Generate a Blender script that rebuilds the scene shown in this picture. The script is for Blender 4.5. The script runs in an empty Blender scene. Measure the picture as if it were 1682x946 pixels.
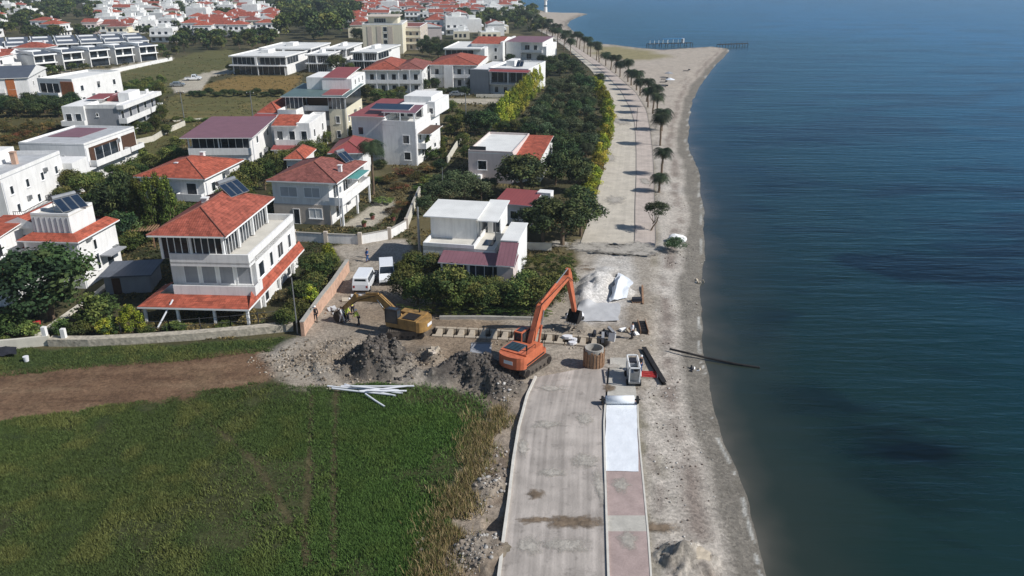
import bpy, bmesh, math, random
import numpy as np
from mathutils import Vector, Matrix
R = math.radians
S = bpy.context.scene
COL = S.collection
# ---------------------------------------------------------------- camera, sky, sun, exposure
CAMH, PITCH, FPX = 34.0, R(22.1), 1300.0
cd = bpy.data.cameras.new('camera'); cam = bpy.data.objects.new('camera', cd); COL.objects.link(cam)
cam.location = (0, 0, CAMH); cam.rotation_euler = (R(90) - PITCH, 0, 0)
cd.sensor_width = 36; cd.lens = 36 * FPX / 1682; cd.clip_start = 0.5; cd.clip_end = 12000
S.camera = cam
SUN_EL, SUN_AZ = R(40), R(-15)          # azimuth measured from +X towards +Y
w = bpy.data.worlds.new('World'); S.world = w; w.use_nodes = True
nt = w.node_tree; bg = nt.nodes['Background']
sky = nt.nodes.new('ShaderNodeTexSky'); sky.sky_type = 'NISHITA'; sky.sun_disc = False
sky.sun_elevation = SUN_EL; sky.sun_rotation = R(90) - SUN_AZ; sky.dust_density = 0.15; sky.air_density = 1.0; sky.ozone_density = 2.5
nt.links.new(sky.outputs[0], bg.inputs[0]); bg.inputs[1].default_value = 0.082
sd = bpy.data.lights.new('sun', 'SUN'); sun = bpy.data.objects.new('sun', sd); COL.objects.link(sun)
sd.energy = 4.8; sd.angle = R(0.5); sd.color = (1.0, 0.965, 0.92)
sdir = Vector((math.cos(SUN_EL) * math.cos(SUN_AZ), math.cos(SUN_EL) * math.sin(SUN_AZ), math.sin(SUN_EL)))
sun.rotation_euler = sdir.to_track_quat('Z', 'Y').to_euler(); sun.location = (60, 40, 80)
S.view_settings.view_transform = 'Standard'; S.view_settings.look = 'None'
S.view_settings.exposure = 0.0; S.view_settings.gamma = 1.0; S.view_settings.use_curve_mapping = False
S.render.engine = 'CYCLES'
S.cycles.max_bounces = 5; S.cycles.transparent_max_bounces = 6

# ---------------------------------------------------------------- helpers
def P(px, py, z=0.0):
    """point of the world at height z seen at a photograph pixel (used to survey the place)"""
    x = (px - 841) / FPX; y = -(py - 473) / FPX
    d = (x, math.cos(PITCH) + y * math.sin(PITCH), -math.sin(PITCH) + y * math.cos(PITCH))
    t = (z - CAMH) / d[2]
    return Vector((d[0] * t, d[1] * t, z))
def lin(c):
    return tuple(((v / 255) / 12.92 if v / 255 < 0.04045 else ((v / 255 + 0.055) / 1.055) ** 2.4) for v in c)
def hash2(ix, iy, seed):
    h = (ix * 374761393 + iy * 668265263 + seed * 974634777) & 0xffffffff
    h = ((h ^ (h >> 13)) * 1274126177) & 0xffffffff
    return ((h ^ (h >> 16)) & 0xffff) / 65535.0
def noise2(x, y, s=1.0, seed=0):
    x = np.asarray(x, float) / s + 1000; y = np.asarray(y, float) / s + 1000
    ix = np.floor(x).astype(np.int64); iy = np.floor(y).astype(np.int64)
    fx = x - ix; fy = y - iy; fx = fx * fx * (3 - 2 * fx); fy = fy * fy * (3 - 2 * fy)
    a = hash2(ix, iy, seed); b = hash2(ix + 1, iy, seed); c = hash2(ix, iy + 1, seed); d = hash2(ix + 1, iy + 1, seed)
    return (a * (1 - fx) + b * fx) * (1 - fy) + (c * (1 - fx) + d * fx) * fy
def fbm(x, y, s=1.0, seed=0, o=4):
    r = 0; a = 0.5; t = 0
    for i in range(o):
        r = r + a * noise2(x, y, s / 2 ** i, seed + i * 17); t += a; a *= 0.55
    return r / t
def sdist(px, py, poly, closed=True):
    """distance to polyline; negative inside when closed"""
    n = len(poly); best = np.full(px.shape, 1e9); inside = np.zeros(px.shape, bool)
    for i in range(n if closed else n - 1):
        ax, ay = poly[i][0], poly[i][1]; bx, by = poly[(i + 1) % n][0], poly[(i + 1) % n][1]
        dx, dy = bx - ax, by - ay; L = dx * dx + dy * dy + 1e-9
        t = np.clip(((px - ax) * dx + (py - ay) * dy) / L, 0, 1)
        best = np.minimum(best, np.hypot(px - ax - t * dx, py - ay - t * dy))
        if closed:
            c = ((ay > py) != (by > py)) & (px < (bx - ax) * (py - ay) / ((by - ay) if abs(by - ay) > 1e-9 else 1e-9) + ax)
            inside ^= c
    return np.where(inside, -best, best) if closed else best
def WP(pts): return [tuple(P(x, y)[:2]) for x, y in pts]

def mat(name, rgb, rough=0.8, var=0.12, scale=1.5, bump=0.0, bscale=8.0, metal=0.0, spec=0.3, streak=0.0, attr=None, objvar=0.0, coat=0.0):
    m = bpy.data.materials.new(name); m.use_nodes = True; n = m.node_tree; N = n.nodes; L = n.links
    b = N['Principled BSDF']; b.inputs['Roughness'].default_value = rough; b.inputs['Metallic'].default_value = metal
    b.inputs['Specular IOR Level'].default_value = spec; b.inputs['Coat Weight'].default_value = coat
    tc = N.new('ShaderNodeTexCoord'); geo = N.new('ShaderNodeNewGeometry')
    base = N.new('ShaderNodeRGB'); base.outputs[0].default_value = (*lin(rgb), 1); src = base.outputs[0]
    if attr:
        at = N.new('ShaderNodeAttribute'); at.attribute_name = attr; src = at.outputs['Color']
    t1 = N.new('ShaderNodeTexNoise'); t1.inputs['Scale'].default_value = scale; t1.inputs['Detail'].default_value = 6
    L.new(geo.outputs['Position'], t1.inputs['Vector'])
    mr = N.new('ShaderNodeMapRange'); mr.inputs[1].default_value = 0.3; mr.inputs[2].default_value = 0.7
    mr.inputs[3].default_value = 1 - var; mr.inputs[4].default_value = 1 + var * 0.6
    L.new(t1.outputs['Fac'], mr.inputs[0])
    mx = N.new('ShaderNodeVectorMath'); mx.operation = 'SCALE'; L.new(src, mx.inputs[0]); L.new(mr.outputs[0], mx.inputs['Scale'])
    out = mx.outputs[0]
    if streak:       # rain streaks / grime running down walls
        mp = N.new('ShaderNodeMapping'); mp.inputs['Scale'].default_value = (2.2, 2.2, 0.25)
        L.new(geo.outputs['Position'], mp.inputs['Vector'])
        t3 = N.new('ShaderNodeTexNoise'); t3.inputs['Scale'].default_value = 1.6; t3.inputs['Detail'].default_value = 5
        L.new(mp.outputs[0], t3.inputs['Vector'])
        m3 = N.new('ShaderNodeMapRange'); m3.inputs[1].default_value = 0.45; m3.inputs[2].default_value = 0.75
        m3.inputs[3].default_value = 1.0; m3.inputs[4].default_value = 1 - streak
        L.new(t3.outputs['Fac'], m3.inputs[0])
        v3 = N.new('ShaderNodeVectorMath'); v3.operation = 'SCALE'; L.new(out, v3.inputs[0]); L.new(m3.outputs[0], v3.inputs['Scale']); out = v3.outputs[0]
    if objvar:
        oi = N.new('ShaderNodeObjectInfo'); hs = N.new('ShaderNodeHueSaturation')
        mh = N.new('ShaderNodeMapRange'); mh.inputs[3].default_value = 0.5 - objvar * 0.12; mh.inputs[4].default_value = 0.5 + objvar * 0.07
        mv = N.new('ShaderNodeMapRange'); mv.inputs[3].default_value = 1 - objvar; mv.inputs[4].default_value = 1 + objvar * 0.8
        mm = N.new('ShaderNodeMath'); mm.operation = 'MULTIPLY'; mm.inputs[1].default_value = 7.31
        fr = N.new('ShaderNodeMath'); fr.operation = 'FRACT'
        L.new(oi.outputs['Random'], mh.inputs[0]); L.new(oi.outputs['Random'], mm.inputs[0]); L.new(mm.outputs[0], fr.inputs[0]); L.new(fr.outputs[0], mv.inputs[0])
        L.new(mh.outputs[0], hs.inputs['Hue']); L.new(mv.outputs[0], hs.inputs['Value']); L.new(out, hs.inputs['Color']); out = hs.outputs[0]
    L.new(out, b.inputs['Base Color'])
    if bump:
        t2 = N.new('ShaderNodeTexNoise'); t2.inputs['Scale'].default_value = bscale; t2.inputs['Detail'].default_value = 5
        L.new(geo.outputs['Position'], t2.inputs['Vector'])
        bp = N.new('ShaderNodeBump'); bp.inputs['Strength'].default_value = bump; bp.inputs['Distance'].default_value = 0.1
        L.new(t2.outputs['Fac'], bp.inputs['Height']); L.new(bp.outputs[0], b.inputs['Normal'])
    return m

def tile_mat(name, rgb, course=0.38, pan=0.25, var=0.25, old=0.4):
    """roof tiles: courses and pans from the face UVs (metres), weathering from noise"""
    m = mat(name, rgb, rough=0.75, var=var, scale=0.9, spec=0.25); n = m.node_tree; N = n.nodes; L = n.links; b = N['Principled BSDF']
    uv = N.new('ShaderNodeUVMap'); sp = N.new('ShaderNodeSeparateXYZ'); L.new(uv.outputs[0], sp.inputs[0])
    def wave(out, per):
        a = N.new('ShaderNodeMath'); a.operation = 'DIVIDE'; a.inputs[1].default_value = per; L.new(out, a.inputs[0])
        f = N.new('ShaderNodeMath'); f.operation = 'FRACT'; L.new(a.outputs[0], f.inputs[0]); return f.outputs[0]
    v = wave(sp.outputs[1], course); u = wave(sp.outputs[0], pan)
    step = N.new('ShaderNodeMapRange'); step.inputs[1].default_value = 0.0; step.inputs[2].default_value = 0.22; step.inputs[3].default_value = 0.62; step.inputs[4].default_value = 1.0
    L.new(v, step.inputs[0])
    pp = N.new('ShaderNodeMath'); pp.operation = 'PINGPONG'; pp.inputs[1].default_value = 0.5; L.new(u, pp.inputs[0])
    src = b.inputs['Base Color'].links[0].from_socket
    # single tiles differ
    vo = N.new('ShaderNodeTexVoronoi'); vo.inputs['Scale'].default_value = 2.4; L.new(uv.outputs[0], vo.inputs['Vector'])
    mr = N.new('ShaderNodeMapRange'); mr.inputs[3].default_value = 1 - old * 0.75; mr.inputs[4].default_value = 1.2
    sx = N.new('ShaderNodeSeparateColor'); L.new(vo.outputs['Color'], sx.inputs[0]); L.new(sx.outputs[0], mr.inputs[0])
    m1 = N.new('ShaderNodeMath'); m1.operation = 'MULTIPLY'; L.new(step.outputs[0], m1.inputs[0]); L.new(mr.outputs[0], m1.inputs[1])
    vm = N.new('ShaderNodeVectorMath'); vm.operation = 'SCALE'; L.new(src, vm.inputs[0]); L.new(m1.outputs[0], vm.inputs['Scale']); L.new(vm.outputs[0], b.inputs['Base Color'])
    ad = N.new('ShaderNodeMath'); ad.operation = 'ADD'; L.new(v, ad.inputs[0]); L.new(pp.outputs[0], ad.inputs[1])
    bp = N.new('ShaderNodeBump'); bp.inputs['Strength'].default_value = 0.5; bp.inputs['Distance'].default_value = 0.06
    L.new(ad.outputs[0], bp.inputs['Height']); L.new(bp.outputs[0], b.inputs['Normal'])
    return m

def rib_mat(name, rgb, per=0.5, dark=0.75):
    """sheet-metal roof: ribs running up the slope"""
    m = mat(name, rgb, rough=0.5, var=0.12, scale=0.6, spec=0.4); n = m.node_tree; N = n.nodes; L = n.links; b = N['Principled BSDF']
    uv = N.new('ShaderNodeUVMap'); sp = N.new('ShaderNodeSeparateXYZ'); L.new(uv.outputs[0], sp.inputs[0])
    a = N.new('ShaderNodeMath'); a.operation = 'DIVIDE'; a.inputs[1].default_value = per; L.new(sp.outputs[0], a.inputs[0])
    f = N.new('ShaderNodeMath'); f.operation = 'FRACT'; L.new(a.outputs[0], f.inputs[0])
    g = N.new('ShaderNodeMapRange'); g.inputs[1].default_value = 0.0; g.inputs[2].default_value = 0.25; g.inputs[3].default_value = dark; g.inputs[4].default_value = 1.0; L.new(f.outputs[0], g.inputs[0])
    src = b.inputs['Base Color'].links[0].from_socket
    vm = N.new('ShaderNodeVectorMath'); vm.operation = 'SCALE'; L.new(src, vm.inputs[0]); L.new(g.outputs[0], vm.inputs['Scale']); L.new(vm.outputs[0], b.inputs['Base Color'])
    bp = N.new('ShaderNodeBump'); bp.inputs['Strength'].default_value = 0.4; bp.inputs['Distance'].default_value = 0.05
    L.new(g.outputs[0], bp.inputs['Height']); L.new(bp.outputs[0], b.inputs['Normal'])
    return m

class MB:
    """collects faces; build() links them as ONE mesh object"""
    def __init__(s): s.v = []; s.f = []; s.m = []
    def face(s, pts, mi=0):
        i = len(s.v); s.v += [tuple(p) for p in pts]; s.f.append(tuple(range(i, i + len(pts)))); s.m.append(mi); return s
    def box(s, x0, x1, y0, y1, z0, z1, mi=0, M=None, top=None):
        c = [(x0, y0, z0), (x1, y0, z0), (x1, y1, z0), (x0, y1, z0), (x0, y0, z1), (x1, y0, z1), (x1, y1, z1), (x0, y1, z1)]
        if M is not None: c = [tuple(M @ Vector(p)) for p in c]
        i = len(s.v); s.v += c
        for k, q in enumerate([(0, 3, 2, 1), (4, 5, 6, 7), (0, 1, 5, 4), (1, 2, 6, 5), (2, 3, 7, 6), (3, 0, 4, 7)]):
            s.f.append(tuple(i + a for a in q)); s.m.append(top if (top is not None and k == 1) else mi)
        return s
    def prism(s, poly, z0, z1, mi=0, M=None, top=None):
        n = len(poly); c = [(x, y, z0) for x, y in poly] + [(x, y, z1) for x, y in poly]
        ar = sum(poly[k][0] * poly[(k + 1) % n][1] - poly[(k + 1) % n][0] * poly[k][1] for k in range(n))
        if M is not None: c = [tuple(M @ Vector(p)) for p in c]
        i = len(s.v); s.v += c; o = list(range(n)) if ar > 0 else list(range(n))[::-1]
        s.f.append(tuple(i + k for k in o[::-1])); s.m.append(mi)
        s.f.append(tuple(i + n + k for k in o)); s.m.append(mi if top is None else top)
        for k in range(n):
            a, b = o[k], o[(k + 1) % n]
            s.f.append((i + a, i + b, i + n + b, i + n + a)); s.m.append(mi)
        return s
    def tube(s, pts, rad, n=8, mi=0, caps=True):
        pts = [Vector(p) for p in pts]; rad = rad if isinstance(rad, (list, tuple)) else [rad] * len(pts); rings = []
        for k, p in enumerate(pts):
            d = (pts[min(k + 1, len(pts) - 1)] - pts[max(k - 1, 0)]).normalized()
            a = d.cross(Vector((0, 0, 1)) if abs(d.z) < 0.95 else Vector((0, 1, 0))).normalized(); b = d.cross(a)
            i = len(s.v)
            for j in range(n):
                t = 2 * math.pi * j / n; s.v.append(tuple(p + rad[k] * (math.cos(t) * a + math.sin(t) * b)))
            rings.append(i)
        for k in range(len(pts) - 1):
            for j in range(n):
                a, b = rings[k], rings[k + 1]; s.f.append((a + j, b + j, b + (j + 1) % n, a + (j + 1) % n)); s.m.append(mi)
        if caps:
            s.f.append(tuple(rings[0] + j for j in range(n))); s.m.append(mi)
            s.f.append(tuple(rings[-1] + j for j in range(n))[::-1]); s.m.append(mi)
        return s
    def wall(s, pts, h, t, z0=0.0, mi=0, cap=None):
        """thin mitred wall along a world polyline"""
        pts = [Vector((p[0], p[1])) for p in pts]
        def ribbon(t, z0, h, mi):
            Lf, Rt = [], []
            for i, p in enumerate(pts):
                d1 = (p - pts[i - 1]).normalized() if i else (pts[1] - p).normalized()
                d2 = (pts[i + 1] - p).normalized() if i < len(pts) - 1 else d1
                d = (d1 + d2).normalized(); nn = Vector((-d.y, d.x)); k = t / 2 / max(.4, d.dot(d1)); Lf.append(p + nn * k); Rt.append(p - nn * k)
            b = len(s.v)
            for l, r in zip(Lf, Rt): s.v += [(l.x, l.y, z0), (l.x, l.y, h), (r.x, r.y, h), (r.x, r.y, z0)]
            for i in range(len(pts) - 1):
                k = b + i * 4
                for a, c in ((0, 1), (1, 2), (2, 3)): s.f.append((k + a, k + a + 4, k + c + 4, k + c)); s.m.append(mi)
            s.f.append((b, b + 1, b + 2, b + 3)); s.m.append(mi); k = b + (len(pts) - 1) * 4; s.f.append((k + 3, k + 2, k + 1, k)); s.m.append(mi)
        ribbon(t, z0, h, mi)
        if cap is not None: ribbon(t + .1, h + .002, h + .08, cap)
        return s
    def build(s, name, mats, parent=None, smooth=False):
        me = bpy.data.meshes.new(name); me.from_pydata(s.v, [], s.f)
        for m in (mats if isinstance(mats, (list, tuple)) else [mats]): me.materials.append(m)
        me.polygons.foreach_set('material_index', s.m)
        if smooth: me.polygons.foreach_set('use_smooth', [True] * len(s.f))
        uvl = me.uv_layers.new(name='UVMap'); uv = []
        Z = Vector((0, 0, 1))
        for p in me.polygons:
            n = p.normal; t = Z.cross(n); t = t.normalized() if t.length > 0.05 else Vector((1, 0, 0)); b = n.cross(t)
            for vi in p.vertices: c = me.vertices[vi].co; uv += [c.dot(t), c.dot(b)]
        uvl.data.foreach_set('uv', uv)
        o = bpy.data.objects.new(name, me); COL.objects.link(o)
        if parent: o.parent = parent
        return o
def tag(o, label=None, cat=None, group=None, kind=None):
    if label: o['label'] = label
    if cat: o['category'] = cat
    if group: o['group'] = group
    if kind: o['kind'] = kind
    return o
def thing(name, label, cat, loc=(0, 0, 0), rz=0.0, group=None):
    o = bpy.data.objects.new(name, None); COL.objects.link(o); o.location = loc; o.rotation_euler = (0, 0, rz); o.empty_display_size = 0.3
    return tag(o, label, cat, group)
def dup(root, loc, rz, label, group=None, sc=None):
    r = root.copy(); COL.objects.link(r); r.location = loc; r.rotation_euler = (0, 0, rz); r['label'] = label
    if group: r['group'] = group
    if sc: r.scale = sc
    for ch in KIDS[root.name]:
        c = ch.copy(); COL.objects.link(c); c.parent = r
        for g in KIDS.get(ch.name, []):
            d = g.copy(); COL.objects.link(d); d.parent = c
    return r
KIDS = {}
def note(root):
    """remember a prototype's parts and sub-parts for dup()"""
    KIDS[root.name] = [o for o in COL.objects if o.parent == root]
    for c in KIDS[root.name]: KIDS[c.name] = [o for o in COL.objects if o.parent == c]
ORD = ['nearest', 'second', 'third', 'fourth', 'fifth', 'sixth', 'seventh', 'eighth', 'ninth', 'tenth', 'eleventh', 'twelfth', 'thirteenth', 'fourteenth', 'fifteenth', 'sixteenth', 'seventeenth', 'eighteenth', 'nineteenth', 'twentieth', 'twenty-first', 'twenty-second', 'twenty-third', 'twenty-fourth', 'twenty-fifth', 'twenty-sixth', 'twenty-seventh', 'twenty-eighth', 'twenty-ninth', 'thirtieth', 'thirty-first', 'thirty-second', 'thirty-third', 'thirty-fourth', 'thirty-fifth']
def orl(i): return 'leftmost' if i == 0 else ORD[i] + ' from left'
rnd = random.Random(7)

# ---------------------------------------------------------------- materials
M = {}
M['white'] = mat('white_render', (232, 231, 228), 0.85, 0.08, 0.7, streak=0.14, bump=0.05)
M['white2'] = mat('white_paint', (238, 238, 236), 0.6, 0.03)
M['cream'] = mat('cream_render', (222, 214, 190), 0.85, 0.06, 0.8, streak=0.12)
M['pinkish'] = mat('pale_pink_render', (214, 200, 194), 0.85, 0.06, 0.8, streak=0.12)
M['stoney'] = mat('beige_render', (196, 184, 170), 0.9, 0.1, 1.5, bump=0.1)
M['greywall'] = mat('grey_render', (150, 152, 156), 0.85, 0.08, 1.0, streak=0.12)
M['concrete'] = mat('concrete', (168, 164, 156), 0.9, 0.15, 1.2, bump=0.15, streak=0.1)
M['terr'] = mat('terrace_floor', (206, 202, 192), 0.8, 0.12, 0.9)
M['roofwhite'] = mat('white_flat_roof', (222, 222, 218), 0.7, 0.1, 0.5)
M['roofgrey'] = mat('grey_flat_roof', (176, 178, 180), 0.8, 0.15, 0.6)
M['tile'] = tile_mat('red_roof_tiles', (158, 86, 70))
M['tile2'] = tile_mat('orange_red_roof_tiles', (170, 90, 70))
M['tile3'] = tile_mat('brownish_roof_tiles', (138, 86, 78))
M['mauve'] = rib_mat('mauve_sheet_roof', (130, 92, 100), 0.45)
M['redsheet'] = rib_mat('red_sheet_roof', (146, 76, 74), 0.5)
M['slate'] = rib_mat('dark_grey_roof', (86, 92, 102), 0.5)
M['teal'] = rib_mat('green_grey_roof', (92, 112, 112), 0.6)
M['wood'] = mat('orange_brown_cladding', (176, 106, 62), 0.6, 0.2, 3)
M['brown'] = mat('dark_wood', (86, 62, 48), 0.6, 0.2, 3)
M['glass'] = mat('window_glass', (46, 54, 62), 0.08, 0.85, 0.55, spec=0.6)
M['blueglass'] = mat('bluish_glass', (70, 100, 116), 0.12, 0.3, 0.8, spec=0.6)
M['solar'] = mat('solar_collector', (34, 48, 66), 0.15, 0.2, 2, spec=0.6)
M['ridge'] = mat('ridge_tiles', (134, 84, 72), 0.85, 0.3, 3)
M['tealcloth'] = mat('teal_awning', (90, 150, 148), 0.7, 0.1)
M['metal'] = mat('galvanised_metal', (150, 152, 154), 0.45, 0.1, 2, metal=0.6)
M['darkmetal'] = mat('dark_steel', (52, 48, 46), 0.55, 0.2, 3, metal=0.3, bump=0.1)
M['rail'] = mat('dark_rail', (70, 70, 72), 0.5, 0.1)
M['rubber'] = mat('black_rubber', (28, 28, 28), 0.8, 0.15, 4)
M['orange'] = mat('orange_machine_paint', (202, 112, 78), 0.4, 0.22, 1.6, spec=0.4, streak=0.3)
M['yellow'] = mat('yellow_machine_paint', (158, 124, 74), 0.5, 0.3, 1.8, spec=0.35, streak=0.4)
M['track'] = mat('muddy_track_steel', (96, 88, 80), 0.8, 0.3, 5, bump=0.3)
M['carwhite'] = mat('white_car_paint', (232, 234, 236), 0.25, 0.02, coat=0.5)
M['carsilver'] = mat('silver_car_paint', (150, 156, 162), 0.3, 0.02, coat=0.5, metal=0.5)
M['cardark'] = mat('dark_car_paint', (40, 42, 50), 0.3, 0.02, coat=0.5)
M['lamp'] = mat('lamp_glass', (220, 220, 215), 0.1, 0.02)
M['redlamp'] = mat('red_lamp_glass', (150, 20, 16), 0.15, 0.02)
M['stonewall'] = mat('pale_rubble_stone', (176, 168, 152), 0.95, 0.35, 2.5, bump=0.8, bscale=3)
M['brickwall'] = mat('pinkish_block_wall', (196, 162, 140), 0.9, 0.25, 2.0, bump=0.3)
M['hedgewall'] = mat('pale_wall', (205, 200, 186), 0.9, 0.15, 1.2, bump=0.1)
M['sheet'] = mat('pale_geotextile', (184, 184, 184), 0.8, 0.1, 1.0, bump=0.4, bscale=2)
M['tarp'] = mat('white_tarpaulin', (226, 230, 234), 0.6, 0.06, 1.0, bump=0.6, bscale=1.2)
M['pipe'] = mat('white_plastic_pipe', (214, 216, 220), 0.4, 0.04)
M['plank'] = mat('brown_planks', (150, 118, 92), 0.8, 0.3, 4, bump=0.2)
M['block'] = mat('pale_concrete_block', (176, 164, 146), 0.9, 0.2, 2)
M['pink_pave'] = mat('pink_paving', (178, 150, 142), 0.9, 0.12, 1.0, bump=0.1, bscale=20)
M['grey_pave'] = mat('grey_paving', (190, 184, 174), 0.9, 0.12, 1.0)
M['red'] = mat('red_plastic', (196, 60, 58), 0.6, 0.2, 4)
M['blue'] = mat('blue_plastic', (50, 120, 170), 0.6, 0.1)
M['skin'] = mat('skin', (196, 146, 118), 0.7, 0.05)
M['hivis'] = mat('hi_vis_yellow', (200, 214, 90), 0.7, 0.05)
M['cwhite'] = mat('white_cloth', (220, 220, 222), 0.8, 0.05)
M['cblue'] = mat('blue_cloth', (46, 86, 140), 0.8, 0.05)
M['cdark'] = mat('dark_cloth', (40, 42, 50), 0.85, 0.05)
M['hair'] = mat('dark_hair', (30, 24, 20), 0.8, 0.05)
M['helmet'] = mat('white_helmet', (235, 235, 235), 0.3, 0.02)
M['bark'] = mat('bark', (112, 96, 80), 0.95, 0.3, 4, bump=0.4)
M['palmbark'] = mat('palm_bark', (118, 100, 82), 0.95, 0.3, 5, bump=0.6)
def leaf_mat(name, rgb, ov=0.3):
    m = mat(name, rgb, 0.75, 0.15, 2.0, attr='Col', objvar=ov, spec=0.15)
    b = m.node_tree.nodes['Principled BSDF']
    return m
M['leaf'] = leaf_mat('leaves', (60, 80, 40), .38)
# ---------------------------------------------------------------- ground survey (coast, roads, plots)
COAST = [(1300, 1010), (1284, 975), (1268, 946), (1245, 880), (1222, 800), (1196, 730), (1176, 670), (1163, 620), (1156, 560), (1153, 500), (1154, 440), (1157, 380), (1154, 330), (1148, 285), (1144, 262), (1133, 248), (1130, 225), (1133, 195), (1136, 168), (1146, 145), (1160, 125), (1176, 104), (1190, 92), (1198, 82), (1196, 78), (1170, 75),
         (1130, 77), (1090, 80), (1050, 77), (1010, 72), (975, 69), (955, 60), (940, 48), (932, 40), (937, 33), (950, 27), (966, 22), (950, 20), (925, 20), (905, 19.5), (880, 14), (860, 12), (835, 7), (800, 3), (760, -4), (700, -9), (550, -14), (-400, -18), (-2200, -18)]
W_COAST = WP(COAST)
LAND = [tuple(P(1330, 1100)[:2]), (22, 8), (22, -40), (-400, -40)] + [(-4000, 40), (-4000, 1500)] + W_COAST[::-1]
# road (dust-covered) edges
RL1 = [(806, 1060), (820, 946), (828, 880), (835, 830), (843, 760), (852, 705), (866, 652), (880, 622)]
RR1 = [(1003, 1060), (998, 946), (995, 850), (992, 750), (991, 700), (994, 655), (999, 600)]
def resample(pts, n):
    w_ = [Vector((*p, 0)) for p in WP(pts)]; d = [0]
    for a, b in zip(w_[:-1], w_[1:]): d.append(d[-1] + (b - a).length)
    out = []
    for k in range(n):
        t = d[-1] * k / (n - 1); i = max(0, min(len(w_) - 2, np.searchsorted(d, t) - 1)); f = (t - d[i]) / max(1e-9, d[i + 1] - d[i])
        out.append(w_[i].lerp(w_[i + 1], min(1, f)))
    return out
Z = {}
Z['field'] = [(-500, 720), (0, 693), (130, 676), (300, 652), (420, 632), (520, 632), (560, 634), (700, 628), (770, 640), (803, 660), (806, 690), (780, 745), (755, 800), (738, 860), (712, 946), (690, 1120), (-700, 1120)]
Z['track'] = [(-500, 622), (0, 612), (150, 600), (300, 590), (440, 574), (480, 590), (470, 612), (400, 642), (250, 662), (100, 682), (0, 694), (-500, 715)]
Z['strip'] = [(-500, 575), (0, 572), (85, 572), (300, 566), (480, 554), (492, 568), (440, 578), (300, 594), (150, 604), (0, 616), (-500, 626)]
Z['site'] = [(436, 580), (496, 546), (540, 475), (575, 436), (540, 405), (600, 396), (664, 392), (694, 430), (705, 500), (722, 514), (880, 516), (925, 470), (946, 430), (952, 395), (1076, 395), (1078, 470), (1092, 530), (1098, 600), (1096, 650), (1040, 650), (872, 655), (835, 648), (806, 662), (770, 642), (700, 630), (560, 636), (470, 640), (440, 610)]
Z['gravel'] = [(948, 528), (1024, 530), (1040, 480), (1040, 420), (985, 420), (958, 470)]
Z['soil'] = [(500, 545), (560, 480), (640, 470), (700, 520), (860, 535), (860, 575), (700, 600), (560, 622), (470, 600)]
Z['verge'] = [(800, 650), (872, 650), (852, 710), (843, 760), (835, 830), (828, 880), (806, 1060), (690, 1100), (712, 946), (738, 860), (755, 800), (780, 745), (806, 690)]
Z['midgreen'] = [(-400, 60), (900, 60), (905, 215), (690, 300), (-400, 300)]
Z['f1'] = [(176, 135), (215, 110), (290, 96), (382, 96), (400, 104), (372, 112), (300, 140), (262, 160), (230, 150)]
Z['f2'] = [(262, 196), (276, 160), (330, 150), (478, 152), (470, 193), (300, 195)]
Z['f3'] = [(310, 146), (392, 124), (492, 124), (495, 128), (478, 152), (330, 150)]
Z['f4'] = [(190, 262), (206, 228), (260, 205), (322, 200), (300, 240), (270, 262)]
Z['f5'] = [(-200, 190), (0, 188), (120, 196), (118, 212), (50, 235), (0, 250), (-200, 270)]
Z['f6'] = [(300, 96), (318, 86), (380, 80), (390, 92), (382, 96)]
Z['lane1'] = [(95, 118), (180, 112), (280, 92), (285, 97), (215, 113), (160, 130), (110, 140)]
Z['lane2'] = [(288, 152), (280, 140), (310, 125), (350, 117), (385, 112), (395, 118), (345, 126), (330, 150)]
Z['lane3'] = [(718, 161), (845, 161), (842, 170), (718, 170)]
Z['pave2'] = [(560, 372), (600, 345), (626, 325), (648, 330), (642, 352), (612, 372)]
Z['beachgrass'] = [(960, 75), (1010, 76), (1070, 84), (1100, 92), (1060, 98), (1010, 98), (985, 92)]
WZ = {k: WP(v) for k, v in Z.items()}
ROAD_FAR_L = [(950, 410), (957, 390), (975, 340), (988, 290), (998, 250), (1008, 205), (1003, 170), (992, 142), (968, 112), (945, 92), (925, 75), (900, 58), (880, 48)]
ROAD_FAR_R = [(1040, 420), (1043, 390), (1043, 340), (1045, 290), (1045, 250), (1043, 205), (1036, 180), (1020, 150), (990, 118), (960, 96), (938, 78), (910, 60), (886, 48)]
PROM_FAR_R = [(1076, 420), (1077, 390), (1075, 340), (1074, 290), (1072, 250), (1068, 215), (1062, 182), (1044, 152), (1010, 122), (975, 97), (950, 80), (918, 62), (892, 49)]
PROM_NEAR_R = [(1073, 1060), (1068, 946), (1063, 875), (1055, 790), (1050, 740), (1047, 700), (1046, 655), (1038, 600)]
BEACH = [tuple(p) for p in [(1060, 1100), (1068, 946), (1055, 790), (1046, 655), (1078, 600), (1078, 395), (1075, 290), (1068, 215), (1060, 178), (1040, 150), (1005, 119), (970, 95), (940, 78), (905, 56), (890, 46), (868, 32), (872, 24), (888, 18)]] + [tuple(c) for c in COAST[:39]][::-1]
WZ['beach'] = WP(BEACH)

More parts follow.
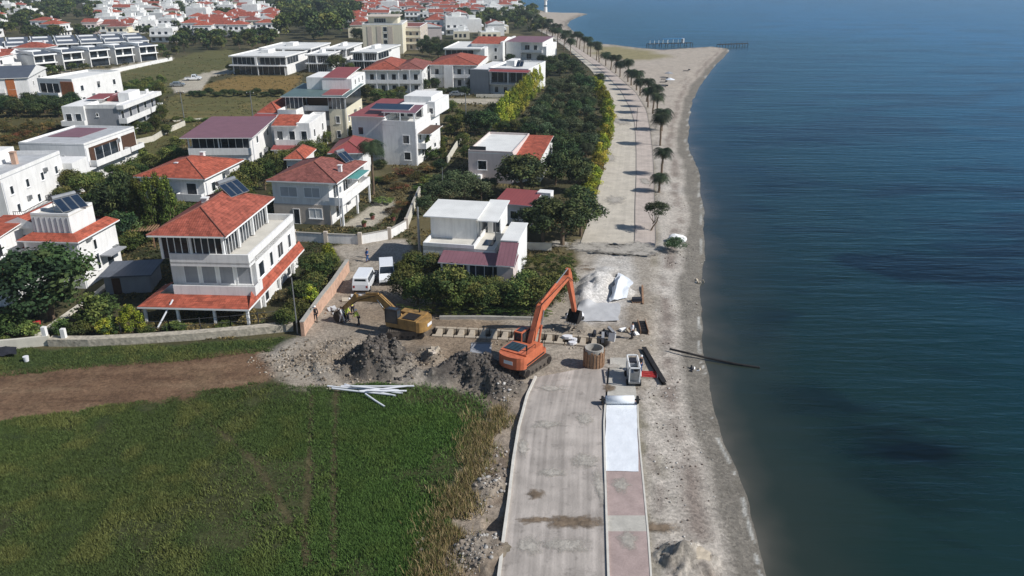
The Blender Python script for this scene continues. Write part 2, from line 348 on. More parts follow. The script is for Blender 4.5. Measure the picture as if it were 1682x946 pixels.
# ---- terrain sheet: a fan-shaped grid, finer near by and coarser far off
C = {'lot': (74, 72, 50), 'lot2': (110, 100, 72), 'field': (56, 66, 38), 'track': (118, 94, 74), 'strip': (58, 72, 40), 'site': (160, 150, 136), 'mud': (88, 82, 76),
     'verge': (150, 138, 124), 'dry': (138, 122, 80), 'sand': (186, 178, 167), 'wrack': (128, 116, 107), 'wet': (112, 107, 98), 'wood': (44, 52, 34)}
C = {k: np.array(lin(v)) for k, v in C.items()}
ny, nx = 430, 560
pys = np.concatenate([np.array([1500, 1300, 1180, 1110]), np.linspace(1060, 60, 330), np.linspace(57, 2, 56)[0:], np.linspace(0, -54.0, 40)])
rows = []
pxs = np.concatenate([np.linspace(-2600, -150, 36)[:-1], np.linspace(-150, 1330, 400), np.linspace(1330, 3400, 20)[1:]])
PX, PY = np.meshgrid(pxs, pys)
xx = (PX - 841) / FPX; yy = -(PY - 473) / FPX
dz = -math.sin(PITCH) + yy * math.cos(PITCH); tt = -CAMH / dz
GX = xx * tt; GY = (math.cos(PITCH) + yy * math.sin(PITCH)) * tt
dl = sdist(GX, GY, LAND); coastd = -dl + (fbm(GX, GY, 7, 3) - .5) * 1.2 * np.clip(1.0, 0, 1)      # metres inland (+) / out at sea (-)
def zone(name, soft=0.6, wob=1.2, s=4.0, seed=0):
    d = sdist(GX, GY, WZ[name]) + (fbm(GX, GY, s, seed + 11) - .5) * 2 * wob
    return np.clip(0.5 - d / (2 * soft), 0, 1)
def over(col, m, c): return col * (1 - m[..., None]) + c * m[..., None]
n1 = fbm(GX, GY, 14, 1); n2 = fbm(GX, GY, 2.5, 2); n3 = fbm(GX, GY, 45, 5)
colr = over(np.broadcast_to(C['lot'], GX.shape + (3,)).copy(), np.clip((n1 - .45) * 4, 0, 1) * 0.7, C['lot2'])
colr = over(colr, np.clip((n3 - .5) * 5, 0, 1) * .5, C['wood'])
gr = np.full(GX.shape, 0.6)     # grassiness of the fine texture
def paint(name, c, soft=.6, wob=1.2, s=4., seed=0, g=None, amt=1.0):
    global colr, gr
    m = zone(name, soft, wob, s, seed) * amt; colr = over(colr, m, c)
    if g is not None: gr = gr * (1 - m) + g * m
    return m
L_ = lambda *c: np.array(lin(c))
paint('f1', L_(92, 92, 56), .8, 2, g=.8); paint('f6', L_(98, 96, 60), .8, 2, g=.8); paint('f2', L_(96, 94, 58), .8, 1, g=.8); paint('f3', L_(128, 106, 62), .8, 1, g=.7)
paint('f4', L_(92, 90, 54), .8, 1, g=.8); paint('f5', L_(84, 80, 50), .8, 2, g=.8)
mm = zone('f2', .8, 1); colr = over(colr, mm * np.clip((fbm(GX * .3, GY * 1.6, 6, 71) - .45) * 5, 0, 1) * .6, L_(124, 112, 72))
mm = zone('f1', .8, 1); colr = over(colr, mm * np.clip((fbm(GX, GY * 2.5, 9, 77) - .5) * 5, 0, 1) * .5, L_(112, 104, 70))
for k in ('lane1', 'lane2', 'lane3', 'pave2'): paint(k, L_(176, 168, 152), .3, .3, g=0)
paint('strip', C['strip'], .4, .8, g=1)
mf = paint('field', C['field'], .5, 1.3, g=1)
bare = mf * np.clip((fbm(GX * 1.6, GY, 6, 21) - .52) * 6, 0, 1) * .3; colr = over(colr, bare, L_(92, 86, 58))
for tl in ([(553, 640), (549, 760), (548, 930)], [(512, 650), (508, 760), (500, 930)], [(300, 655), (420, 760), (520, 930)]): colr = over(colr, mf * np.clip(1.3 - sdist(GX, GY, WP(tl), False) / .35, 0, 1) * .75, L_(84, 76, 54))
mt = paint('track', C['track'], .5, 1.0, g=0)
rut = np.abs(np.sin((GY * 1.0 + GX * .18 + (n1 - .5) * 3) * 1.5)) < .25
an = fbm(GX * .16 + GY * .04, GY * 1.5 - GX * .22, 2.0, 83); colr = over(colr, mt * np.clip((an - .5) * 6, 0, 1) * .55, L_(92, 70, 54)); colr = over(colr, mt * np.clip((.42 - an) * 6, 0, 1) * .5, L_(142, 122, 98)); colr = over(colr, mt * rut * .45 * (n2 > .42), L_(84, 62, 48)); colr = over(colr, mt * np.clip((n2 - .5) * 4, 0, 1) * .35, L_(132, 112, 88))
ms = paint('site', C['site'], .5, 1.2, g=0); paint('gravel', L_(206, 202, 196), .8, 1.2, g=0); paint('soil', L_(132, 114, 94), .8, 1.4, g=0, amt=.8); colr = over(colr, ms * np.clip((n2 - .5) * 5, 0, 1) * .4, L_(126, 112, 96)); colr = over(colr, ms * np.clip((n1 - .5) * 5, 0, 1) * .45, L_(168, 162, 152))
mv = paint('verge', C['verge'], .5, .8, g=.2); colr = over(colr, mv * np.clip((n2 - .48) * 6, 0, 1) * .6, L_(104, 88, 72))
mb = paint('beach', C['sand'], .8, .6, g=0); colr = over(colr, mb * np.clip((n2 - .5) * 5, 0, 1) * .35, L_(158, 152, 142)); colr = over(colr, mb * np.clip((n1 - .55) * 5, 0, 1) * .3, L_(188, 184, 178))
colr = over(colr, mb * np.clip((GY - 130) / 120, 0, 1) * .6, L_(168, 155, 140)); paint('beachgrass', L_(134, 126, 82), 3, 6, 12, g=.6, amt=.8)
foam = np.clip(1 - np.abs(coastd - .32) / .2, 0, 1) * (fbm(GX, GY, 1.8, 66) > .5); FOAM = foam
# sparse weeds along the promenade side of the beach
dprom = sdist(GX, GY, WP(PROM_NEAR_R), False)
colr = over(colr, mb * np.clip(1 - dprom / 2.4, 0, 1) * np.clip((fbm(GX, GY, 1.6, 55) - .52) * 8, 0, 1) * .8, L_(92, 88, 62))
# wrack line and wet sand
cd_ = coastd; near = GY < 400
wr = np.exp(-((cd_ - 3.9 - (n1 - .5) * 1.6) / .8) ** 2) * np.clip((n2 - .25) * 3, 0, 1) * mb; colr = over(colr, np.clip(wr, 0, 1) * .85, C['wrack'])
wr2 = np.exp(-((cd_ - 6.2 - (n1 - .5) * 2.4) / .45) ** 2) * np.clip((n2 - .35) * 3, 0, 1) * mb; colr = over(colr, np.clip(wr2, 0, 1) * .5, C['wrack'])
wet = np.clip(1 - (cd_ - 2.0 - (n1 - .5) * 1.4) / .9, 0, 1); colr = over(colr, wet * .85, C['wet'])
colr = over(colr, FOAM * .75, L_(196, 196, 190))
PILES = [(612, 598, 3.0, 1.3, 1), (645, 600, 2.6, 1.1, 1), (585, 606, 2.0, .8, 1), (770, 606, 2.6, 1.1, 1), (800, 622, 2.4, 1.2, 1), (735, 618, 2.0, .8, 1), (828, 636, 1.8, .8, 1),
         (715, 592, 1.2, .7, 0), (520, 590, 2.2, .45, 0), (545, 612, 2.0, .4, 0), (490, 572, 2.4, .4, 0), (680, 615, 2.2, .5, 0), (805, 800, 1.3, .6, 0), (1110, 912, 1.6, .7, 0), (1140, 925, 1.4, .6, 0),
         (790, 905, 1.7, .5, 0), (560, 570, 2, .4, 0), (700, 578, 2., .35, 0), (986, 462, 2.3, 1.0, 0), (974, 480, 2.3, 1.0, 0), (962, 494, 1.5, .6, 0), (1000, 446, 1.5, .5, 0), (1030, 478, 1.2, .5, 0), (955, 540, 1.4, .5, 0)]
TRENCH = [(712, 545), (800, 549), (905, 556), (985, 563)]
DITCH = [(1082, 868), (1120, 882)]
def relief(X, Y, cd):
    """height of the terrain"""
    z = np.where(cd > 6, 0.0, np.where(cd > 0, -0.42 + 0.42 * np.clip(cd / 6, 0, 1) ** .8, -0.42 + cd * 0.11)); z = np.maximum(z, -4)
    return z
GZ = relief(GX, GY, coastd)
rough = (ms * .16 + mv * .3 + mt * .10 + mb * .07 * (cd_ > 0.5) + mf * .12) * np.clip(1.8 - GY / 110, 0, 1)
GZ = GZ + rough * (fbm(GX, GY, 2.2, 31, 5) - .5) * 2
for px, py, r, h, dark in PILES:
    c = P(px, py); d = np.hypot(GX - c.x, GY - c.y) + (fbm(GX, GY, 1.6, 41, 4) - .5) * 2.2
    b = np.clip(1 - (d / r) ** 2, 0, 1); GZ += b * h * (.55 + .9 * fbm(GX, GY, .7, 43, 3))
    if dark: colr = over(colr, np.clip(1.3 - d / r * .9, 0, 1), C['mud'])
    else: colr = over(colr, np.clip(1.1 - d / r, 0, 1) * .6, L_(150, 142, 130) if not (940 < px < 1040 and py < 500) else L_(216, 213, 208))
w_t = WP(TRENCH); dt = sdist(GX, GY, w_t, False); GZ -= 1.5 * np.clip((.85 - dt) / .25, 0, 1); colr = over(colr, np.clip((1.1 - dt) / .3, 0, 1) * .85, C['mud'] * .8)  # dark soil, darkened further in colour for the shade of the pits
w_d = WP(DITCH)
dt2 = sdist(GX, GY, WP([(806, 858), (832, 858)]), False); GZ -= .7 * np.clip((.7 - dt2) / .3, 0, 1)
SHX, SHY, SHZ = GX, GY, GZ
def gmat():
    m = bpy.data.materials.new('terrain_surface'); m.use_nodes = True; n = m.node_tree; N = n.nodes; L = n.links; b = N['Principled BSDF']
    b.inputs['Roughness'].default_value = .95; b.inputs['Specular IOR Level'].default_value = .15
    at = N.new('ShaderNodeAttribute'); at.attribute_name = 'Col'; ag = N.new('ShaderNodeAttribute'); ag.attribute_name = 'grassy'
    geo = N.new('ShaderNodeNewGeometry')
    def nz(sc, det=6, rough=.6):
        t = N.new('ShaderNodeTexNoise'); t.inputs['Scale'].default_value = sc; t.inputs['Detail'].default_value = det; t.inputs['Roughness'].default_value = rough
        L.new(geo.outputs['Position'], t.inputs['Vector']); return t.outputs['Fac']
    def rng(s, a, b_, c, d):
        r = N.new('ShaderNodeMapRange'); r.inputs[1].default_value = a; r.inputs[2].default_value = b_; r.inputs[3].default_value = c; r.inputs[4].default_value = d; L.new(s, r.inputs[0]); return r.outputs[0]
    def mul(a, b_):
        r = N.new('ShaderNodeMath'); r.operation = 'MULTIPLY'; L.new(a, r.inputs[0]); L.new(b_, r.inputs[1]); return r.outputs[0]
    big = rng(nz(.35, 8, .65), .3, .7, .8, 1.15); fine = rng(nz(5, 8, .75), .3, .7, .72, 1.25)
    stone = N.new('ShaderNodeTexVoronoi'); stone.inputs['Scale'].default_value = 4.5; L.new(geo.outputs['Position'], stone.inputs['Vector'])
    sc = N.new('ShaderNodeSeparateColor'); L.new(stone.outputs['Color'], sc.inputs[0]); st = rng(sc.outputs[0], 0, 1, .78, 1.22)
    g2 = rng(nz(3.2, 8, .8), .35, .65, .45, 1.5)
    mixf = N.new('ShaderNodeMix'); mixf.data_type = 'FLOAT'; L.new(ag.outputs['Fac'], mixf.inputs[0]); L.new(mul(fine, st), mixf.inputs[2]); L.new(g2, mixf.inputs[3])
    v = N.new('ShaderNodeVectorMath'); v.operation = 'SCALE'; L.new(at.outputs['Color'], v.inputs[0]); L.new(mul(big, mixf.outputs[0]), v.inputs['Scale'])
    L.new(v.outputs[0], b.inputs['Base Color'])
    bp = N.new('ShaderNodeBump'); bp.inputs['Strength'].default_value = .7; bp.inputs['Distance'].default_value = .18
    L.new(nz(3.5, 8, .75), bp.inputs['Height']); L.new(bp.outputs[0], b.inputs['Normal'])
    return m
GM = gmat()
nyy, nxx = GX.shape
idx = np.arange(nyy * nxx).reshape(nyy, nxx)
quads = np.stack([idx[:-1, :-1], idx[:-1, 1:], idx[1:, 1:], idx[1:, :-1]], -1).reshape(-1, 4)
ctr = lambda A: ((A[:-1, :-1] + A[1:, 1:]) / 2).reshape(-1)
def np_mesh(name, V, F, mats, col=None, extra=None, smooth=True):
    me = bpy.data.meshes.new(name); me.vertices.add(len(V)); me.vertices.foreach_set('co', V.astype(np.float32).ravel())
    k = F.shape[1]; me.loops.add(F.size); me.loops.foreach_set('vertex_index', F.astype(np.int32).ravel())
    me.polygons.add(len(F)); me.polygons.foreach_set('loop_start', np.arange(0, F.size, k, dtype=np.int32)); me.polygons.foreach_set('loop_total', np.full(len(F), k, dtype=np.int32))
    me.update(calc_edges=True)
    if smooth: me.polygons.foreach_set('use_smooth', np.ones(len(F), bool))
    for m in mats: me.materials.append(m)
    if col is not None:
        a = me.color_attributes.new('Col', 'FLOAT_COLOR', 'POINT'); a.data.foreach_set('color', np.concatenate([col, np.ones((len(col), 1))], 1).astype(np.float32).ravel())
    if extra:
        for nm, arr in extra.items():
            a = me.attributes.new(nm, 'FLOAT', 'POINT'); a.data.foreach_set('value', arr.astype(np.float32).ravel())
    return me
def sub_mesh(name, sel, kind='structure'):
    F = quads[sel]; u, inv = np.unique(F, return_inverse=True); F2 = inv.reshape(F.shape)
    V = np.stack([GX, GY, GZ], -1).reshape(-1, 3)[u]
    me = np_mesh(name, V, F2, [GM], colr.reshape(-1, 3)[u], {'grassy': gr.reshape(-1)[u]})
    o = bpy.data.objects.new(name, me); COL.objects.link(o); o['kind'] = kind; return o
zb = ctr(mb) > .5; zf = (ctr(mf) > .5) & ~zb; zt = (ctr(mt) > .5) & ~zb & ~zf
sub_mesh('beach', zb); sub_mesh('field', zf); sub_mesh('dirt_track', zt); sub_mesh('ground', ~(zb | zf | zt))

# ---- sea
def sea():
    pys = np.concatenate([np.array([1400, 1200]), np.linspace(1080, -20, 260), np.linspace(-24, -54.3, 40)])
    pxs = np.concatenate([np.linspace(-2200, 800, 40)[:-1], np.linspace(800, 1800, 150), np.linspace(1800, 3600, 20)[1:]])
    X, Y = np.meshgrid(pxs, pys); xx = (X - 841) / FPX; yy = -(Y - 473) / FPX; dz = -math.sin(PITCH) + yy * math.cos(PITCH); t = -(CAMH + .42) / dz
    X = xx * t; Y = (math.cos(PITCH) + yy * math.sin(PITCH)) * t
    d = sdist(X, Y, LAND)
    idx = np.arange(X.size).reshape(X.shape); q = np.stack([idx[:-1, :-1], idx[:-1, 1:], idx[1:, 1:], idx[1:, :-1]], -1).reshape(-1, 4)
    dq = ((d[:-1, :-1] + d[1:, 1:]) / 2).reshape(-1); q = q[dq > -9]
    u, inv = np.unique(q, return_inverse=True)
    V = np.stack([X, Y, np.full(X.shape, -.42)], -1).reshape(-1, 3)[u]
    m = bpy.data.materials.new('sea_water'); m.use_nodes = True; n = m.node_tree; N = n.nodes; L = n.links; b = N['Principled BSDF']
    b.inputs['Roughness'].default_value = .18; b.inputs['IOR'].default_value = 1.33; b.inputs['Specular IOR Level'].default_value = .36; b.inputs['Specular Tint'].default_value = (.78, .92, 1, 1)
    a = N.new('ShaderNodeAttribute'); a.attribute_name = 'shore'; geo = N.new('ShaderNodeNewGeometry')
    # sea bed and water colour by distance from the shore, with weed patches
    tn = N.new('ShaderNodeTexNoise'); tn.inputs['Scale'].default_value = .12; tn.inputs['Detail'].default_value = 4; L.new(geo.outputs['Position'], tn.inputs['Vector'])
    ad = N.new('ShaderNodeMath'); ad.operation = 'MULTIPLY_ADD'; ad.inputs[1].default_value = 7; L.new(tn.outputs['Fac'], ad.inputs[0]); L.new(a.outputs['Fac'], ad.inputs[2])
    dv = N.new('ShaderNodeMath'); dv.operation = 'DIVIDE'; dv.inputs[1].default_value = 150; L.new(ad.outputs[0], dv.inputs[0])
    cr = N.new('ShaderNodeValToRGB'); L.new(dv.outputs[0], cr.inputs[0]); e = cr.color_ramp.elements
    stops = [(.020, (88, 86, 78)), (.028, (66, 68, 61)), (.042, (42, 52, 46)), (.085, (24, 44, 39)), (.2, (14, 44, 44)), (.38, (12, 54, 66)), (1, (12, 70, 108))]
    e[0].position = stops[0][0]; e[0].color = (*lin(stops[0][1]), 1); e[1].position = 1; e[1].color = (*lin(stops[-1][1]), 1)
    for p_, c_ in stops[1:-1]: k = e.new(p_); k.color = (*lin(c_), 1)
    mp = N.new('ShaderNodeMapping'); mp.inputs['Scale'].default_value = (.035, .07, 1); mp.inputs['Rotation'].default_value = (0, 0, .3); L.new(geo.outputs['Position'], mp.inputs['Vector'])
    wd = N.new('ShaderNodeTexNoise'); wd.inputs['Scale'].default_value = 1; wd.inputs['Detail'].default_value = 5; wd.inputs['Distortion'].default_value = .6; L.new(mp.outputs[0], wd.inputs['Vector'])
    wr_ = N.new('ShaderNodeMapRange'); wr_.inputs[1].default_value = .48; wr_.inputs[2].default_value = .60; wr_.inputs[3].default_value = 1; wr_.inputs[4].default_value = .22; L.new(wd.outputs['Fac'], wr_.inputs[0])
    far = N.new('ShaderNodeMapRange'); far.inputs[1].default_value = 3; far.inputs[2].default_value = 12; far.inputs[3].default_value = 0; far.inputs[4].default_value = 1; L.new(a.outputs['Fac'], far.inputs[0])
    mf_ = N.new('ShaderNodeMix'); mf_.data_type = 'FLOAT'; L.new(far.outputs[0], mf_.inputs[0]); mf_.inputs[2].default_value = 1; L.new(wr_.outputs[0], mf_.inputs[3])
    vs = N.new('ShaderNodeVectorMath'); vs.operation = 'SCALE'; L.new(cr.outputs[0], vs.inputs[0]); L.new(mf_.outputs[0], vs.inputs['Scale']); L.new(vs.outputs[0], b.inputs['Base Color'])
    # ripples: long crests, two sizes
    hs = []
    for sx, sy, rot, sc, w_ in ((.12, .75, .12, 1.0, 1.0), (.5, 1.7, -.1, 1.0, .45), (.02, .09, .2, 1.0, 2.2)):
        mp = N.new('ShaderNodeMapping'); mp.inputs['Scale'].default_value = (sx, sy, 1); mp.inputs['Rotation'].default_value = (0, 0, rot); L.new(geo.outputs['Position'], mp.inputs['Vector'])
        t_ = N.new('ShaderNodeTexNoise'); t_.inputs['Scale'].default_value = sc; t_.inputs['Detail'].default_value = 3; t_.inputs['Distortion'].default_value = .4; L.new(mp.outputs[0], t_.inputs['Vector'])
        q_ = N.new('ShaderNodeMath'); q_.operation = 'MULTIPLY'; q_.inputs[1].default_value = w_; L.new(t_.outputs['Fac'], q_.inputs[0]); hs.append(q_.outputs[0])
    s1 = N.new('ShaderNodeMath'); s1.operation = 'ADD'; L.new(hs[0], s1.inputs[0]); L.new(hs[1], s1.inputs[1])
    s2 = N.new('ShaderNodeMath'); s2.operation = 'ADD'; L.new(s1.outputs[0], s2.inputs[0]); L.new(hs[2], s2.inputs[1])
    st = N.new('ShaderNodeMapRange'); st.inputs[1].default_value = 0; st.inputs[2].default_value = 14; st.inputs[3].default_value = .04; st.inputs[4].default_value = .36; L.new(a.outputs['Fac'], st.inputs[0])
    bp = N.new('ShaderNodeBump'); bp.inputs['Distance'].default_value = .5; L.new(st.outputs[0], bp.inputs['Strength']); L.new(s2.outputs[0], bp.inputs['Height']); L.new(bp.outputs[0], b.inputs['Normal'])
    # water body and weakened sky reflection, its extra blue put into the gloss colour
    out = N['Material Output']; N.remove(b); df = N.new('ShaderNodeBsdfDiffuse'); gl = N.new('ShaderNodeBsdfGlossy'); gl.inputs['Roughness'].default_value = .2; gl.inputs['Color'].default_value = (.42, .72, 1, 1)
    fr = N.new('ShaderNodeFresnel'); fr.inputs['IOR'].default_value = 1.33; mxs = N.new('ShaderNodeMixShader'); fm = N.new('ShaderNodeMath'); fm.operation = 'MULTIPLY'; fm.inputs[1].default_value = .9
    L.new(vs.outputs[0], df.inputs['Color']); L.new(bp.outputs[0], gl.inputs['Normal']); L.new(bp.outputs[0], fr.inputs['Normal']); L.new(fr.outputs[0], fm.inputs[0]); L.new(fm.outputs[0], mxs.inputs[0]); L.new(df.outputs[0], mxs.inputs[1]); L.new(gl.outputs[0], mxs.inputs[2]); L.new(mxs.outputs[0], out.inputs['Surface'])
    me = np_mesh('sea', V, inv.reshape(q.shape), [m], None, {'shore': d.reshape(-1)[u]})
    o = bpy.data.objects.new('sea', me); COL.objects.link(o); o['kind'] = 'structure'
sea()

# ---- roads and pavements: sheets 4-8 mm above the ground
def strip(name, A, B, n, mat_, z=.012, across=10, kind='structure'):
    a, b = resample(A, n), resample(B, n); V = []; F = []
    for i in range(n):
        for j in range(across + 1):
            p = a[i].lerp(b[i], j / across); V.append((p.x, p.y, z))
    for i in range(n - 1):
        for j in range(across):
            k = i * (across + 1) + j; F.append((k, k + 1, k + across + 2, k + across + 1))
    me = bpy.data.meshes.new(name); me.from_pydata(V, [], F); me.materials.append(mat_)
    uvl = me.uv_layers.new(name='UVMap'); uv = []
    for p in me.polygons:
        for vi in p.vertices: uv += [(vi % (across + 1)) / across, (vi // (across + 1)) / n]
    uvl.data.foreach_set('uv', uv)
    o = bpy.data.objects.new(name, me); COL.objects.link(o); o['kind'] = kind; return o
def dusty(name, rgb, tracks=.12, var=.16):
    m = mat(name, rgb, .95, var, .5, bump=.25, bscale=6, spec=.15); n = m.node_tree; N = n.nodes; L = n.links; b = N['Principled BSDF']; src = b.inputs['Base Color'].links[0].from_socket
    uv = N.new('ShaderNodeUVMap'); mp = N.new('ShaderNodeMapping'); mp.inputs['Scale'].default_value = (14, 2.5, 1); L.new(uv.outputs[0], mp.inputs['Vector'])
    t = N.new('ShaderNodeTexNoise'); t.inputs['Scale'].default_value = 1; t.inputs['Detail'].default_value = 6; L.new(mp.outputs[0], t.inputs['Vector'])
    r = N.new('ShaderNodeMapRange'); r.inputs[1].default_value = .35; r.inputs[2].default_value = .65; r.inputs[3].default_value = 1 - tracks; r.inputs[4].default_value = 1 + tracks; L.new(t.outputs['Fac'], r.inputs[0])
    g = N.new('ShaderNodeNewGeometry'); t2 = N.new('ShaderNodeTexNoise'); t2.inputs['Scale'].default_value = 1.1; t2.inputs['Detail'].default_value = 8; t2.inputs['Roughness'].default_value = .7; L.new(g.outputs['Position'], t2.inputs['Vector'])
    r2 = N.new('ShaderNodeMapRange'); r2.inputs[1].default_value = .56; r2.inputs[2].default_value = .68; r2.inputs[3].default_value = 1; r2.inputs[4].default_value = .72; L.new(t2.outputs['Fac'], r2.inputs[0])
    q = N.new('ShaderNodeMath'); q.operation = 'MULTIPLY'; L.new(r.outputs[0], q.inputs[0]); L.new(r2.outputs[0], q.inputs[1])
    v = N.new('ShaderNodeVectorMath'); v.operation = 'SCALE'; L.new(src, v.inputs[0]); L.new(q.outputs[0], v.inputs['Scale']); L.new(v.outputs[0], b.inputs['Base Color'])
    return m
M['road'] = dusty('dusty_road', (170, 162, 154), .2, .22); M['roadfar'] = dusty('pale_dusty_road', (192, 184, 170), .05)
strip('road', RL1, RR1, 120, M['road'], .16, 12)
strip('road', ROAD_FAR_L, ROAD_FAR_R, 120, M['roadfar'], .10, 8)
M['promfar'] = dusty('dusty_pink_paving', (186, 174, 164), .05)
strip('promenade', ROAD_FAR_R, PROM_FAR_R, 120, M['promfar'], .14, 4)
def prom(y0, y1, z, m, name='promenade'):
    def seg(P_):
        out = []
        for y in np.linspace(y0, y1, 14): out.append((float(np.interp(-y, [-q[1] for q in P_], [q[0] for q in P_])), float(y)))
        return out
    return seg([(p[0] + 3, p[1]) for p in RR1]), seg(PROM_NEAR_R)
def pave_mat(name, rgb):
    m = mat(name, rgb, .9, .16, 1.2, spec=.2); n = m.node_tree; N = n.nodes; L = n.links; b = N['Principled BSDF']; src = b.inputs['Base Color'].links[0].from_socket
    g = N.new('ShaderNodeNewGeometry'); br = N.new('ShaderNodeTexBrick'); br.inputs['Scale'].default_value = 5; br.inputs['Color1'].default_value = (1, 1, 1, 1); br.inputs['Color2'].default_value = (.84, .84, .84, 1); br.inputs['Mortar'].default_value = (.6, .6, .6, 1); br.inputs['Mortar Size'].default_value = .02
    L.new(g.outputs['Position'], br.inputs['Vector']); v = N.new('ShaderNodeVectorMath'); v.operation = 'MULTIPLY'; L.new(src, v.inputs[0]); L.new(br.outputs['Color'], v.inputs[1]); L.new(v.outputs[0], b.inputs['Base Color'])
    return m
M['pinkblocks'] = pave_mat('pink_block_paving', (180, 161, 155)); M['greyblocks'] = pave_mat('pale_block_paving', (196, 192, 182))
for y0, y1, mk in ((1060, 876, 'pinkblocks'), (876, 850, 'greyblocks'), (850, 660, 'pinkblocks'), (660, 590, 'greyblocks')):
    a, b = prom(y0, y1, 0, None); strip('promenade', a, b, 14, M[mk], .17, 4)
# kerbs
def kerb(pts, n, w_, h, name, m):
    q = resample(pts, n); mb_ = MB(); mb_.wall([(p.x, p.y) for p in q], h, w_, -.1); o = mb_.build(name, m); o['kind'] = 'structure'; return o
M['kerb'] = mat('white_kerb', (206, 202, 192), .9, .12, 2)
M['kerbdark'] = mat('grey_kerb', (128, 122, 116), .9, .2, 2)
kerb(RL1, 40, .2, .3, 'kerb', M['kerb'])
kerb([(x + 1, y) for x, y in RR1[:-1]], 40, .14, .27, 'kerb', M['kerb']); kerb([(x + 1, y) for x, y in PROM_NEAR_R[:-1]], 40, .12, .2, 'kerb', M['kerb'])
kerb(PROM_FAR_R, 60, .12, .17, 'kerb', M['kerbdark']); kerb(ROAD_FAR_R, 60, .1, .155, 'kerb', M['kerbdark'])

# spilled earth and filled trenches across the road: thin sheets with ragged edges
def patch(name, label, ctr_, rx, ry, z, mt, seed, rot=0.0):
    c = P(*ctr_); n = 40; V = [(c.x, c.y, z + .05)]; F = []
    for ring, k in ((0, .5), (1, 1.0)):
        for i in range(n):
            a = 2 * math.pi * i / n; f = k * (.75 + .5 * float(noise2(math.cos(a) * 2.5 + seed * 9, math.sin(a) * 2.5, .8, seed))); x, y = math.cos(a) * rx * f, math.sin(a) * ry * f
            V.append((c.x + x * math.cos(rot) - y * math.sin(rot), c.y + x * math.sin(rot) + y * math.cos(rot), z + (.03 if ring == 0 else 0)))
    for i in range(n): j = (i + 1) % n; F.append((0, 1 + i, 1 + j)); F.append((1 + i, 1 + n + i, 1 + n + j, 1 + j))
    me = bpy.data.meshes.new(name); me.from_pydata(V, [], F); me.materials.append(mt); me.polygons.foreach_set('use_smooth', [True] * len(F)); o = bpy.data.objects.new(name, me); COL.objects.link(o); o['kind'] = 'structure'
    e = me.attributes.new('edge', 'FLOAT', 'POINT'); e.data.foreach_set('value', [0.0] + [.5] * n + [1.0] * n)
M['spill'] = mat('spilled_earth', (126, 110, 92), .95, .4, 2.2, bump=.5, bscale=5); M['spill2'] = mat('dry_spilled_gravel', (176, 170, 160), .95, .25, 3, bump=.5, bscale=6)
def ragged(m):
    N = m.node_tree.nodes; L = m.node_tree.links; a = N.new('ShaderNodeAttribute'); a.attribute_name = 'edge'; g = N.new('ShaderNodeNewGeometry'); t = N.new('ShaderNodeTexNoise'); t.inputs['Scale'].default_value = 1.8; t.inputs['Detail'].default_value = 9; t.inputs['Roughness'].default_value = .75; L.new(g.outputs['Position'], t.inputs['Vector'])
    q = N.new('ShaderNodeMath'); q.operation = 'MULTIPLY_ADD'; q.inputs[1].default_value = -.75; L.new(a.outputs['Fac'], q.inputs[0]); L.new(t.outputs['Fac'], q.inputs[2])
    r = N.new('ShaderNodeMapRange'); r.inputs[1].default_value = -.02; r.inputs[2].default_value = .3; r.inputs[3].default_value = 0; r.inputs[4].default_value = .9; L.new(q.outputs[0], r.inputs[0]); L.new(r.outputs[0], N['Principled BSDF'].inputs['Alpha'])
ragged(M['spill']); ragged(M['spill2'])
for k_, (sx, sy, r1_, r2_) in enumerate(((920, 402, 2.5, 2), (960, 408, 4, 3), (1000, 412, 4, 3), (985, 404, 3, 2.4), (1035, 410, 4, 3), (1020, 414, 3, 2.4), (1068, 412, 3, 3), (1050, 404, 2.5, 2.4), (1020, 800, 1.0, 1.6), (1030, 890, 1.1, 1.4), (900, 700, 2, 1), (960, 760, 1.6, 1.4), (930, 900, 2.6, 1), (870, 900, 1.4, 1.4), (960, 690, 1.2, 1.6), (905, 780, 1.8, .7), (860, 740, .8, 2), (985, 800, .6, 3), (1010, 330, 2.5, 4), (1000, 260, 2, 6), (1060, 300, 1.4, 4), (1020, 200, 3, 8))): patch('dust_patch', '', (sx, sy), r1_, r2_, .172 if sy > 500 else .145, M['spill2'], 20 + k_)
patch('filled_trench', '', (938, 860), 3.4, 1.15, .168, M['spill'], 1); patch('filled_trench', '', (880, 858), 1.6, .6, .168, M['spill'], 2)
patch('spilled_earth', '', (880, 815), 1.1, .9, .168, M['spill'], 3); patch('spilled_earth', '', (1005, 605), 1.6, .8, .2, M['spill2'], 4); patch('spilled_earth', '', (905, 640), 2.2, .9, .168, M['spill2'], 5)
patch('spilled_earth', '', (990, 410), 4.2, 2.2, .108, M['spill2'], 6); patch('spilled_earth', '', (1050, 418), 3.2, 1.8, .148, M['spill2'], 7); patch('spilled_earth', '', (965, 440), 2, 1.4, .02, M['spill'], 8)
patch('filled_trench', '', (1084, 868), 2.2, .9, .06, M['spill'], 9); patch('spilled_earth', '', (975, 352), 2.2, 2.5, .108, M['spill2'], 10); patch('spilled_earth', '', (1000, 640), .9, 1.2, .168, M['spill'], 11)
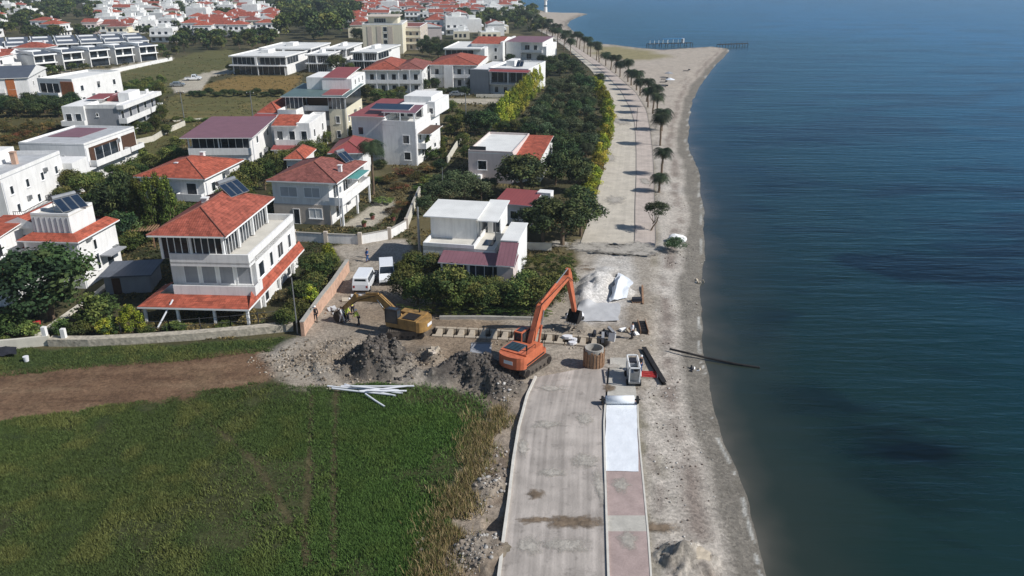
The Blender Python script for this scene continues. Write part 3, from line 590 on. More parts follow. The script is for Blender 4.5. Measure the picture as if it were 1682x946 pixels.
# ---------------------------------------------------------------- plants (leaves are small separate faces)
def leaf_cloud(centers, radii, per, size, seed, cols, up=0.3, aspect=1.0, droop=0.0):
    rs = np.random.RandomState(seed); n = len(centers) * per
    c = np.repeat(centers, per, 0); r = np.repeat(radii, per, 0)
    d = rs.normal(size=(n, 3)); d /= np.linalg.norm(d, axis=1)[:, None]
    rad = rs.rand(n) ** .45; p = c + d * r * rad[:, None]
    nrm = d + rs.normal(size=(n, 3)) * .7 + np.array([0, 0, up]); nrm /= np.linalg.norm(nrm, axis=1)[:, None]
    t = np.cross(nrm, rs.normal(size=(n, 3))); t /= np.linalg.norm(t, axis=1)[:, None]; b = np.cross(nrm, t)
    s = size * (.6 + .8 * rs.rand(n))[:, None]
    V = np.stack([p + t * s * aspect, p + b * s * .6, p - t * s * aspect, p - b * s * .6], 1).reshape(-1, 3)
    F = np.arange(n * 4).reshape(n, 4)
    ck = rs.randint(0, len(cols), len(centers)); base = np.array([lin(q) for q in cols])[ck]; base = np.repeat(base, per, 0)
    base = base * (.7 + .6 * rs.rand(n))[:, None]
    return V, F, np.repeat(base, 4, 0)
GREENS = {'broad': [(66, 84, 42), (86, 98, 48), (50, 68, 36), (106, 110, 58), (76, 92, 50)], 'dark': [(50, 68, 42), (64, 84, 48), (38, 54, 36), (80, 92, 54)], 'olive': [(84, 98, 70), (70, 86, 58), (102, 112, 80), (60, 76, 48)],
          'cypress': [(72, 90, 40), (58, 74, 36), (100, 114, 50)], 'lime': [(156, 162, 54), (130, 142, 48), (180, 176, 70), (100, 118, 44)], 'shrub': [(80, 98, 50), (104, 118, 60), (60, 78, 42)],
          'autumn': [(120, 92, 54), (96, 86, 50), (86, 84, 46)], 'palm': [(48, 62, 42), (62, 74, 50), (38, 50, 34)]}
CR = {}
def crown_proto(key, shape, seed, clumps, per, size, cols):
    """unit crown: radius .5, from z=0 to z=1"""
    rs = np.random.RandomState(seed); cs = []; rr = []
    for i in range(clumps):
        if shape == 'round':
            d = rs.normal(size=3); d /= np.linalg.norm(d); d[2] = abs(d[2]) if rs.rand() < .55 else d[2]; k = (.45 + .5 * rs.rand()) ** .7
            p = np.array([d[0] * .36 * k, d[1] * .36 * k, .5 + d[2] * .38 * k]); r = .13 + .09 * rs.rand()
            p[:2] *= 1 + .25 * (rs.rand() - .5)
        elif shape == 'umbrella':
            a = rs.rand() * 6.28; k = rs.rand() ** .5; p = np.array([math.cos(a) * .4 * k, math.sin(a) * .4 * k, .72 - .35 * k * k + .1 * rs.rand()]); r = .11 + .05 * rs.rand()
        elif shape == 'cone':
            z = rs.rand() ** 1.1; a = rs.rand() * 6.28; w_ = (.42 * (1 - z) ** .6) * (.5 + .5 * rs.rand()); p = np.array([math.cos(a) * w_, math.sin(a) * w_, .06 + z * .88]); r = .1 + .04 * rs.rand()
        elif shape == 'column':
            z = rs.rand(); a = rs.rand() * 6.28; w_ = .36 * min(1, (1.05 - z) * 2.2) * (.5 + .5 * rs.rand()); p = np.array([math.cos(a) * w_, math.sin(a) * w_, .05 + z * .9]); r = .13
        elif shape == 'box':
            p = np.array([rs.rand() * .9 - .45, rs.rand() * .9 - .45, rs.rand() * .85 + .05]); r = .1
        else:  # shrub
            a = rs.rand() * 6.28; k = rs.rand() ** .5; p = np.array([math.cos(a) * .38 * k, math.sin(a) * .38 * k, .15 + .6 * rs.rand() * (1 - .6 * k)]); r = .14 + .05 * rs.rand()
        cs.append(p); rr.append([r, r, r * (.8 if shape != 'column' else 1.1)])
    V, F, c = leaf_cloud(np.array(cs), np.array(rr), per, size, seed, cols)
    me = np_mesh('crown', V, F, [M['leaf']], c, smooth=False); CR.setdefault(key, []).append(me)
for v in range(3):
    crown_proto('broad', 'round', 10 + v, 46, 110, .026, GREENS['broad'])
    crown_proto('dark', 'round', 20 + v, 46, 120, .026, GREENS['dark'])
    crown_proto('olive', 'round', 30 + v, 36, 90, .026, GREENS['olive'])
    crown_proto('cypress', 'cone', 40 + v, 60, 90, .022, GREENS['cypress'])
    crown_proto('lime', 'column', 50 + v, 44, 80, .028, GREENS['lime'])
    crown_proto('shrub', 'shrub', 60 + v, 26, 80, .032, GREENS['shrub'])
    crown_proto('autumn', 'shrub', 70 + v, 26, 70, .028, GREENS['autumn'])
    crown_proto('far', 'round', 80 + v, 16, 36, .06, GREENS['broad'])
    crown_proto('fardark', 'round', 90 + v, 16, 40, .06, GREENS['dark'])
    crown_proto('umbrella', 'umbrella', 100 + v, 40, 100, .024, GREENS['dark'])
    crown_proto('hedge', 'box', 110 + v, 70, 60, .022, GREENS['shrub'])
TR = {}
def trunk_proto(key, n_limb, seed, r0=.035, top=.75, lean=0.0):
    rs = random.Random(seed); m = MB(); bend = [(rs.uniform(-.03, .03) + lean * t, rs.uniform(-.03, .03), t * .45) for t in (0, .33, .66, 1)]; bend[0] = (0, 0, -.03)
    m.tube(bend, [r0 * 1.3, r0, r0 * .8, r0 * .6], 7)
    for i in range(n_limb):
        a = i * 6.28 / n_limb + rs.random(); z = rs.uniform(.2, .42); x0 = lean * z
        m.tube([(x0, 0, z), (x0 + math.cos(a) * .12, math.sin(a) * .12, z + .13), (x0 + math.cos(a) * .26, math.sin(a) * .26, min(top, z + .34))], [r0 * .55, r0 * .35, r0 * .12], 5)
    o = m.build('trunk', M['bark']); TR[key] = o.data; bpy.data.objects.remove(o)
trunk_proto('multi', 5, 1); trunk_proto('thin', 3, 2, .022); trunk_proto('bent', 4, 3, .03, .75, .35)
def tree(name, label, x, y, h, w_, kind, trunk='multi', clear=.2, group=None, rz=None, cat='tree', z=0.0):
    """thing > trunk, crown"""
    t = thing(name, label, cat, (x, y, z), rnd.uniform(0, 6.28) if rz is None else rz, group)
    cr = bpy.data.objects.new('crown', rnd.choice(CR[kind])); COL.objects.link(cr); cr.parent = t
    cr.scale = (w_, w_, h * (1 - clear)); cr.location = (0, 0, h * clear)
    if trunk:
        tk = bpy.data.objects.new('trunk', TR[trunk]); COL.objects.link(tk); tk.parent = t; tk.scale = (w_ * .8, w_ * .8, h)
        if trunk == 'bent': cr.location = (.16 * w_, 0, h * clear)
    return t
def trees(name, what, group, kind, spec, trunk='multi', clear=.15, cat='tree'):
    """spec: (px, py_base, height, width) sorted by pixel x so that the labels can count from the left"""
    spec = sorted(spec)
    for i, (px, py, h, w_) in enumerate(spec):
        g = P(px, py); lab = what if len(spec) == 1 else f"{what}, {orl(i)}"
        tree(name, lab, g.x, g.y, h, w_, kind, trunk, clear, group if len(spec) > 1 else None, cat=cat)
# palms
def palm_crown(seed, n=64, L=1.0):
    rs = random.Random(seed); V = []; F = []; Cc = []
    cols = [lin(c) for c in GREENS['palm']]; dry = lin((126, 106, 72))
    def frond(a, el, ln, col):
        i0 = len(V); seg = 9; pts = []; x = z = 0; e = el
        for k in range(seg + 1):
            pts.append((x, z)); x += math.cos(e) * ln / seg; z += math.sin(e) * ln / seg; e -= (el + 1.0) / seg * 1.25
        ca, sa = math.cos(a), math.sin(a)
        for k in range(1, seg + 1):
            w_ = ln * .34 * math.sin(math.pi * min(1, (k + .6) / (seg + 1.2))) ** .6
            for sgn in (1, -1):
                for q in (0, .5):
                    x0, z0 = pts[k - 1]; x1, z1 = pts[k]; bx, bz = x0 + (x1 - x0) * q, z0 + (z1 - z0) * q; ex, ez = x0 + (x1 - x0) * (q + .28), z0 + (z1 - z0) * (q + .28)
                    tx, tz = bx + (x1 - x0) * .9, bz + (z1 - z0) * .9 - w_ * .35
                    for (X, Y, Zz) in ((bx, 0, bz), (ex, 0, ez), (tx, sgn * w_, tz)): V.append((X * ca - Y * sa, X * sa + Y * ca, Zz))
                    F.append((len(V) - 3, len(V) - 2, len(V) - 1)); f = rs.uniform(.75, 1.3); Cc.extend([tuple(c * f for c in col)] * 3)
    for i in range(n): frond(i * 2.4 + rs.random() * .5, rs.uniform(-.5, 1.35), L * rs.uniform(.75, 1.1), rs.choice(cols))
    for i in range(16): frond(i * .9, rs.uniform(-1.3, -.6), L * .65, dry if i % 3 else cols[0])
    me = np_mesh('crown', np.array(V), np.array(F), [M['leaf']], np.array(Cc), smooth=False); return me
PALMS = [palm_crown(s) for s in (1, 2, 3)]
def palm_trunk():
    m = MB(); n = 14; rad = [.19 * (1.25 if k == 0 else 1) * (1.0 if k % 2 else 1.14) * (1 - .2 * k / n) for k in range(n + 1)]
    m.tube([(0.02 * math.sin(k), 0.02 * math.cos(k), k / n - (.03 if k == 0 else 0)) for k in range(n + 1)], rad, 9); o = m.build('trunk', M['palmbark']); me = o.data; bpy.data.objects.remove(o); return me
PTR = palm_trunk()
def palm(label, x, y, h, L, group=None):
    t = thing('palm_tree', label, 'palm tree', (x, y, 0), rnd.uniform(0, 6.28), group); t.rotation_euler[0] = rnd.uniform(-.07, .07); t.rotation_euler[1] = rnd.uniform(-.07, .07)
    tk = bpy.data.objects.new('trunk', PTR); COL.objects.link(tk); tk.parent = t; tk.scale = (1, 1, h)
    c = bpy.data.objects.new('crown', rnd.choice(PALMS)); COL.objects.link(c); c.parent = t; c.location = (0, 0, h); c.scale = (L, L, L * .95)
    return t
# ---------------------------------------------------------------- houses
def frame(fl, fr, br, z):
    """plan rectangle of a building from three of its top corners, surveyed at height z -> front-left corner, yaw, width, depth"""
    a, b, c = P(*fl, z), P(*fr, z), P(*br, z); u = b - a; v = c - b
    yu = math.atan2(u.y, u.x); yv = math.atan2(v.y, v.x) - math.pi / 2
    W, D = u.length, v.length; yaw = (yu * W + yv * D) / (W + D) if abs(yu - yv) < .5 else yv
    yaw = yaw if D > 3 else yu
    o = b - Vector((math.cos(yaw), math.sin(yaw), 0)) * W
    return Vector((o.x, o.y, 0)), yaw, W, D
def hip(m, x0, x1, y0, y1, z, rise, ov, mi=0, fmi=1, th=.18, inset=None):
    x0 -= ov; x1 += ov; y0 -= ov; y1 += ov; W, D = x1 - x0, y1 - y0
    e = (inset if inset is not None else min(W, D) / 2)
    if W >= D: r0, r1 = (x0 + e, (y0 + y1) / 2), (x1 - e, (y0 + y1) / 2)
    else: r0, r1 = ((x0 + x1) / 2, y0 + e), ((x0 + x1) / 2, y1 - e)
    zt = z + th; A, B, Cc, Dd = (x0, y0, zt), (x1, y0, zt), (x1, y1, zt), (x0, y1, zt); r0 = (*r0, zt + rise); r1 = (*r1, zt + rise)
    if W >= D:
        m.face([A, B, r1, r0], mi); m.face([B, Cc, r1], mi); m.face([Cc, Dd, r0, r1], mi); m.face([Dd, A, r0], mi)
    else:
        m.face([A, B, r0], mi); m.face([B, Cc, r1, r0], mi); m.face([Cc, Dd, r1], mi); m.face([Dd, A, r0, r1], mi)
    for p, q in ((A, B), (B, Cc), (Cc, Dd), (Dd, A)): m.face([(p[0], p[1], z), (q[0], q[1], z), q, p], fmi)
    m.face([(x0, y1, z), (x1, y1, z), (x1, y0, z), (x0, y0, z)], fmi)
def gable(m, x0, x1, y0, y1, z, rise, ov, axis='x', mi=0, fmi=1, th=.15):
    x0 -= ov; x1 += ov; y0 -= ov; y1 += ov
    if axis == 'x':
        ym = (y0 + y1) / 2; a = [(x0, y0, z), (x0, ym, z + rise), (x0, y1, z)]; b = [(x1, y0, z), (x1, ym, z + rise), (x1, y1, z)]
    else:
        xm = (x0 + x1) / 2; a = [(x0, y0, z), (xm, y0, z + rise), (x1, y0, z)]; b = [(x0, y1, z), (xm, y1, z + rise), (x1, y1, z)]
    up = lambda p: (p[0], p[1], p[2] + th)
    q = [(a[0], b[0], b[1], a[1]), (a[1], b[1], b[2], a[2])]
    for f in q:
        f_ = [up(p) for p in f]; f_ = f_ if axis == 'x' else f_[::-1]; m.face(f_, mi); m.face([p for p in (f if axis != 'x' else f[::-1])], fmi)
    for p, r in ((a[0], b[0]), (a[2], b[2])): m.face([p, r, up(r), up(p)], fmi)
    for e in (a, b): m.face([e[0], e[1], up(e[1]), up(e[0])], fmi); m.face([e[1], e[2], up(e[2]), up(e[1])], fmi)
    m.face(a, fmi); m.face(b[::-1], fmi)
def mono(m, x0, x1, y0, y1, zf, zb, ov=.25, mi=0, fmi=1, th=.12, axis='y'):
    x0 -= ov; x1 += ov; y0 -= ov; y1 += ov
    z = (lambda x, y: zf + (zb - zf) * ((y - y0) / (y1 - y0) if axis == 'y' else (x - x0) / (x1 - x0)))
    lo = [(x, y, z(x, y)) for x, y in ((x0, y0), (x1, y0), (x1, y1), (x0, y1))]; hi = [(p[0], p[1], p[2] + th) for p in lo]
    m.face(hi, mi); m.face(lo[::-1], fmi)
    for k in range(4): m.face([lo[k], lo[(k + 1) % 4], hi[(k + 1) % 4], hi[k]], fmi)
HS = []
class House:
    """local frame: x to the right along the front, y backwards, z up; origin on the front-left corner"""
    def __init__(s, name, label, corners, z, cat='house', group=None, wall='white'):
        s.o, s.yaw, s.W, s.D = frame(*corners, z); s.z = z; s.wm = M[wall]
        c = s.o + Matrix.Rotation(s.yaw, 3, 'Z') @ Vector((s.W / 2, s.D / 2, 0)); s.off = Vector((-s.W / 2, -s.D / 2, 0))
        s.root = thing(name, label, cat, (c.x, c.y, 0), s.yaw, group); HS.append(s)
    def part(s, name, m, mats, parent=None, shift=True):
        if parent is None: m.v = [(v[0] + s.off.x, v[1] + s.off.y, v[2]) for v in m.v]; return m.build(name, mats, s.root)
        m.v = [(v[0] + s.off.x, v[1] + s.off.y, v[2]) for v in m.v]; return m.build(name, mats, parent)
    def loc(s, px, py, z):
        """house coordinates of a surveyed pixel"""
        p = P(px, py, z) - s.o; q = Matrix.Rotation(-s.yaw, 3, 'Z') @ Vector((p.x, p.y, 0)); return q.x, q.y
    def body(s, x0=0, x1=None, y0=0, y1=None, z0=-.4, z1=None, mi=None, name='wall', top=None):
        x1 = s.W if x1 is None else x1; y1 = s.D if y1 is None else y1; z1 = s.z if z1 is None else z1
        m = MB().box(x0, x1, y0, y1, z0, z1, 0, top=1 if top else None); return s.part(name, m, [mi or s.wm] + ([top] if top else []))
    def parapet(s, x0, x1, y0, y1, z, h=.5, t=.2, mt=None, name='parapet'):
        m = MB(); mt = mt or s.wm
        m.box(x0, x1, y0, y0 + t, z, z + h); m.box(x0, x1, y1 - t, y1, z, z + h); m.box(x0, x0 + t, y0 + t, y1 - t, z, z + h); m.box(x1 - t, x1, y0 + t, y1 - t, z, z + h)
        return s.part(name, m, mt)
    def flat(s, x0, x1, y0, y1, z, mt='roofgrey', h=.45, ov=0.0, name='roof'):
        m = MB().box(x0 - ov, x1 + ov, y0 - ov, y1 + ov, z, z + .12); r = s.part(name, m, M[mt])
        if h: s.parapet(x0 - ov, x1 + ov, y0 - ov, y1 + ov, z + .122, h, .18)
    def hip(s, x0=0, x1=None, y0=0, y1=None, z=None, rise=1.5, ov=.55, mt='tile', name='roof', inset=None):
        x1 = s.W if x1 is None else x1; y1 = s.D if y1 is None else y1; z = s.z if z is None else z
        m = MB(); hip(m, x0, x1, y0, y1, z + .003, rise, ov, inset=inset); r = s.part(name, m, [M[mt], M['white2']])
        if z < 30:
            X0, X1, Y0, Y1 = x0 - ov, x1 + ov, y0 - ov, y1 + ov; e = inset if inset is not None else min(X1 - X0, Y1 - Y0) / 2; zt = z + .2; c = MB()
            a, b = ((X0 + e, (Y0 + Y1) / 2), (X1 - e, (Y0 + Y1) / 2)) if X1 - X0 >= Y1 - Y0 else (((X0 + X1) / 2, Y0 + e), ((X0 + X1) / 2, Y1 - e)); a = (*a, zt + rise); b = (*b, zt + rise)
            if (Vector(a) - Vector(b)).length > .2: c.tube([a, b], .11, 6)
            for q, w_ in (((X0, Y0, zt), a), ((X1, Y1, zt), b), ((X1, Y0, zt), b if X1 - X0 >= Y1 - Y0 else a), ((X0, Y1, zt), a if X1 - X0 >= Y1 - Y0 else b)): c.tube([q, w_], .1, 6)
            s.part('ridge_cap', c, M['ridge'], r)
        return r
    def gab(s, x0=0, x1=None, y0=0, y1=None, z=None, rise=1.3, ov=.4, mt='tile', axis='x', name='roof'):
        x1 = s.W if x1 is None else x1; y1 = s.D if y1 is None else y1; z = s.z if z is None else z
        m = MB(); gable(m, x0, x1, y0, y1, z + .003, rise, ov, axis); return s.part(name, m, [M[mt], s.wm])
    def mono(s, x0, x1, y0, y1, zf, zb, mt='mauve', ov=.25, axis='y', name='roof'):
        m = MB(); mono(m, x0, x1, y0, y1, zf, zb, ov, axis=axis); return s.part(name, m, [M[mt], M['white2']])
    def win(s, side, a, z, w=1.1, h=1.3, at=None, name='window', glass='glass', frame_='white2', shutter=None, detail=None):
        """window on side F(ront) R(ight) L(eft) B(ack) of the plane at; frame with sill, pane as its sub-part"""
        at = at if at is not None else {'F': 0, 'R': s.W, 'L': 0, 'B': s.D}[side]
        def tr(u, d, zz):   # u along wall, d outwards
            return {'F': (u, at - d, zz), 'B': (u, at + d, zz), 'R': (at + d, u, zz), 'L': (at - d, u, zz)}[side]
        def bx(m, u0, u1, d0, d1, z0, z1, mi=0):
            p, q = tr(u0, d0, z0), tr(u1, d1, z1); m.box(min(p[0], q[0]), max(p[0], q[0]), min(p[1], q[1]), max(p[1], q[1]), z0, z1, mi)
        m = MB(); f = .09
        bx(m, a, a + w, -.02, .06, z, z + f); bx(m, a, a + w, -.02, .06, z + h - f, z + h); bx(m, a, a + f, -.02, .06, z + f, z + h - f); bx(m, a + w - f, a + w, -.02, .06, z + f, z + h - f)
        if w > 1.0:
            k = max(1, int(w / .9))
            for i in range(1, k + (0 if w < 1.0 else 0)): bx(m, a + w * i / k - .03, a + w * i / k + .03, 0, .05, z + f, z + h - f)
        if name == 'window': bx(m, a - .08, a + w + .08, -.02, .14, z - .07, z - .003)
        o = s.part(name, m, M[frame_]); g = MB(); bx(g, a + f, a + w - f, -.015, .025, z + f, z + h - f)
        s.part('pane', g, M[glass] if not shutter else M[shutter], o); return o
    def wins(s, side, n, z, w=1.1, h=1.3, a0=None, a1=None, at=None, **k):
        Lg = s.W if side in 'FB' else s.D; a0 = 0 if a0 is None else a0; a1 = Lg if a1 is None else a1
        for i in range(n): c = a0 + (a1 - a0) * (i + .5) / n; s.win(side, c - w / 2, z, w, h, at, **k)
    def box(s, name, x0, x1, y0, y1, z0, z1, mt, parent=None): return s.part(name, MB().box(x0, x1, y0, y1, z0, z1), M[mt] if isinstance(mt, str) else mt, parent)
    def balcony(s, x0, x1, y0, y1, z, h=.95, rail='solid', sides='FRL', mt=None):
        sl = s.part('balcony', MB().box(x0, x1, y0, y1, z - .15, z), s.wm); m = MB(); t = .12
        def seg(a0, a1, b0, b1):
            if rail == 'solid': m.box(a0, a1, b0, b1, z + .002, z + h)
            else:
                m.box(a0, a1, b0, b1, z + h - .06, z + h); dx, dy = a1 - a0, b1 - b0; n = int(max(dx, dy) / .35) + 1
                for i in range(n + 1):
                    if dx > dy: c = a0 + .03 + (dx - .06) * i / n; m.box(c - .02, c + .02, b0 + .03, b1 - .03, z, z + h - .06)
                    else: c = b0 + .03 + (dy - .06) * i / n; m.box(a0 + .03, a1 - .03, c - .02, c + .02, z, z + h - .06)
        if 'F' in sides: seg(x0, x1, y0, y0 + t)
        if 'R' in sides: seg(x1 - t, x1, y0 + t, y1)
        if 'L' in sides: seg(x0, x0 + t, y0 + t, y1)
        if 'B' in sides: seg(x0 + t, x1 - t, y1 - t, y1)
        s.part('railing', m, (mt and M[mt]) or (s.wm if rail == 'solid' else M['rail']), sl); return sl
    def chimney(s, x, y, z, h=1.1, w=.6, mt='white', parent=None):
        m = MB().box(x, x + w, y, y + w, z, z + h).box(x - .08, x + w + .08, y - .08, y + w + .08, z + h + .002, z + h + .1); s.part('chimney', m, M[mt], parent)
    def solar(s, x, y, z, yaw=0.0, n=2, parent=None):
        """solar water heater: tilted collectors on a frame with a tank"""
        Mx = Matrix.Translation((x, y, z)) @ Matrix.Rotation(yaw, 4, 'Z'); m = MB(); w_ = n * 1.05
        T = Mx @ Matrix.Rotation(R(38), 4, 'X')
        for i in range(n): m.box(i * 1.05, i * 1.05 + 1.0, 0, 2.0, .1, .2, 0, T); m.box(i * 1.05 + .06, i * 1.05 + .94, .06, 1.94, .202, .21, 1, T)
        m.box(0, .06, 1.5, 1.56, -.2, 1.25, 2, Mx); m.box(w_ - .1, w_ - .04, 1.5, 1.56, -.2, 1.25, 2, Mx); m.box(0, w_ - .04, 1.5, 1.56, .9, .96, 2, Mx)
        o = s.part('solar_water_heater', m, [M['metal'], M['solar'], M['metal']], parent)
        t = MB(); a = Mx @ Vector((.1, 1.75, 1.5)); b = Mx @ Vector((w_ - .2, 1.75, 1.5)); t.tube([a, b], .27, 12); s.part('tank', t, M['metal'], o)
        return o
    def clutter(s, seed, walls=('R', 'F')):
        """air conditioners, drain pipes and aerials"""
        rs = random.Random(seed)
        for sd in walls:
            L_ = s.D if sd == 'R' else s.W
            for k in range(2):
                u = rs.uniform(.15, .85) * L_; z = rs.choice((2.3, 5.1)) if s.z > 5 else 2.2
                b = (s.W + .003, s.W + .33, u, u + .85) if sd == 'R' else (u, u + .85, -.33, -.003); s.part('air_conditioner', MB().box(b[0], b[1], b[2], b[3], z, z + .6), M['metal'])
            b = (s.W + .003, s.W + .1, .12, .22) if sd == 'R' else (.12, .22, -.1, -.003); s.part('drain_pipe', MB().box(b[0], b[1], b[2], b[3], -.2, s.z - .4), M['pipe'])
    def pillars(s, pts, z0, z1, w=.25, mt='white2'):
        for x, y in pts: s.part('pillar', MB().box(x, x + w, y, y + w, z0, z1), M[mt])
    def glazing(s, name, x0, x1, y0, y1, z0, z1, side, n):
        """full-height glazed wall with mullions"""
        o = s.part(name, MB().box(x0, x1, y0, y1, z0, z1), M['glass']); m = MB()
        for i in range(n + 1):
            if side == 'F': c = x0 + (x1 - x0) * i / n; m.box(c - .04, c + .04, y0 - .05, y0 + .02, z0, z1)
            else: c = y0 + (y1 - y0) * i / n; m.box(x1 - .02, x1 + .05, c - .04, c + .04, z0, z1)
        s.part('mullions', m, M['white2'], o); return o

# ---- 1: large three-storey house with a red hipped roof and a glazed top floor
h = House('villa', 'large white house with red hipped roof over a glazed top floor, by the excavation', ((243, 388), (371, 392), (447, 327)), 8.6)
W, D = h.W, h.D; ov = .8
hx0, hx1, hy0, hy1 = ov, W - ov, ov, D - ov
r = h.hip(hx0, hx1, hy0, hy1, 8.6, 1.9, ov, 'tile')
h.solar(W * .62, D * .66, 10.0, R(72), 3, r); h.chimney(W * .34, D * .5, 9.4, 1.2, parent=r)
h.box('core', hx0 + 1.6, hx1 - 1.2, hy0 + 1.4, hy1, 6.0, 8.6, 'white')
h.glazing('glazed_wall', hx0 + .1, hx1 - .1, hy0 + .1, hy0 + .2, 6.0, 8.599, 'F', 9); h.glazing('glazed_wall', hx1 - .35, hx1 - .2, hy0 + .35, hy1 - .2, 6.02, 8.598, 'R', 16)
h.pillars([(hx0, hy0 - .05), (hx0 + (hx1 - hx0) * .47, hy0 - .08), (hx1 - .12, hy0 - .05), (hx1 - .12, hy0 + 4), (hx1 - .12, hy0 + 8.2), (hx1 - .12, hy1 - .4)], 6.0, 8.597, .24)
ax0, ay0 = h.loc(262, 418, 6.6); bx1, _ = h.loc(404, 423, 6.6); _, by1 = h.loc(488, 352, 6.6)
X0, X1, Y0, Y1 = ax0, bx1, -2.0 if ay0 < -4 else ay0 + .2, by1
h.box('wall', X0, X1, Y0 + 1.6, Y1, -.6, 5.75, 'white')
h.flat(X0, X1, Y0 + 1.6, Y1, 5.752, 'terr', 0, name='terrace')
h.parapet(X0 + .9, X1, Y0, Y1, 5.3, 1.35, .2, M['white']); h.box('terrace', X0 + .9, X1, Y0, Y0 + 1.6, 5.55, 5.748, 'white')
h.wins('F', 4, 2.75, 1.6, 2.2, X0 + 1.2, X1 - .4, at=Y0 + 1.6, name='window', shutter='greywall')
h.balcony(X0 + 1.0, X1 + .5, Y0 - .5, Y0 + 1.6, 2.5, .85, 'solid', 'FR')
for i, (a, b) in enumerate(((2.2, 1.6), (5.6, 1.0), (8.2, 1.8), (11.8, 1.0), (14.2, 1.4))):
    if Y0 + a + b < Y1: h.win('R', Y0 + a, 3.2, b, 1.7, at=X1)
for a in (3, 6.8, 10.5, 14): h.win('R', Y0 + a, .1, 1.2, 1.3, at=X1) if Y0 + a + 1.3 < Y1 else None
# skirt roof over the ground floor
sx0, sy0 = h.loc(225, 504, 1.9); sx1, _ = h.loc(410, 507, 1.9)
m = MB(); zi, zo = 2.35, 1.9; A = [(sx0, sy0), (sx1, sy0), (sx1, Y1 + 1), ]; I = [(X0 + .2, Y0 + .6), (X1 + .04, Y0 + .6), (X1 + .04, Y1 + 1)]
m.face([(sx0, sy0, zo), (sx1, sy0, zo), (X1 + .04, Y0 - .45, zi), (X0 - .6, Y0 - .45, zi)], 0); m.face([(sx1, sy0, zo), (sx1, Y1 + 1, zo), (X1 + .04, Y1 + 1, 2.9), (X1 + .04, Y0 - .45, 2.9)], 0)
m.face([(sx0, sy0, zo), (X0 - .6, Y0 - .45, zi), (X0 - .6, Y0 + 3, zi), (sx0, Y0 + 3, zo)], 0)
m.box(sx0, sx1, sy0, sy0 + .1, zo - .2, zo - .004, 1); m.box(sx1 - .1, sx1, sy0 + .1, Y1 + 1, zo - .2, zo - .004, 1)
h.part('porch_roof', m, [M['tile2'], M['white2']])
h.pillars([(sx0 + .4, sy0 + .3), (sx0 + (sx1 - sx0) * .33, sy0 + .3), (sx0 + (sx1 - sx0) * .66, sy0 + .3), (sx1 - .5, sy0 + .3), (sx1 - .5, sy0 + 5), (sx1 - .5, sy0 + 10), (sx1 - .5, sy0 + 15)], -.2, zo - .2)
h.box('stair', X0 - 2.2, X0 + .02, Y0 + 2, Y0 + 4, -.3, 1.6, 'white')
h.win('F', X0 + 1.5, -.2, 2.4, 1.7, at=Y0 + 1.6); h.win('F', X0 + 5, -.2, 2.4, 1.7, at=Y0 + 1.6)
V1 = h

# ---- 2: two-storey white house, brownish red roof
h = House('villa', 'white house with brown-red hipped roof and long side balcony behind the white garden wall', ((435, 300), (553, 303), (608, 268)), 6.1)
W, D = h.W, h.D
h.body(.5, W * .86, .5, D - .4, z1=6.1)
r = h.hip(.5, W - .5, .5, D - .5, 6.1, 1.7, .55, 'tile3'); h.chimney(W * .86, D * .35, 6.7, .9, .5, parent=r); h.solar(W * .82, D * .68, 6.9, R(72), 2, r)
h.win('F', 1.6, 3.9, 2.6, 1.5, at=.5, shutter='roofgrey'); h.win('F', W * .5, 3.9, 2.4, 1.5, at=.5, shutter='roofgrey')
h.box('lower_cladding', .45, W * .86 + .03, .4, .498, -.2, 2.9, 'stoney'); h.win('F', W * .55, .9, 2.0, 1.5, at=.4, shutter='roofwhite'); h.win('F', W * .32, -.05, 1.0, 2.3, at=.4, name='door')
h.balcony(W * .86 + .003, W + .5, .3, D - .4, 3.1, 1.0, 'solid', 'FRB'); h.win('R', 2, 3.3, 2, 2.1, at=W * .86); h.win('R', 6, 3.3, 2, 2.1, at=W * .86); h.win('R', 2.5, .4, 2, 2.0, at=W * .86)
h.mono(W * .87, W + .5, D * .55, D - .6, 5.0, 5.05, 'tealcloth', .05, name='awning'); h.pillars([(W + .2, .4), (W + .2, D * .5), (W + .2, D - .8)], -.2, 2.95)
# ---- 3: left white house with solar heater and red tile band
h = House('villa', 'white house with red tile band and roof solar heater, behind the big dark tree', ((40, 388), (124, 392), (182, 358)), 6.0)
W, D = h.W, h.D; h.body(0, W, .0, D, z1=5.6)
m = MB()
for (a, b, c, d_) in (((-.5, -.5), (W + .5, -.5), (W - .7, .8), (.7, .8)), ((W + .5, -.5), (W + .5, D + .3), (W - .7, D - .4), (W - .7, .8)), ((W + .5, D + .3), (-.5, D + .3), (.7, D - .4), (W - .7, D - .4)), ((-.5, D + .3), (-.5, -.5), (.7, .8), (.7, D - .4))):
    m.face([(*a, 5.75), (*b, 5.75), (*c, 6.35), (*d_, 6.35)], 0); m.box(min(a[0], b[0]), max(a[0], b[0]) + .01, min(a[1], b[1]), max(a[1], b[1]) + .01, 5.6, 5.748, 1)
m.face([(-.5, -.5, 5.6), (-.5, D + .3, 5.6), (W + .5, D + .3, 5.6), (W + .5, -.5, 5.6)], 1)
h.part('tile_band', m, [M['tile2'], M['white2']])
h.box('roof_room', .9, W - .9, .9, D * .72, 5.62, 8.2, 'white'); h.flat(.9, W - .9, .9, D * .72, 8.2, 'terr', .25); h.solar(4.4, 1.4, 8.4, R(66), 3)
m = MB(); [m.box(1.2 + i * (W - 2.4) / 6, 1.32 + i * (W - 2.4) / 6, .84, .9 - .002, 6.4, 8.1) for i in range(7)]; h.part('pilasters', m, M['greywall'])
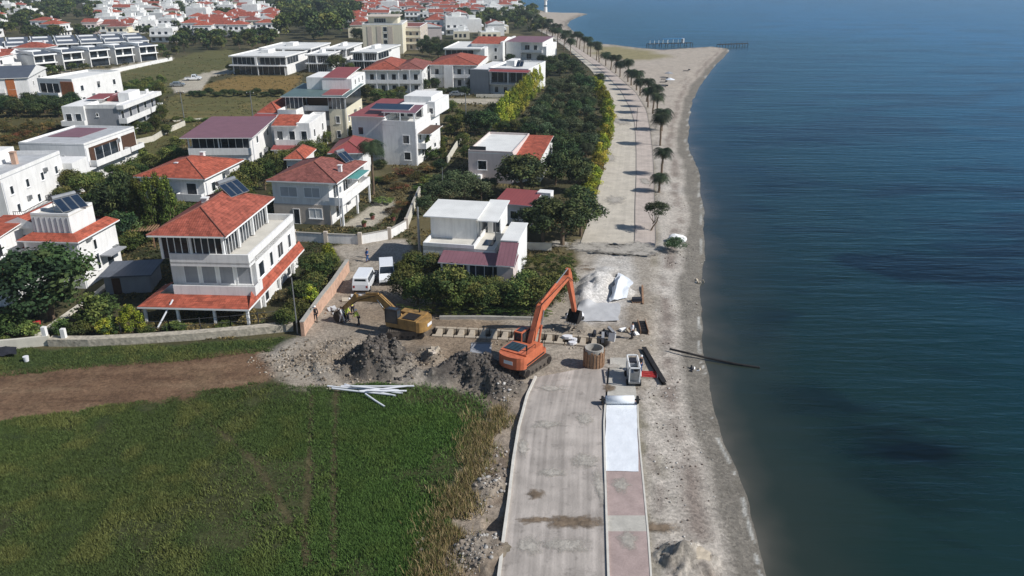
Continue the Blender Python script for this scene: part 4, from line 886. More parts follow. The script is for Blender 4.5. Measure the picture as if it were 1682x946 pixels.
h.gab(-4.6, 1.0, D * .35, D + 3.5, 6.2, 1.2, .3, 'tile2', 'y'); h.box('wing', -4.4, -.01, D * .38, D + 3.2, -.4, 6.2, 'white'); h.win('F', -3.8, 3.8, 3.2, 1.6, at=D * .38, glass='blueglass')
h.wins('R', 1, 1.2, .7, 2.0, 2, 4.4); h.wins('R', 1, 3.6, .7, 1.3, 2, 4.4); h.wins('R', 1, .0, 1.4, 2.2, D - 4, D - .5, name='door'); h.win('F', 1.5, 3.2, 1.2, 1.4)
h.box('door_canopy', W + .003, W + 1.4, D - 4.2, D - .8, 2.6, 2.75, 'greywall')
# ---- 3b
h = House('villa', 'white house with stepped low red roofs, just left of the big dark tree', ((-70, 452), (2, 456), (66, 412)), 3.4)
W, D = h.W, h.D; h.body(0, W, 0, D, z1=3.3); h.mono(0, W, -.4, D, 3.3, 3.9, 'tile2', .4)
h.box('upper_wall', 0, W * .55, 1.6, D + 2, 3.3, 6.2, 'white'); h.mono(0, W * .55, 1.6, D + 2, 6.2, 6.9, 'tile2', .35); h.win('R', 3, 4.2, 1.6, 1.5, at=W * .55); h.wins('R', 2, 1, 1.2, 1.3); h.wins('F', 2, 1, 1.2, 1.3)
h.balcony(W * .55 + .003, W, D * .35, D, 3.95, .9, 'rail', 'FR')
# ---- 4 flat white modern at left
h = House('villa', 'long white flat-roofed building with small windows and brick chimney at the left edge', ((-130, 292), (0, 296), (82, 254)), 6.6)
W, D = h.W, h.D; h.body(); h.flat(0, W, 0, D, 6.602, 'roofgrey', .5); h.wins('R', 4, 4.0, .9, 1.3); h.wins('R', 3, 1.2, .9, 1.3); h.chimney(W - 3.4, D * .55, 6.7, 1.8, .7, 'tile3' if False else 'brickwall')
h.box('roof_room', W - 9, W - 5, D * .3, D * .8, 6.72, 8.6, 'white'); h.box('back_wing', W - 5, W + 1.5, D + .003, D + 5, -.4, 5.2, 'white'); h.balcony(W + .003, W + 1.6, 1, D * .6, .9, .9, 'rail', 'FRB')
# ---- 5 modern house with dark framed window
h = House('villa', 'white cubic modern house with large brown-framed corner windows and grey flat roof', ((44, 234), (138, 240), (204, 211)), 6.4)
W, D = h.W, h.D; h.body(); h.flat(0, W, 0, D, 6.402, 'roofgrey', .3); h.box('roof_terrace', 1, W * .6, D * .4, D - 1, 6.53, 6.6, 'mauve')
h.box('cladding', W + .003, W + .2, 1.0, D * .62, 3.1, 5.9, 'brown'); h.glazing('glazed_wall', W + .203, W + .26, 2.2, D * .58, 3.4, 5.6, 'R', 3)
h.balcony(W + .26, W + 1.4, .4, D * .7, 3.0, .9, 'solid', 'FRB'); h.box('cladding', W + .003, W + .15, D * .7, D - .4, 3.3, 5.9, 'brown'); h.balcony(W + .26, W + 1.4, D * .72, D, 3.2, .7, 'solid', 'FRB')
h.glazing('glazed_wall', W * .4, W - .2, -.1, -.003, .2, 2.6, 'F', 4); h.win('F', 1.2, 4.6, .5, .8); h.win('F', W * .62, 4.2, .7, .6); h.box('porch_slab', W * .3, W + 1.5, -2.5, -.12, 2.75, 2.9, 'white')
# ---- 6 red hip roof, low
h = House('villa', 'white house with orange-red hipped roof, directly behind the tall cypresses', ((230, 288), (336, 296), (386, 264)), 5.8)
W, D = h.W, h.D; h.body(.5, W - .5, .5, D - .5); r = h.hip(.5, W - .5, .5, D - .5, 5.8, 1.7, .6, 'tile2'); h.chimney(W * .5, D * .75, 6.6, 1, .6, parent=r); h.chimney(W * .4, D * .3, 6.4, .8, .4, 'pipe', parent=r)
h.win('F', W * .7, 3.4, 1.6, 1.8, at=.5); h.wins('R', 2, 3.4, 1.2, 1.4, at=W - .5); h.balcony(W * .6, W - .5, -.6, .497, 2.9, .9); h.wins('F', 2, .5, 1.4, 1.9, at=.5)
# ---- 7 mauve sheet roof
h = House('villa', 'white house with wide mauve sheet roof over a dark glazed verandah', ((300, 226), (413, 227), (447, 198)), 6.2)
W, D = h.W, h.D; h.mono(0, W, 0, D, 6.2, 6.9, 'mauve', .2); h.box('core', 1, W - 1, 2.4, D - .6, -.4, 6.2, 'white'); h.glazing('glazed_wall', 1, W - 1, 2.2, 2.397, 3.4, 6.15, 'F', 8)
h.balcony(.8, W - .4, .4, 2.2, 3.3, 1.1, 'solid', 'FRL'); h.box('lower_wall', .9, W - .6, .6, 2.39, -.4, 3.14, 'white'); h.wins('F', 4, .8, 1.2, 1.5, at=.6); h.pillars([(.9, .5), (W * .5, .5), (W - .7, .5)], 4.42, 6.19, .18); h.wins('R', 2, 4, 1.2, 1.4, a0=3, at=W - 1)
# ---- 8 white apartment with balconies
h = House('apartment_house', 'white flat-roofed apartment house with stacked side balconies beside the green field', ((158, 172), (192, 176), (253, 153)), 6.2)
W, D = h.W, h.D; h.body(z1=5.9, mi=M['greywall']); h.flat(0, W, 0, D, 5.902, 'roofwhite', .7, .0); h.box('roof_edge', W + .003, W + 1.5, -.3, D + .6, 5.75, 6.6, 'white')
h.balcony(W + .003, W + 1.7, -.2, D * .62, 2.9, 1.0, 'solid', 'FR'); h.balcony(W + .003, W + 1.5, D * .68, D + .5, 2.9, 1.0, 'solid', 'FRB'); h.wins('R', 5, 3.2, 1.5, 2.0); h.wins('R', 4, .3, 1.5, 2.0)
h.box('left_bay', -4.6, -.003, -.6, D * .6, -.4, 2.7, 'greywall'); h.box('left_bay', -4.6, -.003, -.6, D * .6, 2.703, 6.5, 'white'); h.wins('F', 2, 3.3, 1.3, 1.7, -4.4, -.4, at=-.6); h.balcony(-4.7, .2, -1.8, -.603, 2.7, .9, 'solid'); h.win('F', W * .3, 4.2, .6, .8); h.win('F', W * .5, 1.2, .6, .8)
h.box('roof_shed', W * .1, W * .5, D * .45, D * .75, 6.03, 7.2, 'redsheet'); h.box('roof_room', W * .55, W * .9, D * .4, D * .7, 6.03, 8.0, 'white'); h.mono(-2.4, W * .2, D * .3, D * .62, 6.9, 7.2, 'redsheet', .1, name='sheet_roof'); h.box('chimney', W * .95, W * 1.0, D * .8, D * .86, 6.03, 7.6, 'white')
# ---- 9/10 houses with orange cladding
h = House('villa', 'white flat-roofed house with an orange-brown clad corner and dark loggias', ((76, 130), (118, 134), (182, 119)), 6.8)
W, D = h.W, h.D; h.body(); h.flat(0, W, 0, D, 6.802, 'roofwhite', .5); h.box('cladding', W * .66, W + .1, -.14, -.003, -.2, 6.7, 'wood'); h.glazing('glazed_wall', .6, W * .62, -.12, -.003, 3.3, 6.2, 'F', 3); h.glazing('glazed_wall', .6, W * .62, -.12, -.003, .2, 2.7, 'F', 3)
h.balcony(.3, W * .64, -1.3, -.13, 3.1, .9, 'solid'); h.wins('R', 3, 4.0, 1.2, 1.5); h.wins('R', 3, 1.0, 1.2, 1.5)
h = House('villa', 'white house with dark gable roof and orange-brown panels at the left edge', ((-30, 122), (44, 128), (74, 112)), 6.6)
W, D = h.W, h.D; h.body(); r = h.gab(0, W, 0, D, 6.6, 2.0, .4, 'slate', 'x')
for a in (.32, .72): h.box('cladding', W * a, W * a + 2, -.14, -.003, -.2, 6.5, 'wood')
for z_ in (.8, 3.8): h.wins('F', 3, z_, 1.6, 1.9, a1=W * .95)
h.balcony(W * .4, W * .7, -1.2, -.16, 3.2, .9); h.wins('R', 2, 3.8, 1, 1.4)
# ---- 12 cream block, green-grey roof
h = House('apartment_house', 'cream house with green-grey roof, glazed top floor and white roof rooms', ((468, 158), (566, 160), (587, 143)), 9.3)
W, D = h.W, h.D; h.body(W * .72, W - .1, .3, D - .2, z1=6.9, mi=M['cream']); h.body(W * .02, W * .72 - .003, 2.6, D - .2, z1=6.9, mi=M['greywall'], name='recessed_wall'); h.body(W * .02, W * .3, .5, 2.597, z1=6.9, mi=M['cream'], name='left_bay')
h.glazing('glazed_wall', W * .02, W * .3, .4, 2.5, 6.9, 9.28, 'F', 4); h.glazing('glazed_wall', W * .72, W - .2, .3, D - .2, 6.902, 9.28, 'F', 4); h.box('top_wall', W * .3 + .05, W * .72 - .05, 3.2, D - .2, 6.9, 9.28, 'brown')
h.mono(0, W, 0, D, 9.3, 9.9, 'teal', .5); h.mono(W * .62, W * .95, .6, D - 2, 9.55, 9.95, 'redsheet', .05, name='sheet_panel')
h.win('F', W * .82, 4, .9, 1.5, at=.3); h.win('F', W * .82, 1, .9, 1.5, at=.3); h.wins('R', 3, 4, 1, 1.4, at=W - .1)
h.balcony(W * .3, W * .72, .6, 2.59, 6.6, .9, 'solid', 'F'); h.balcony(W * .3, W * .72, .6, 2.59, 3.6, .9, 'solid', 'F')
h.box('roof_room', W * .2, W * .55, D * .55, D + 3, 9.6, 12.2, 'white'); h.box('roof_room', W * .48, W * .98, D * .5, D + 5, 9.3, 12.0, 'white'); h.mono(W * .5, W * .9, D * .5, D + 5, 12.1, 12.9, 'redsheet', .1); h.wins('R', 3, 10.4, .9, 1.2, a0=D * .6, a1=D + 4, at=W * .98)
# ---- 13 tall white house in the middle
h = House('apartment_house', 'tall white house with mauve-roofed terrace, behind the lone garden palm', ((628, 206), (682, 208), (722, 184)), 7.2)
W, D = h.W, h.D; h.body(); h.flat(0, W, 0, D, 7.202, 'roofwhite', .8); h.win('F', W * .6, 4.0, 1.3, 1.6); h.win('F', W * .62, 1.0, 1.3, 1.5)
h.wins('R', 3, 4.2, 1.1, 1.4); h.wins('R', 2, 1.0, 1.4, 1.8); h.balcony(W + .003, W + 1.6, 1, D * .6, 3.1, .9); h.mono(W + .003, W + 2.4, 1.2, D * .6, 5.6, 5.7, 'brown', .05, name='pergola_roof')
h.box('left_wing', -6.6, -.003, 1.6, D + 3, -.4, 8.4, 'white'); h.mono(-6.6, -.3, 1.2, D + 3, 8.42, 8.9, 'redsheet', .3); h.win('F', -2.6, 1.2, 1.9, 2.4, at=1.6); h.win('F', -5.4, 5.0, 1.1, 1.5, at=1.6)
h.box('upper_room', .4, W * .9, D * .45, D + 2, 7.33, 9.7, 'white'); h.mono(-.6, W * .92, D * .12, D * .45 - .01, 9.2, 9.8, 'mauve', .1, name='terrace_roof'); h.pillars([(-.4, D * .13), (W * .42, D * .13), (W * .85, D * .13)], 7.33, 9.18, .2)
h.box('stair_room', W * .1, W * .98, D * .7, D + 3, 9.702, 10.9, 'white'); h.wins('F', 3, 7.6, 1.3, 2.0, at=D * .45, a0=.4, a1=W * .9); h.box('side_tower', W * .9 + .003, W + .9, D * .62, D + 4, 7.33, 10.1, 'white'); h.win('F', W * .9 + .3, 7.8, .9, 1.2, at=D * .62); h.mono(-3.4, W * .66, D * .2, D * .42, 9.5, 9.95, 'solar', .02, name='solar_panel')
# ---- 14 cluster of white houses with small red roofs
h = House('villa', 'white house with two stepped red roofs and arched balconies, right of the mauve sheet roof', ((452, 205), (508, 207), (526, 188)), 6.3)
W, D = h.W, h.D; h.body(); r = h.gab(.2, W * .62, -.3, D * .8, 6.3, 1.2, .35, 'tile2', 'x'); h.flat(W * .64, W, 0, D, 6.302, 'roofwhite', .4); h.wins('F', 3, 3.6, 1.2, 1.8); h.wins('R', 2, 3.7, 1.1, 1.5); h.balcony(W * .1, W, -1.5, -.003, 3.1, .9)
h.mono(W * .05, W * .7, -3.2, -1.52, 2.4, 2.9, 'redsheet', .2, name='porch_roof'); h.box('porch', W * .1, W * .65, -3, -1.53, -.3, 2.35, 'white')
h = House('villa', 'white house with flat terrace and pyramid red roof, left of the cream block', ((425, 187), (487, 189), (520, 172)), 6.3)
W, D = h.W, h.D; h.body(); h.flat(W * .52, W, 0, D, 6.302, 'roofwhite', .9); h.hip(0, W * .5, .6, D, 6.35, 1.8, .3, 'tile2'); h.mono(-.5, W * .5, -1.2, .3, 5.9, 6.3, 'redsheet', .1, name='porch_roof'); h.wins('F', 3, 3.6, 1.1, 1.5); h.wins('R', 2, 3.4, 1.2, 1.6); h.balcony(W * .6, W + 1, -1.4, -.003, 3.1, .9)
# ---- 15 small red roof behind the palm
h = House('cottage', 'low pale-blue house with bright red hipped roof, left of the tall palm', ((540, 252), (598, 253), (608, 232)), 4.6)
W, D = h.W, h.D; h.body(.3, W - .3, .3, D); h.hip(.3, W - .3, .3, D, 4.6, 1.4, .4, 'redsheet'); h.wins('F', 3, 2.4, 1.1, 1.2, at=.3)
h = House('cottage', 'small low house with faded red roof in front of the arched white balconies', ((468, 262), (500, 263), (514, 247)), 3.4)
W, D = h.W, h.D; h.body(.3, W - .3, .3, D); h.hip(.3, W - .3, .3, D, 3.4, 1.2, .4, 'tile2'); h.wins('F', 2, 1.2, 1.1, 1.2, at=.3)
# ---- 16 three houses in the middle distance
def colonnade(h, n):
    W, D = h.W, h.D; h.body(.4, W - .4, 1.4, D, z1=h.z)
    for z_ in (.4, 3.5): h.wins('F', n, z_, 1.3, 2.0, at=1.4, a0=.6, a1=W - .6)
    h.balcony(.4, W - .2, .1, 1.397, 3.1, .9); h.pillars([(.4 + i * (W - 1.1) / n, .1) for i in range(n + 1)], 4.02, h.z - .002, .22); h.pillars([(.4 + i * (W - 1.1) / n, .1) for i in range(n + 1)], -.2, 2.94, .22)
    h.wins('R', 2, 3.8, 1.1, 1.4, at=W - .4, a0=2)
h = House('villa', 'white house with white columns, long balconies and a double red hipped roof', ((600, 114), (694, 116), (696, 102)), 6.6); W, D = h.W, h.D
D2 = max(D, 9); colonnade(h, 5); h.hip(.2, W * .62, .3, D2, 6.6, 1.9, .4, 'tile'); h.hip(W * .5, W - .2, .9, D2 - 1, 6.62, 1.5, .4, 'tile3')
h = House('villa', 'broad white house with red hipped roof, middle of the three houses before the pale lane', ((706, 106), (784, 108), (790, 94)), 6.6); W, D = h.W, h.D
colonnade(h, 4); h.hip(.2, W - .2, .3, max(D, 9), 6.6, 1.9, .4, 'tile'); h.box('bay', W * .32, W * .5, -.4, 1.395, -.3, 6.5, 'white')
h = House('apartment_house', 'grey-sided white house with flat roof clutter and a thin red roof edge over its verandah', ((783, 112), (866, 118), (872, 103)), 6.8); W, D = h.W, h.D
D = max(D, 9); h.body(0, W, 1.6, D, z1=6.8); h.flat(W * .3, W, 1.6, D, 6.802, 'roofwhite', .5); h.mono(W * .34, W + .4, -.2, 1.8, 6.5, 7.0, 'redsheet', .1, name='porch_roof'); h.box('left_bay', 0, W * .33, -.1, 1.597, -.3, 7.0, 'greywall')
h.glazing('glazed_wall', W * .36, W, 1.45, 1.597, 3.5, 6.3, 'F', 6); h.balcony(W * .34, W + .3, -.1, 1.44, 3.2, .9, 'rail'); h.wins('F', 4, .6, 1.2, 1.7, a0=W * .36, at=1.6); h.pillars([(W * .35, -.1), (W * .66, -.1), (W, -.1)], 3.3, 6.48); h.box('roof_room', W * .45, W * .6, D * .5, D * .8, 6.93, 8.4, 'white'); h.solar(W * .66, D * .4, 7, 0, 2)
# ---- 17
h = House('villa', 'low white flat-roofed house with a shallow roof slab, left of the orange roof', ((732, 80), (790, 82), (798, 70)), 5.2); W, D = h.W, h.D
D = max(D, 9); h.body(.4, W - .4, 1, D); h.flat(0, W, 0, D, 5.202, 'roofwhite', .35); h.glazing('glazed_wall', .8, W - 3, .88, .997, 2.9, 4.9, 'F', 5); h.wins('F', 4, .6, 1.5, 1.7, at=1); h.box('side_tower', W - .39, W + 1.2, 1, D, -.3, 5.6, 'white')
h = House('villa', 'white house with bright orange gable roof behind the low flat-roofed one', ((778, 71), (822, 73), (831, 62)), 6.4); W, D = h.W, h.D
D = max(D, 8); h.body(.2, W - .2, .5, D); h.gab(.2, W - .2, .5, D, 6.4, 1.5, .4, 'tile2', 'x'); h.wins('F', 3, 3.6, 1.1, 1.5, at=.5); h.wins('F', 3, .8, 1.1, 1.5, at=.5); h.box('gable_wall', W - .19, W + .8, .5, D, -.3, 7.2, 'white')
h = House('villa', 'white house with flat mauve roof and recessed balcony nearest the palm avenue', ((834, 68), (890, 70), (900, 62)), 6.9); W, D = h.W, h.D
D = max(D, 9); h.body(0, W * .42, 0, D); h.body(W * .42 + .003, W, 1.6, D, name='recessed_wall'); h.mono(0, W, 0, D, 6.9, 7.3, 'mauve', .35); h.win('F', W * .5, 3.6, 2, 2.2, at=1.6); h.win('F', W * .75, 3.6, 1.5, 2.2, at=1.6); h.win('F', W * .55, .5, 2, 2.1, at=1.6)
h.balcony(W * .42, W, .0, 1.597, 3.2, .95); h.box('side_tower', W + .003, W + 1.6, 1, D, -.3, 5.4, 'white')
# ---- 18 hotel and its neighbour
h = House('hotel', 'cream five-storey block with beige panels and a central window strip, among the red roofs', ((607, 39), (660, 41), (669, 35)), 11.5, 'building'); W, D = h.W, h.D
D = max(D, 12); h.body(mi=M['cream']); h.flat(0, W, 0, D, 11.502, 'roofgrey', .5)
for a in (.12, .36, .64): h.box('cladding', W * a, W * a + W * .12, -.12, -.003, .5, 11, 'stoney')
for z_ in (1, 3.6, 6.2, 8.8): h.win('F', W * .52, z_, 1.7, 2.0)
h.box('roof_room', W * .1, W * .85, D * .3, D * .8, 11.63, 14.4, 'cream'); h.box('roof_canopy', W * .05, W * .9, D * .2, D * .9, 14.402, 14.7, 'stoney'); h.win('F', W * .25, 12, 5, 1.8, at=D * .3)
h = House('apartment_house', 'beige block with brown stacked balconies, right of the cream five-storey block', ((662, 43), (690, 45), (702, 38)), 9.5, 'building'); W, D = h.W, h.D
D = max(D, 12); h.body(mi=M['stoney']); h.flat(0, W, 0, D, 9.502, 'tile3', .3)
for z_ in (.4, 3.1, 5.8): h.balcony(-.2, W + .2, -1.4, -.003, z_ + 2.4, .8, mt='cream'); h.wins('F', 4, z_, 1.3, 1.8); h.wins('R', 3, z_, 1.2, 1.6)
# ---- modern white villas of the middle distance
def modern(lab, cor, z, seed, deep=10):
    h = House('villa', lab, cor, z); W, D = h.W, max(h.D, deep); h.body(0, W, 1.8, D, z1=z - .35); h.flat(-.3, W + .5, 0, D, z - .35, 'roofwhite', .35)
    h.box('floor_slab', -.4, W + .6, -.2, 1.797, z * .48, z * .48 + .35, 'white2'); h.glazing('glazed_wall', .5, W * .44, 1.5, 1.797, z * .48 + .36, z - .4, 'F', 5); h.glazing('glazed_wall', W * .52, W - .2, 1.5, 1.797, z * .48 + .36, z - .4, 'F', 5)
    h.glazing('glazed_wall', .5, W - .4, 1.6, 1.796, .1, z * .48 - .01, 'F', 9); h.box('fin', W * .46, W * .5, -.1, 1.79, z * .48 + .36, z - .36, 'white2'); h.glazing('glazed_wall', W + .003, W + .1, 2.4, D * .5, z * .48 + .5, z - .7, 'R', 4)
    h.box('roof_room', W * .3, W * .45, D * .5, D * .75, z - .22, z + .9, 'white'); h.pillars([(W - .2, -.1), (W * .5, -.1)], -.1, z * .48 - .003, .2); return h
modern('white modern villa with glass front and projecting slabs, leftmost of the white villas', ((386, 90), (466, 93), (492, 81)), 6.2, 1)
modern('wide white modern villa standing behind the leftmost glass-fronted villa', ((432, 78), (508, 80), (528, 70)), 6.8, 2)
modern('narrow white modern villa left of the round dark tree', ((505, 89), (537, 90), (552, 82)), 6.0, 3)
modern('tall white modern villa right behind the round dark tree', ((538, 79), (566, 80), (586, 70)), 6.6, 4)
modern('white modern villa with wraparound balcony, rightmost of the white villas', ((583, 84), (617, 86), (643, 73)), 6.2, 5)
# ---- 20 centre house with flat white roof and red lean-to
h = House('villa', 'pale pink flat-roofed house with an orange-red roofed wing, behind the round dark tree', ((770, 250), (842, 254), (866, 223)), 5.0, wall='pinkish')
W, D = h.W, h.D; h.body(); h.flat(0, W, 0, D, 5.002, 'roofwhite', .35); h.win('F', 1.6, 2.2, 1.6, 1.6); h.wins('L', 3, 2.4, 1, 1.3)
h.box('wing', W + .003, W + 4.4, 1, D - .5, -.3, 4.0, 'white'); h.mono(W + .2, W + 4.2, .6, D - .4, 4.0, 5.1, 'tile2', .35); h.mono(W + 3.2, W + 5.5, -1, 1.2, 2.6, 3.0, 'redsheet', .1, name='porch_roof'); h.box('balcony_ledge', 0, 2.4, -1.2, -.003, .8, 1.5, 'white')
h.box('roof_railing', .2, 3.0, .25, .3, 5.4, 6.1, 'rail')
# ---- 21 white flat house right of the lane
h = House('villa', 'white flat-roofed house with roof terrace and mauve porch roof, beside the dug-up lane', ((691, 404), (812, 406), (851, 368)), 3.9)
W, D = h.W, h.D; h.body(0, W, 0, D, z1=3.4); h.flat(0, W, 0, D, 3.402, 'terr', 0, name='terrace'); h.parapet(0, W - 2.4, 0, D + .3, 3.0, .95, .2)
u0, v0 = h.loc(699, 354, 6.4); u1, _ = h.loc(784, 354, 6.4); _, v1 = h.loc(790, 334, 6.4); h.box('upper_room', u0 + .4, u1, v0 + .6, v1, 3.52, 6.3, 'white'); h.mono(u0, u1 + .1, v0, v1, 6.3, 6.5, 'roofwhite', .25)
u2, v2 = h.loc(784, 362, 6.0); u3, _ = h.loc(818, 362, 6.0); _, v3 = h.loc(824, 335, 6.0); h.mono(u2 + .1, u3, v2, v3, 5.9, 6.4, 'roofwhite', .1, name='terrace_roof'); h.pillars([(u2 + .2, v2 + .1), (u3 - .3, v2 + .1)], 3.52, 5.9, .1, 'metal'); h.box('stair_room', u2 + .6, u3 - .2, v2 + 3, v3, 3.52, 5.9, 'white'); h.win('F', u2 + 1.2, 3.6, 1, 1.9, at=v2 + 3, name='door')
u4, v4 = h.loc(824, 394, 5.0); u5, _ = h.loc(850, 396, 5.0); _, v5 = h.loc(852, 367, 5.0); h.box('stair_tower', u4, u5, v4, v5, -.3, 4.9, 'white'); h.mono(u4, u5, v4, v5, 4.9, 5.0, 'roofwhite', .12)
h.mono(u4, u5 + .1, v4 - 3, v4 - .14, 2.9, 4.7, 'mauve', .08, name='side_roof'); h.box('side_wall', u4, u5, v4 - 2.8, v4 - .003, -.3, 2.7, 'pinkish')
h.mono(2.6, u5, -2.6, -.2, 2.5, 3.1, 'mauve', .1, name='porch_roof'); h.glazing('porch_glazing', 2.8, u5 - .5, -2.2, -.4, -.2, 2.45, 'F', 8); h.pillars([(2.8, -2.5), (6, -2.5), (u5 - .4, -2.5)], -.2, 2.5, .18)
h.box('solar_panel', W * .8, W * .8 + 1.2, 1.4, 3.4, 3.54, 3.62, 'solar')
# red low roof behind
h = House('cottage', 'low building with ribbed faded red roof half hidden by a dark tree', ((812, 334), (872, 338), (894, 320)), 3.2); W, D = h.W, h.D
h.body(.2, W - .2, .3, D - .2, z1=3.1); h.mono(0, W, 0, D, 3.1, 3.6, 'redsheet', .2); h.wins('F', 3, 1, 1, 1.2, at=.3); h.box('water_tank_stand', W - .4, W + 1.6, D - 1.4, D + .4, 0, 3.9, 'white')

for _k, _h in enumerate(HS):
    if _h.W > 6 and _h.yaw == _h.yaw and _h.root['label'].split()[0] in ('long', 'white', 'tall', 'pale', 'cream') and 'glass' not in _h.root['label']: _h.clutter(_k, ('R',))
# ---- dark-roofed terraced houses, three rows
def prototype_row():
    r = thing('terraced_house', 'x', 'house'); W = 8.0
    mm = MB().box(-W / 2, W / 2, -5, 5, -.3, 5.6).box(-W / 2, -W / 2 + .3, -6.4, -5.003, -.3, 5.6); mm.build('wall', M['white'], r)
    m = MB(); mono(m, -W / 2, W / 2, -6.4, 5, 5.6, 6.7, .0, axis='y'); m.box(-W / 2, W / 2, -6.75, -6.403, 5.5, 5.95, 1).box(-W / 2, -W / 2 + .25, -6.4, 5, 6.0, 6.95, 1).box(-W / 2 + 1, W / 2 - 1.5, .5, 3.5, 6.3, 6.75, 1); m.build('roof', [M['slate'], M['white2']], r)
    m = MB().box(-W / 2 + .6, -.4, -5.08, -5.003, 3.2, 5.3).box(.3, W / 2 - .4, -5.08, -5.003, 3.2, 5.3); m.build('window', M['glass'], r)
    MB().box(-W / 2 + .4, W / 2 - .3, -5.08, -5.003, .1, 2.6).build('glazed_wall', M['glass'], r)
    MB().box(-W / 2 + .31, W / 2, -6.3, -5.1, 2.75, 3.0).build('balcony', M['white2'], r)
    MB().box(W / 2 + .003, W / 2 + .02, -3, 0, 3.4, 4.6).build('window', M['glass'], r)
    note(r); return r
tp = prototype_row(); first = True
rows_ = [((40, 118), (250, 97), 17, 'front row'), ((-120, 106), (246, 88), 22, 'middle row'), ((-110, 97), (236, 81), 20, 'back row')]
for (a, b, n, nm) in rows_:
    A, B = P(*a), P(*b); L_n = (B - A).length; n = max(3, int(L_n / 8.4)); yaw = math.atan2(B.y - A.y, B.x - A.x)
    for i in range(n):
        c = A.lerp(B, (i + .5) / n); lab = f"white terraced house with dark roof, {orl(i)} in the {nm}"
        if first: tp.location = c; tp.rotation_euler = (0, 0, yaw); tp['label'] = lab; tp['group'] = 'terraced houses with dark roofs'; first = False
        else: dup(tp, c, yaw, lab, 'terraced houses with dark roofs')

# ---- the dense far town: prototypes and copies
def far_proto(W, D, z, roof, wall, wing):
    r = thing('town_house', 'x', 'house'); m = MB().box(-W / 2, W / 2, -D / 2, D / 2, -.4, z)
    if wing: m.box(W / 2 + .003, W / 2 + 3, -D / 2 + 2, D / 2 - 1, -.4, z * .6)
    m.build('wall', M[wall], r); m = MB()
    if roof in ('tile', 'tile2', 'tile3'): hip(m, -W / 2, W / 2, -D / 2, D / 2, z, 1.8, .4); mt = [M[roof], M['white2']]
    elif roof == 'gable': gable(m, -W / 2, W / 2, -D / 2, D / 2, z, 1.8, .3, 'x'); mt = [M['tile'], M['white2']]
    else: m.box(-W / 2 + .2, W / 2 - .2, -D / 2 + .2, D / 2 - .2, z + .003, z + .4).box(-W * .2, W * .15, -D * .2, D * .2, z + .41, z + 2.2); mt = [M['roofwhite']]
    o = m.build('roof', mt, r)
    MB().box(W * .2, W * .2 + .7, D * .15, D * .15 + .7, z + .5, z + 2.4).build('chimney', M['white2'], o)
    for zz in ([.8, 3.7] if z > 5 else [.9]):
        for k in range(3): MB().box(-W / 2 + .8 + k * (W - 1.6) / 3, -W / 2 + 2.2 + k * (W - 1.6) / 3, -D / 2 - .05, -D / 2 - .003, zz, zz + 1.5).build('window', M['glass'], r)
        MB().box(W / 2 + .004, W / 2 + .05, -D / 2 + .6, -D / 2 + 1.8, zz, zz + 1.4).build('window', M['glass'], r)
    if z > 5: MB().box(-W / 2, W / 2, -D / 2 - 1.2, -D / 2 - .06, 2.9, 3.9).build('balcony', M['white2'], r)
    note(r); return r
FP = [(far_proto(11, 9, 6.2, 'tile', 'white', 1), 'white house with red hipped roof'), (far_proto(9, 10, 6.2, 'tile2', 'white', 0), 'white house with orange-red hipped roof'), (far_proto(14, 9, 5.8, 'gable', 'white', 0), 'long white house with red gable roof'),
      (far_proto(11, 10, 6.6, 'flat', 'white', 1), 'white flat-roofed house'), (far_proto(9, 9, 3.4, 'flat', 'cream', 0), 'low cream flat-roofed house'), (far_proto(10, 9, 6.0, 'tile3', 'cream', 1), 'cream house with brown-red roof'), (far_proto(12, 11, 9.2, 'flat', 'white', 0), 'tall white flat-roofed block'), (far_proto(8, 13, 6.8, 'gable', 'pinkish', 1), 'narrow pale house with gabled red roof')]
used = set(); BUSY = []
HOUSES_XY = [(o.location.x, o.location.y) for o in COL.objects if o.get('category') in ('house', 'building')]
def scatter(poly, n, weights, mind, where, seed, yaw0=.1):
    rs = random.Random(seed); W_ = WP(poly); xs = [p[0] for p in W_]; ys = [p[1] for p in W_]; k = 0; tries = 0
    while k < n and tries < n * 60:
        tries += 1; x = rs.uniform(min(xs), max(xs)); y = rs.uniform(min(ys), max(ys))
        if sdist(np.array([x]), np.array([y]), W_)[0] > 0: continue
        if any((x - a) ** 2 + (y - b) ** 2 < mind ** 2 for a, b in BUSY + HOUSES_XY): continue
        i = rs.choices(range(len(FP)), tuple(weights) + (sum(weights) * .07, sum(weights) * .09))[0]; fs = rs.uniform(.85, 1.15); fz = rs.uniform(.85, 1.12); pr, nm = FP[i]; BUSY.append((x, y)); lab = f"{nm} {where}"; yaw = yaw0 + rs.choice((0, 0, math.pi / 2)) + rs.uniform(-.12, .12)
        if i not in used: used.add(i); pr.location = (x, y, 0); pr.scale = (fs, 1, fz); pr.rotation_euler = (0, 0, yaw); pr['label'] = lab; pr['group'] = f"{nm}s {where}"
        else: dup(pr, (x, y, 0), yaw, lab, f"{nm}s {where}", (fs, 1, fz))
        k += 1
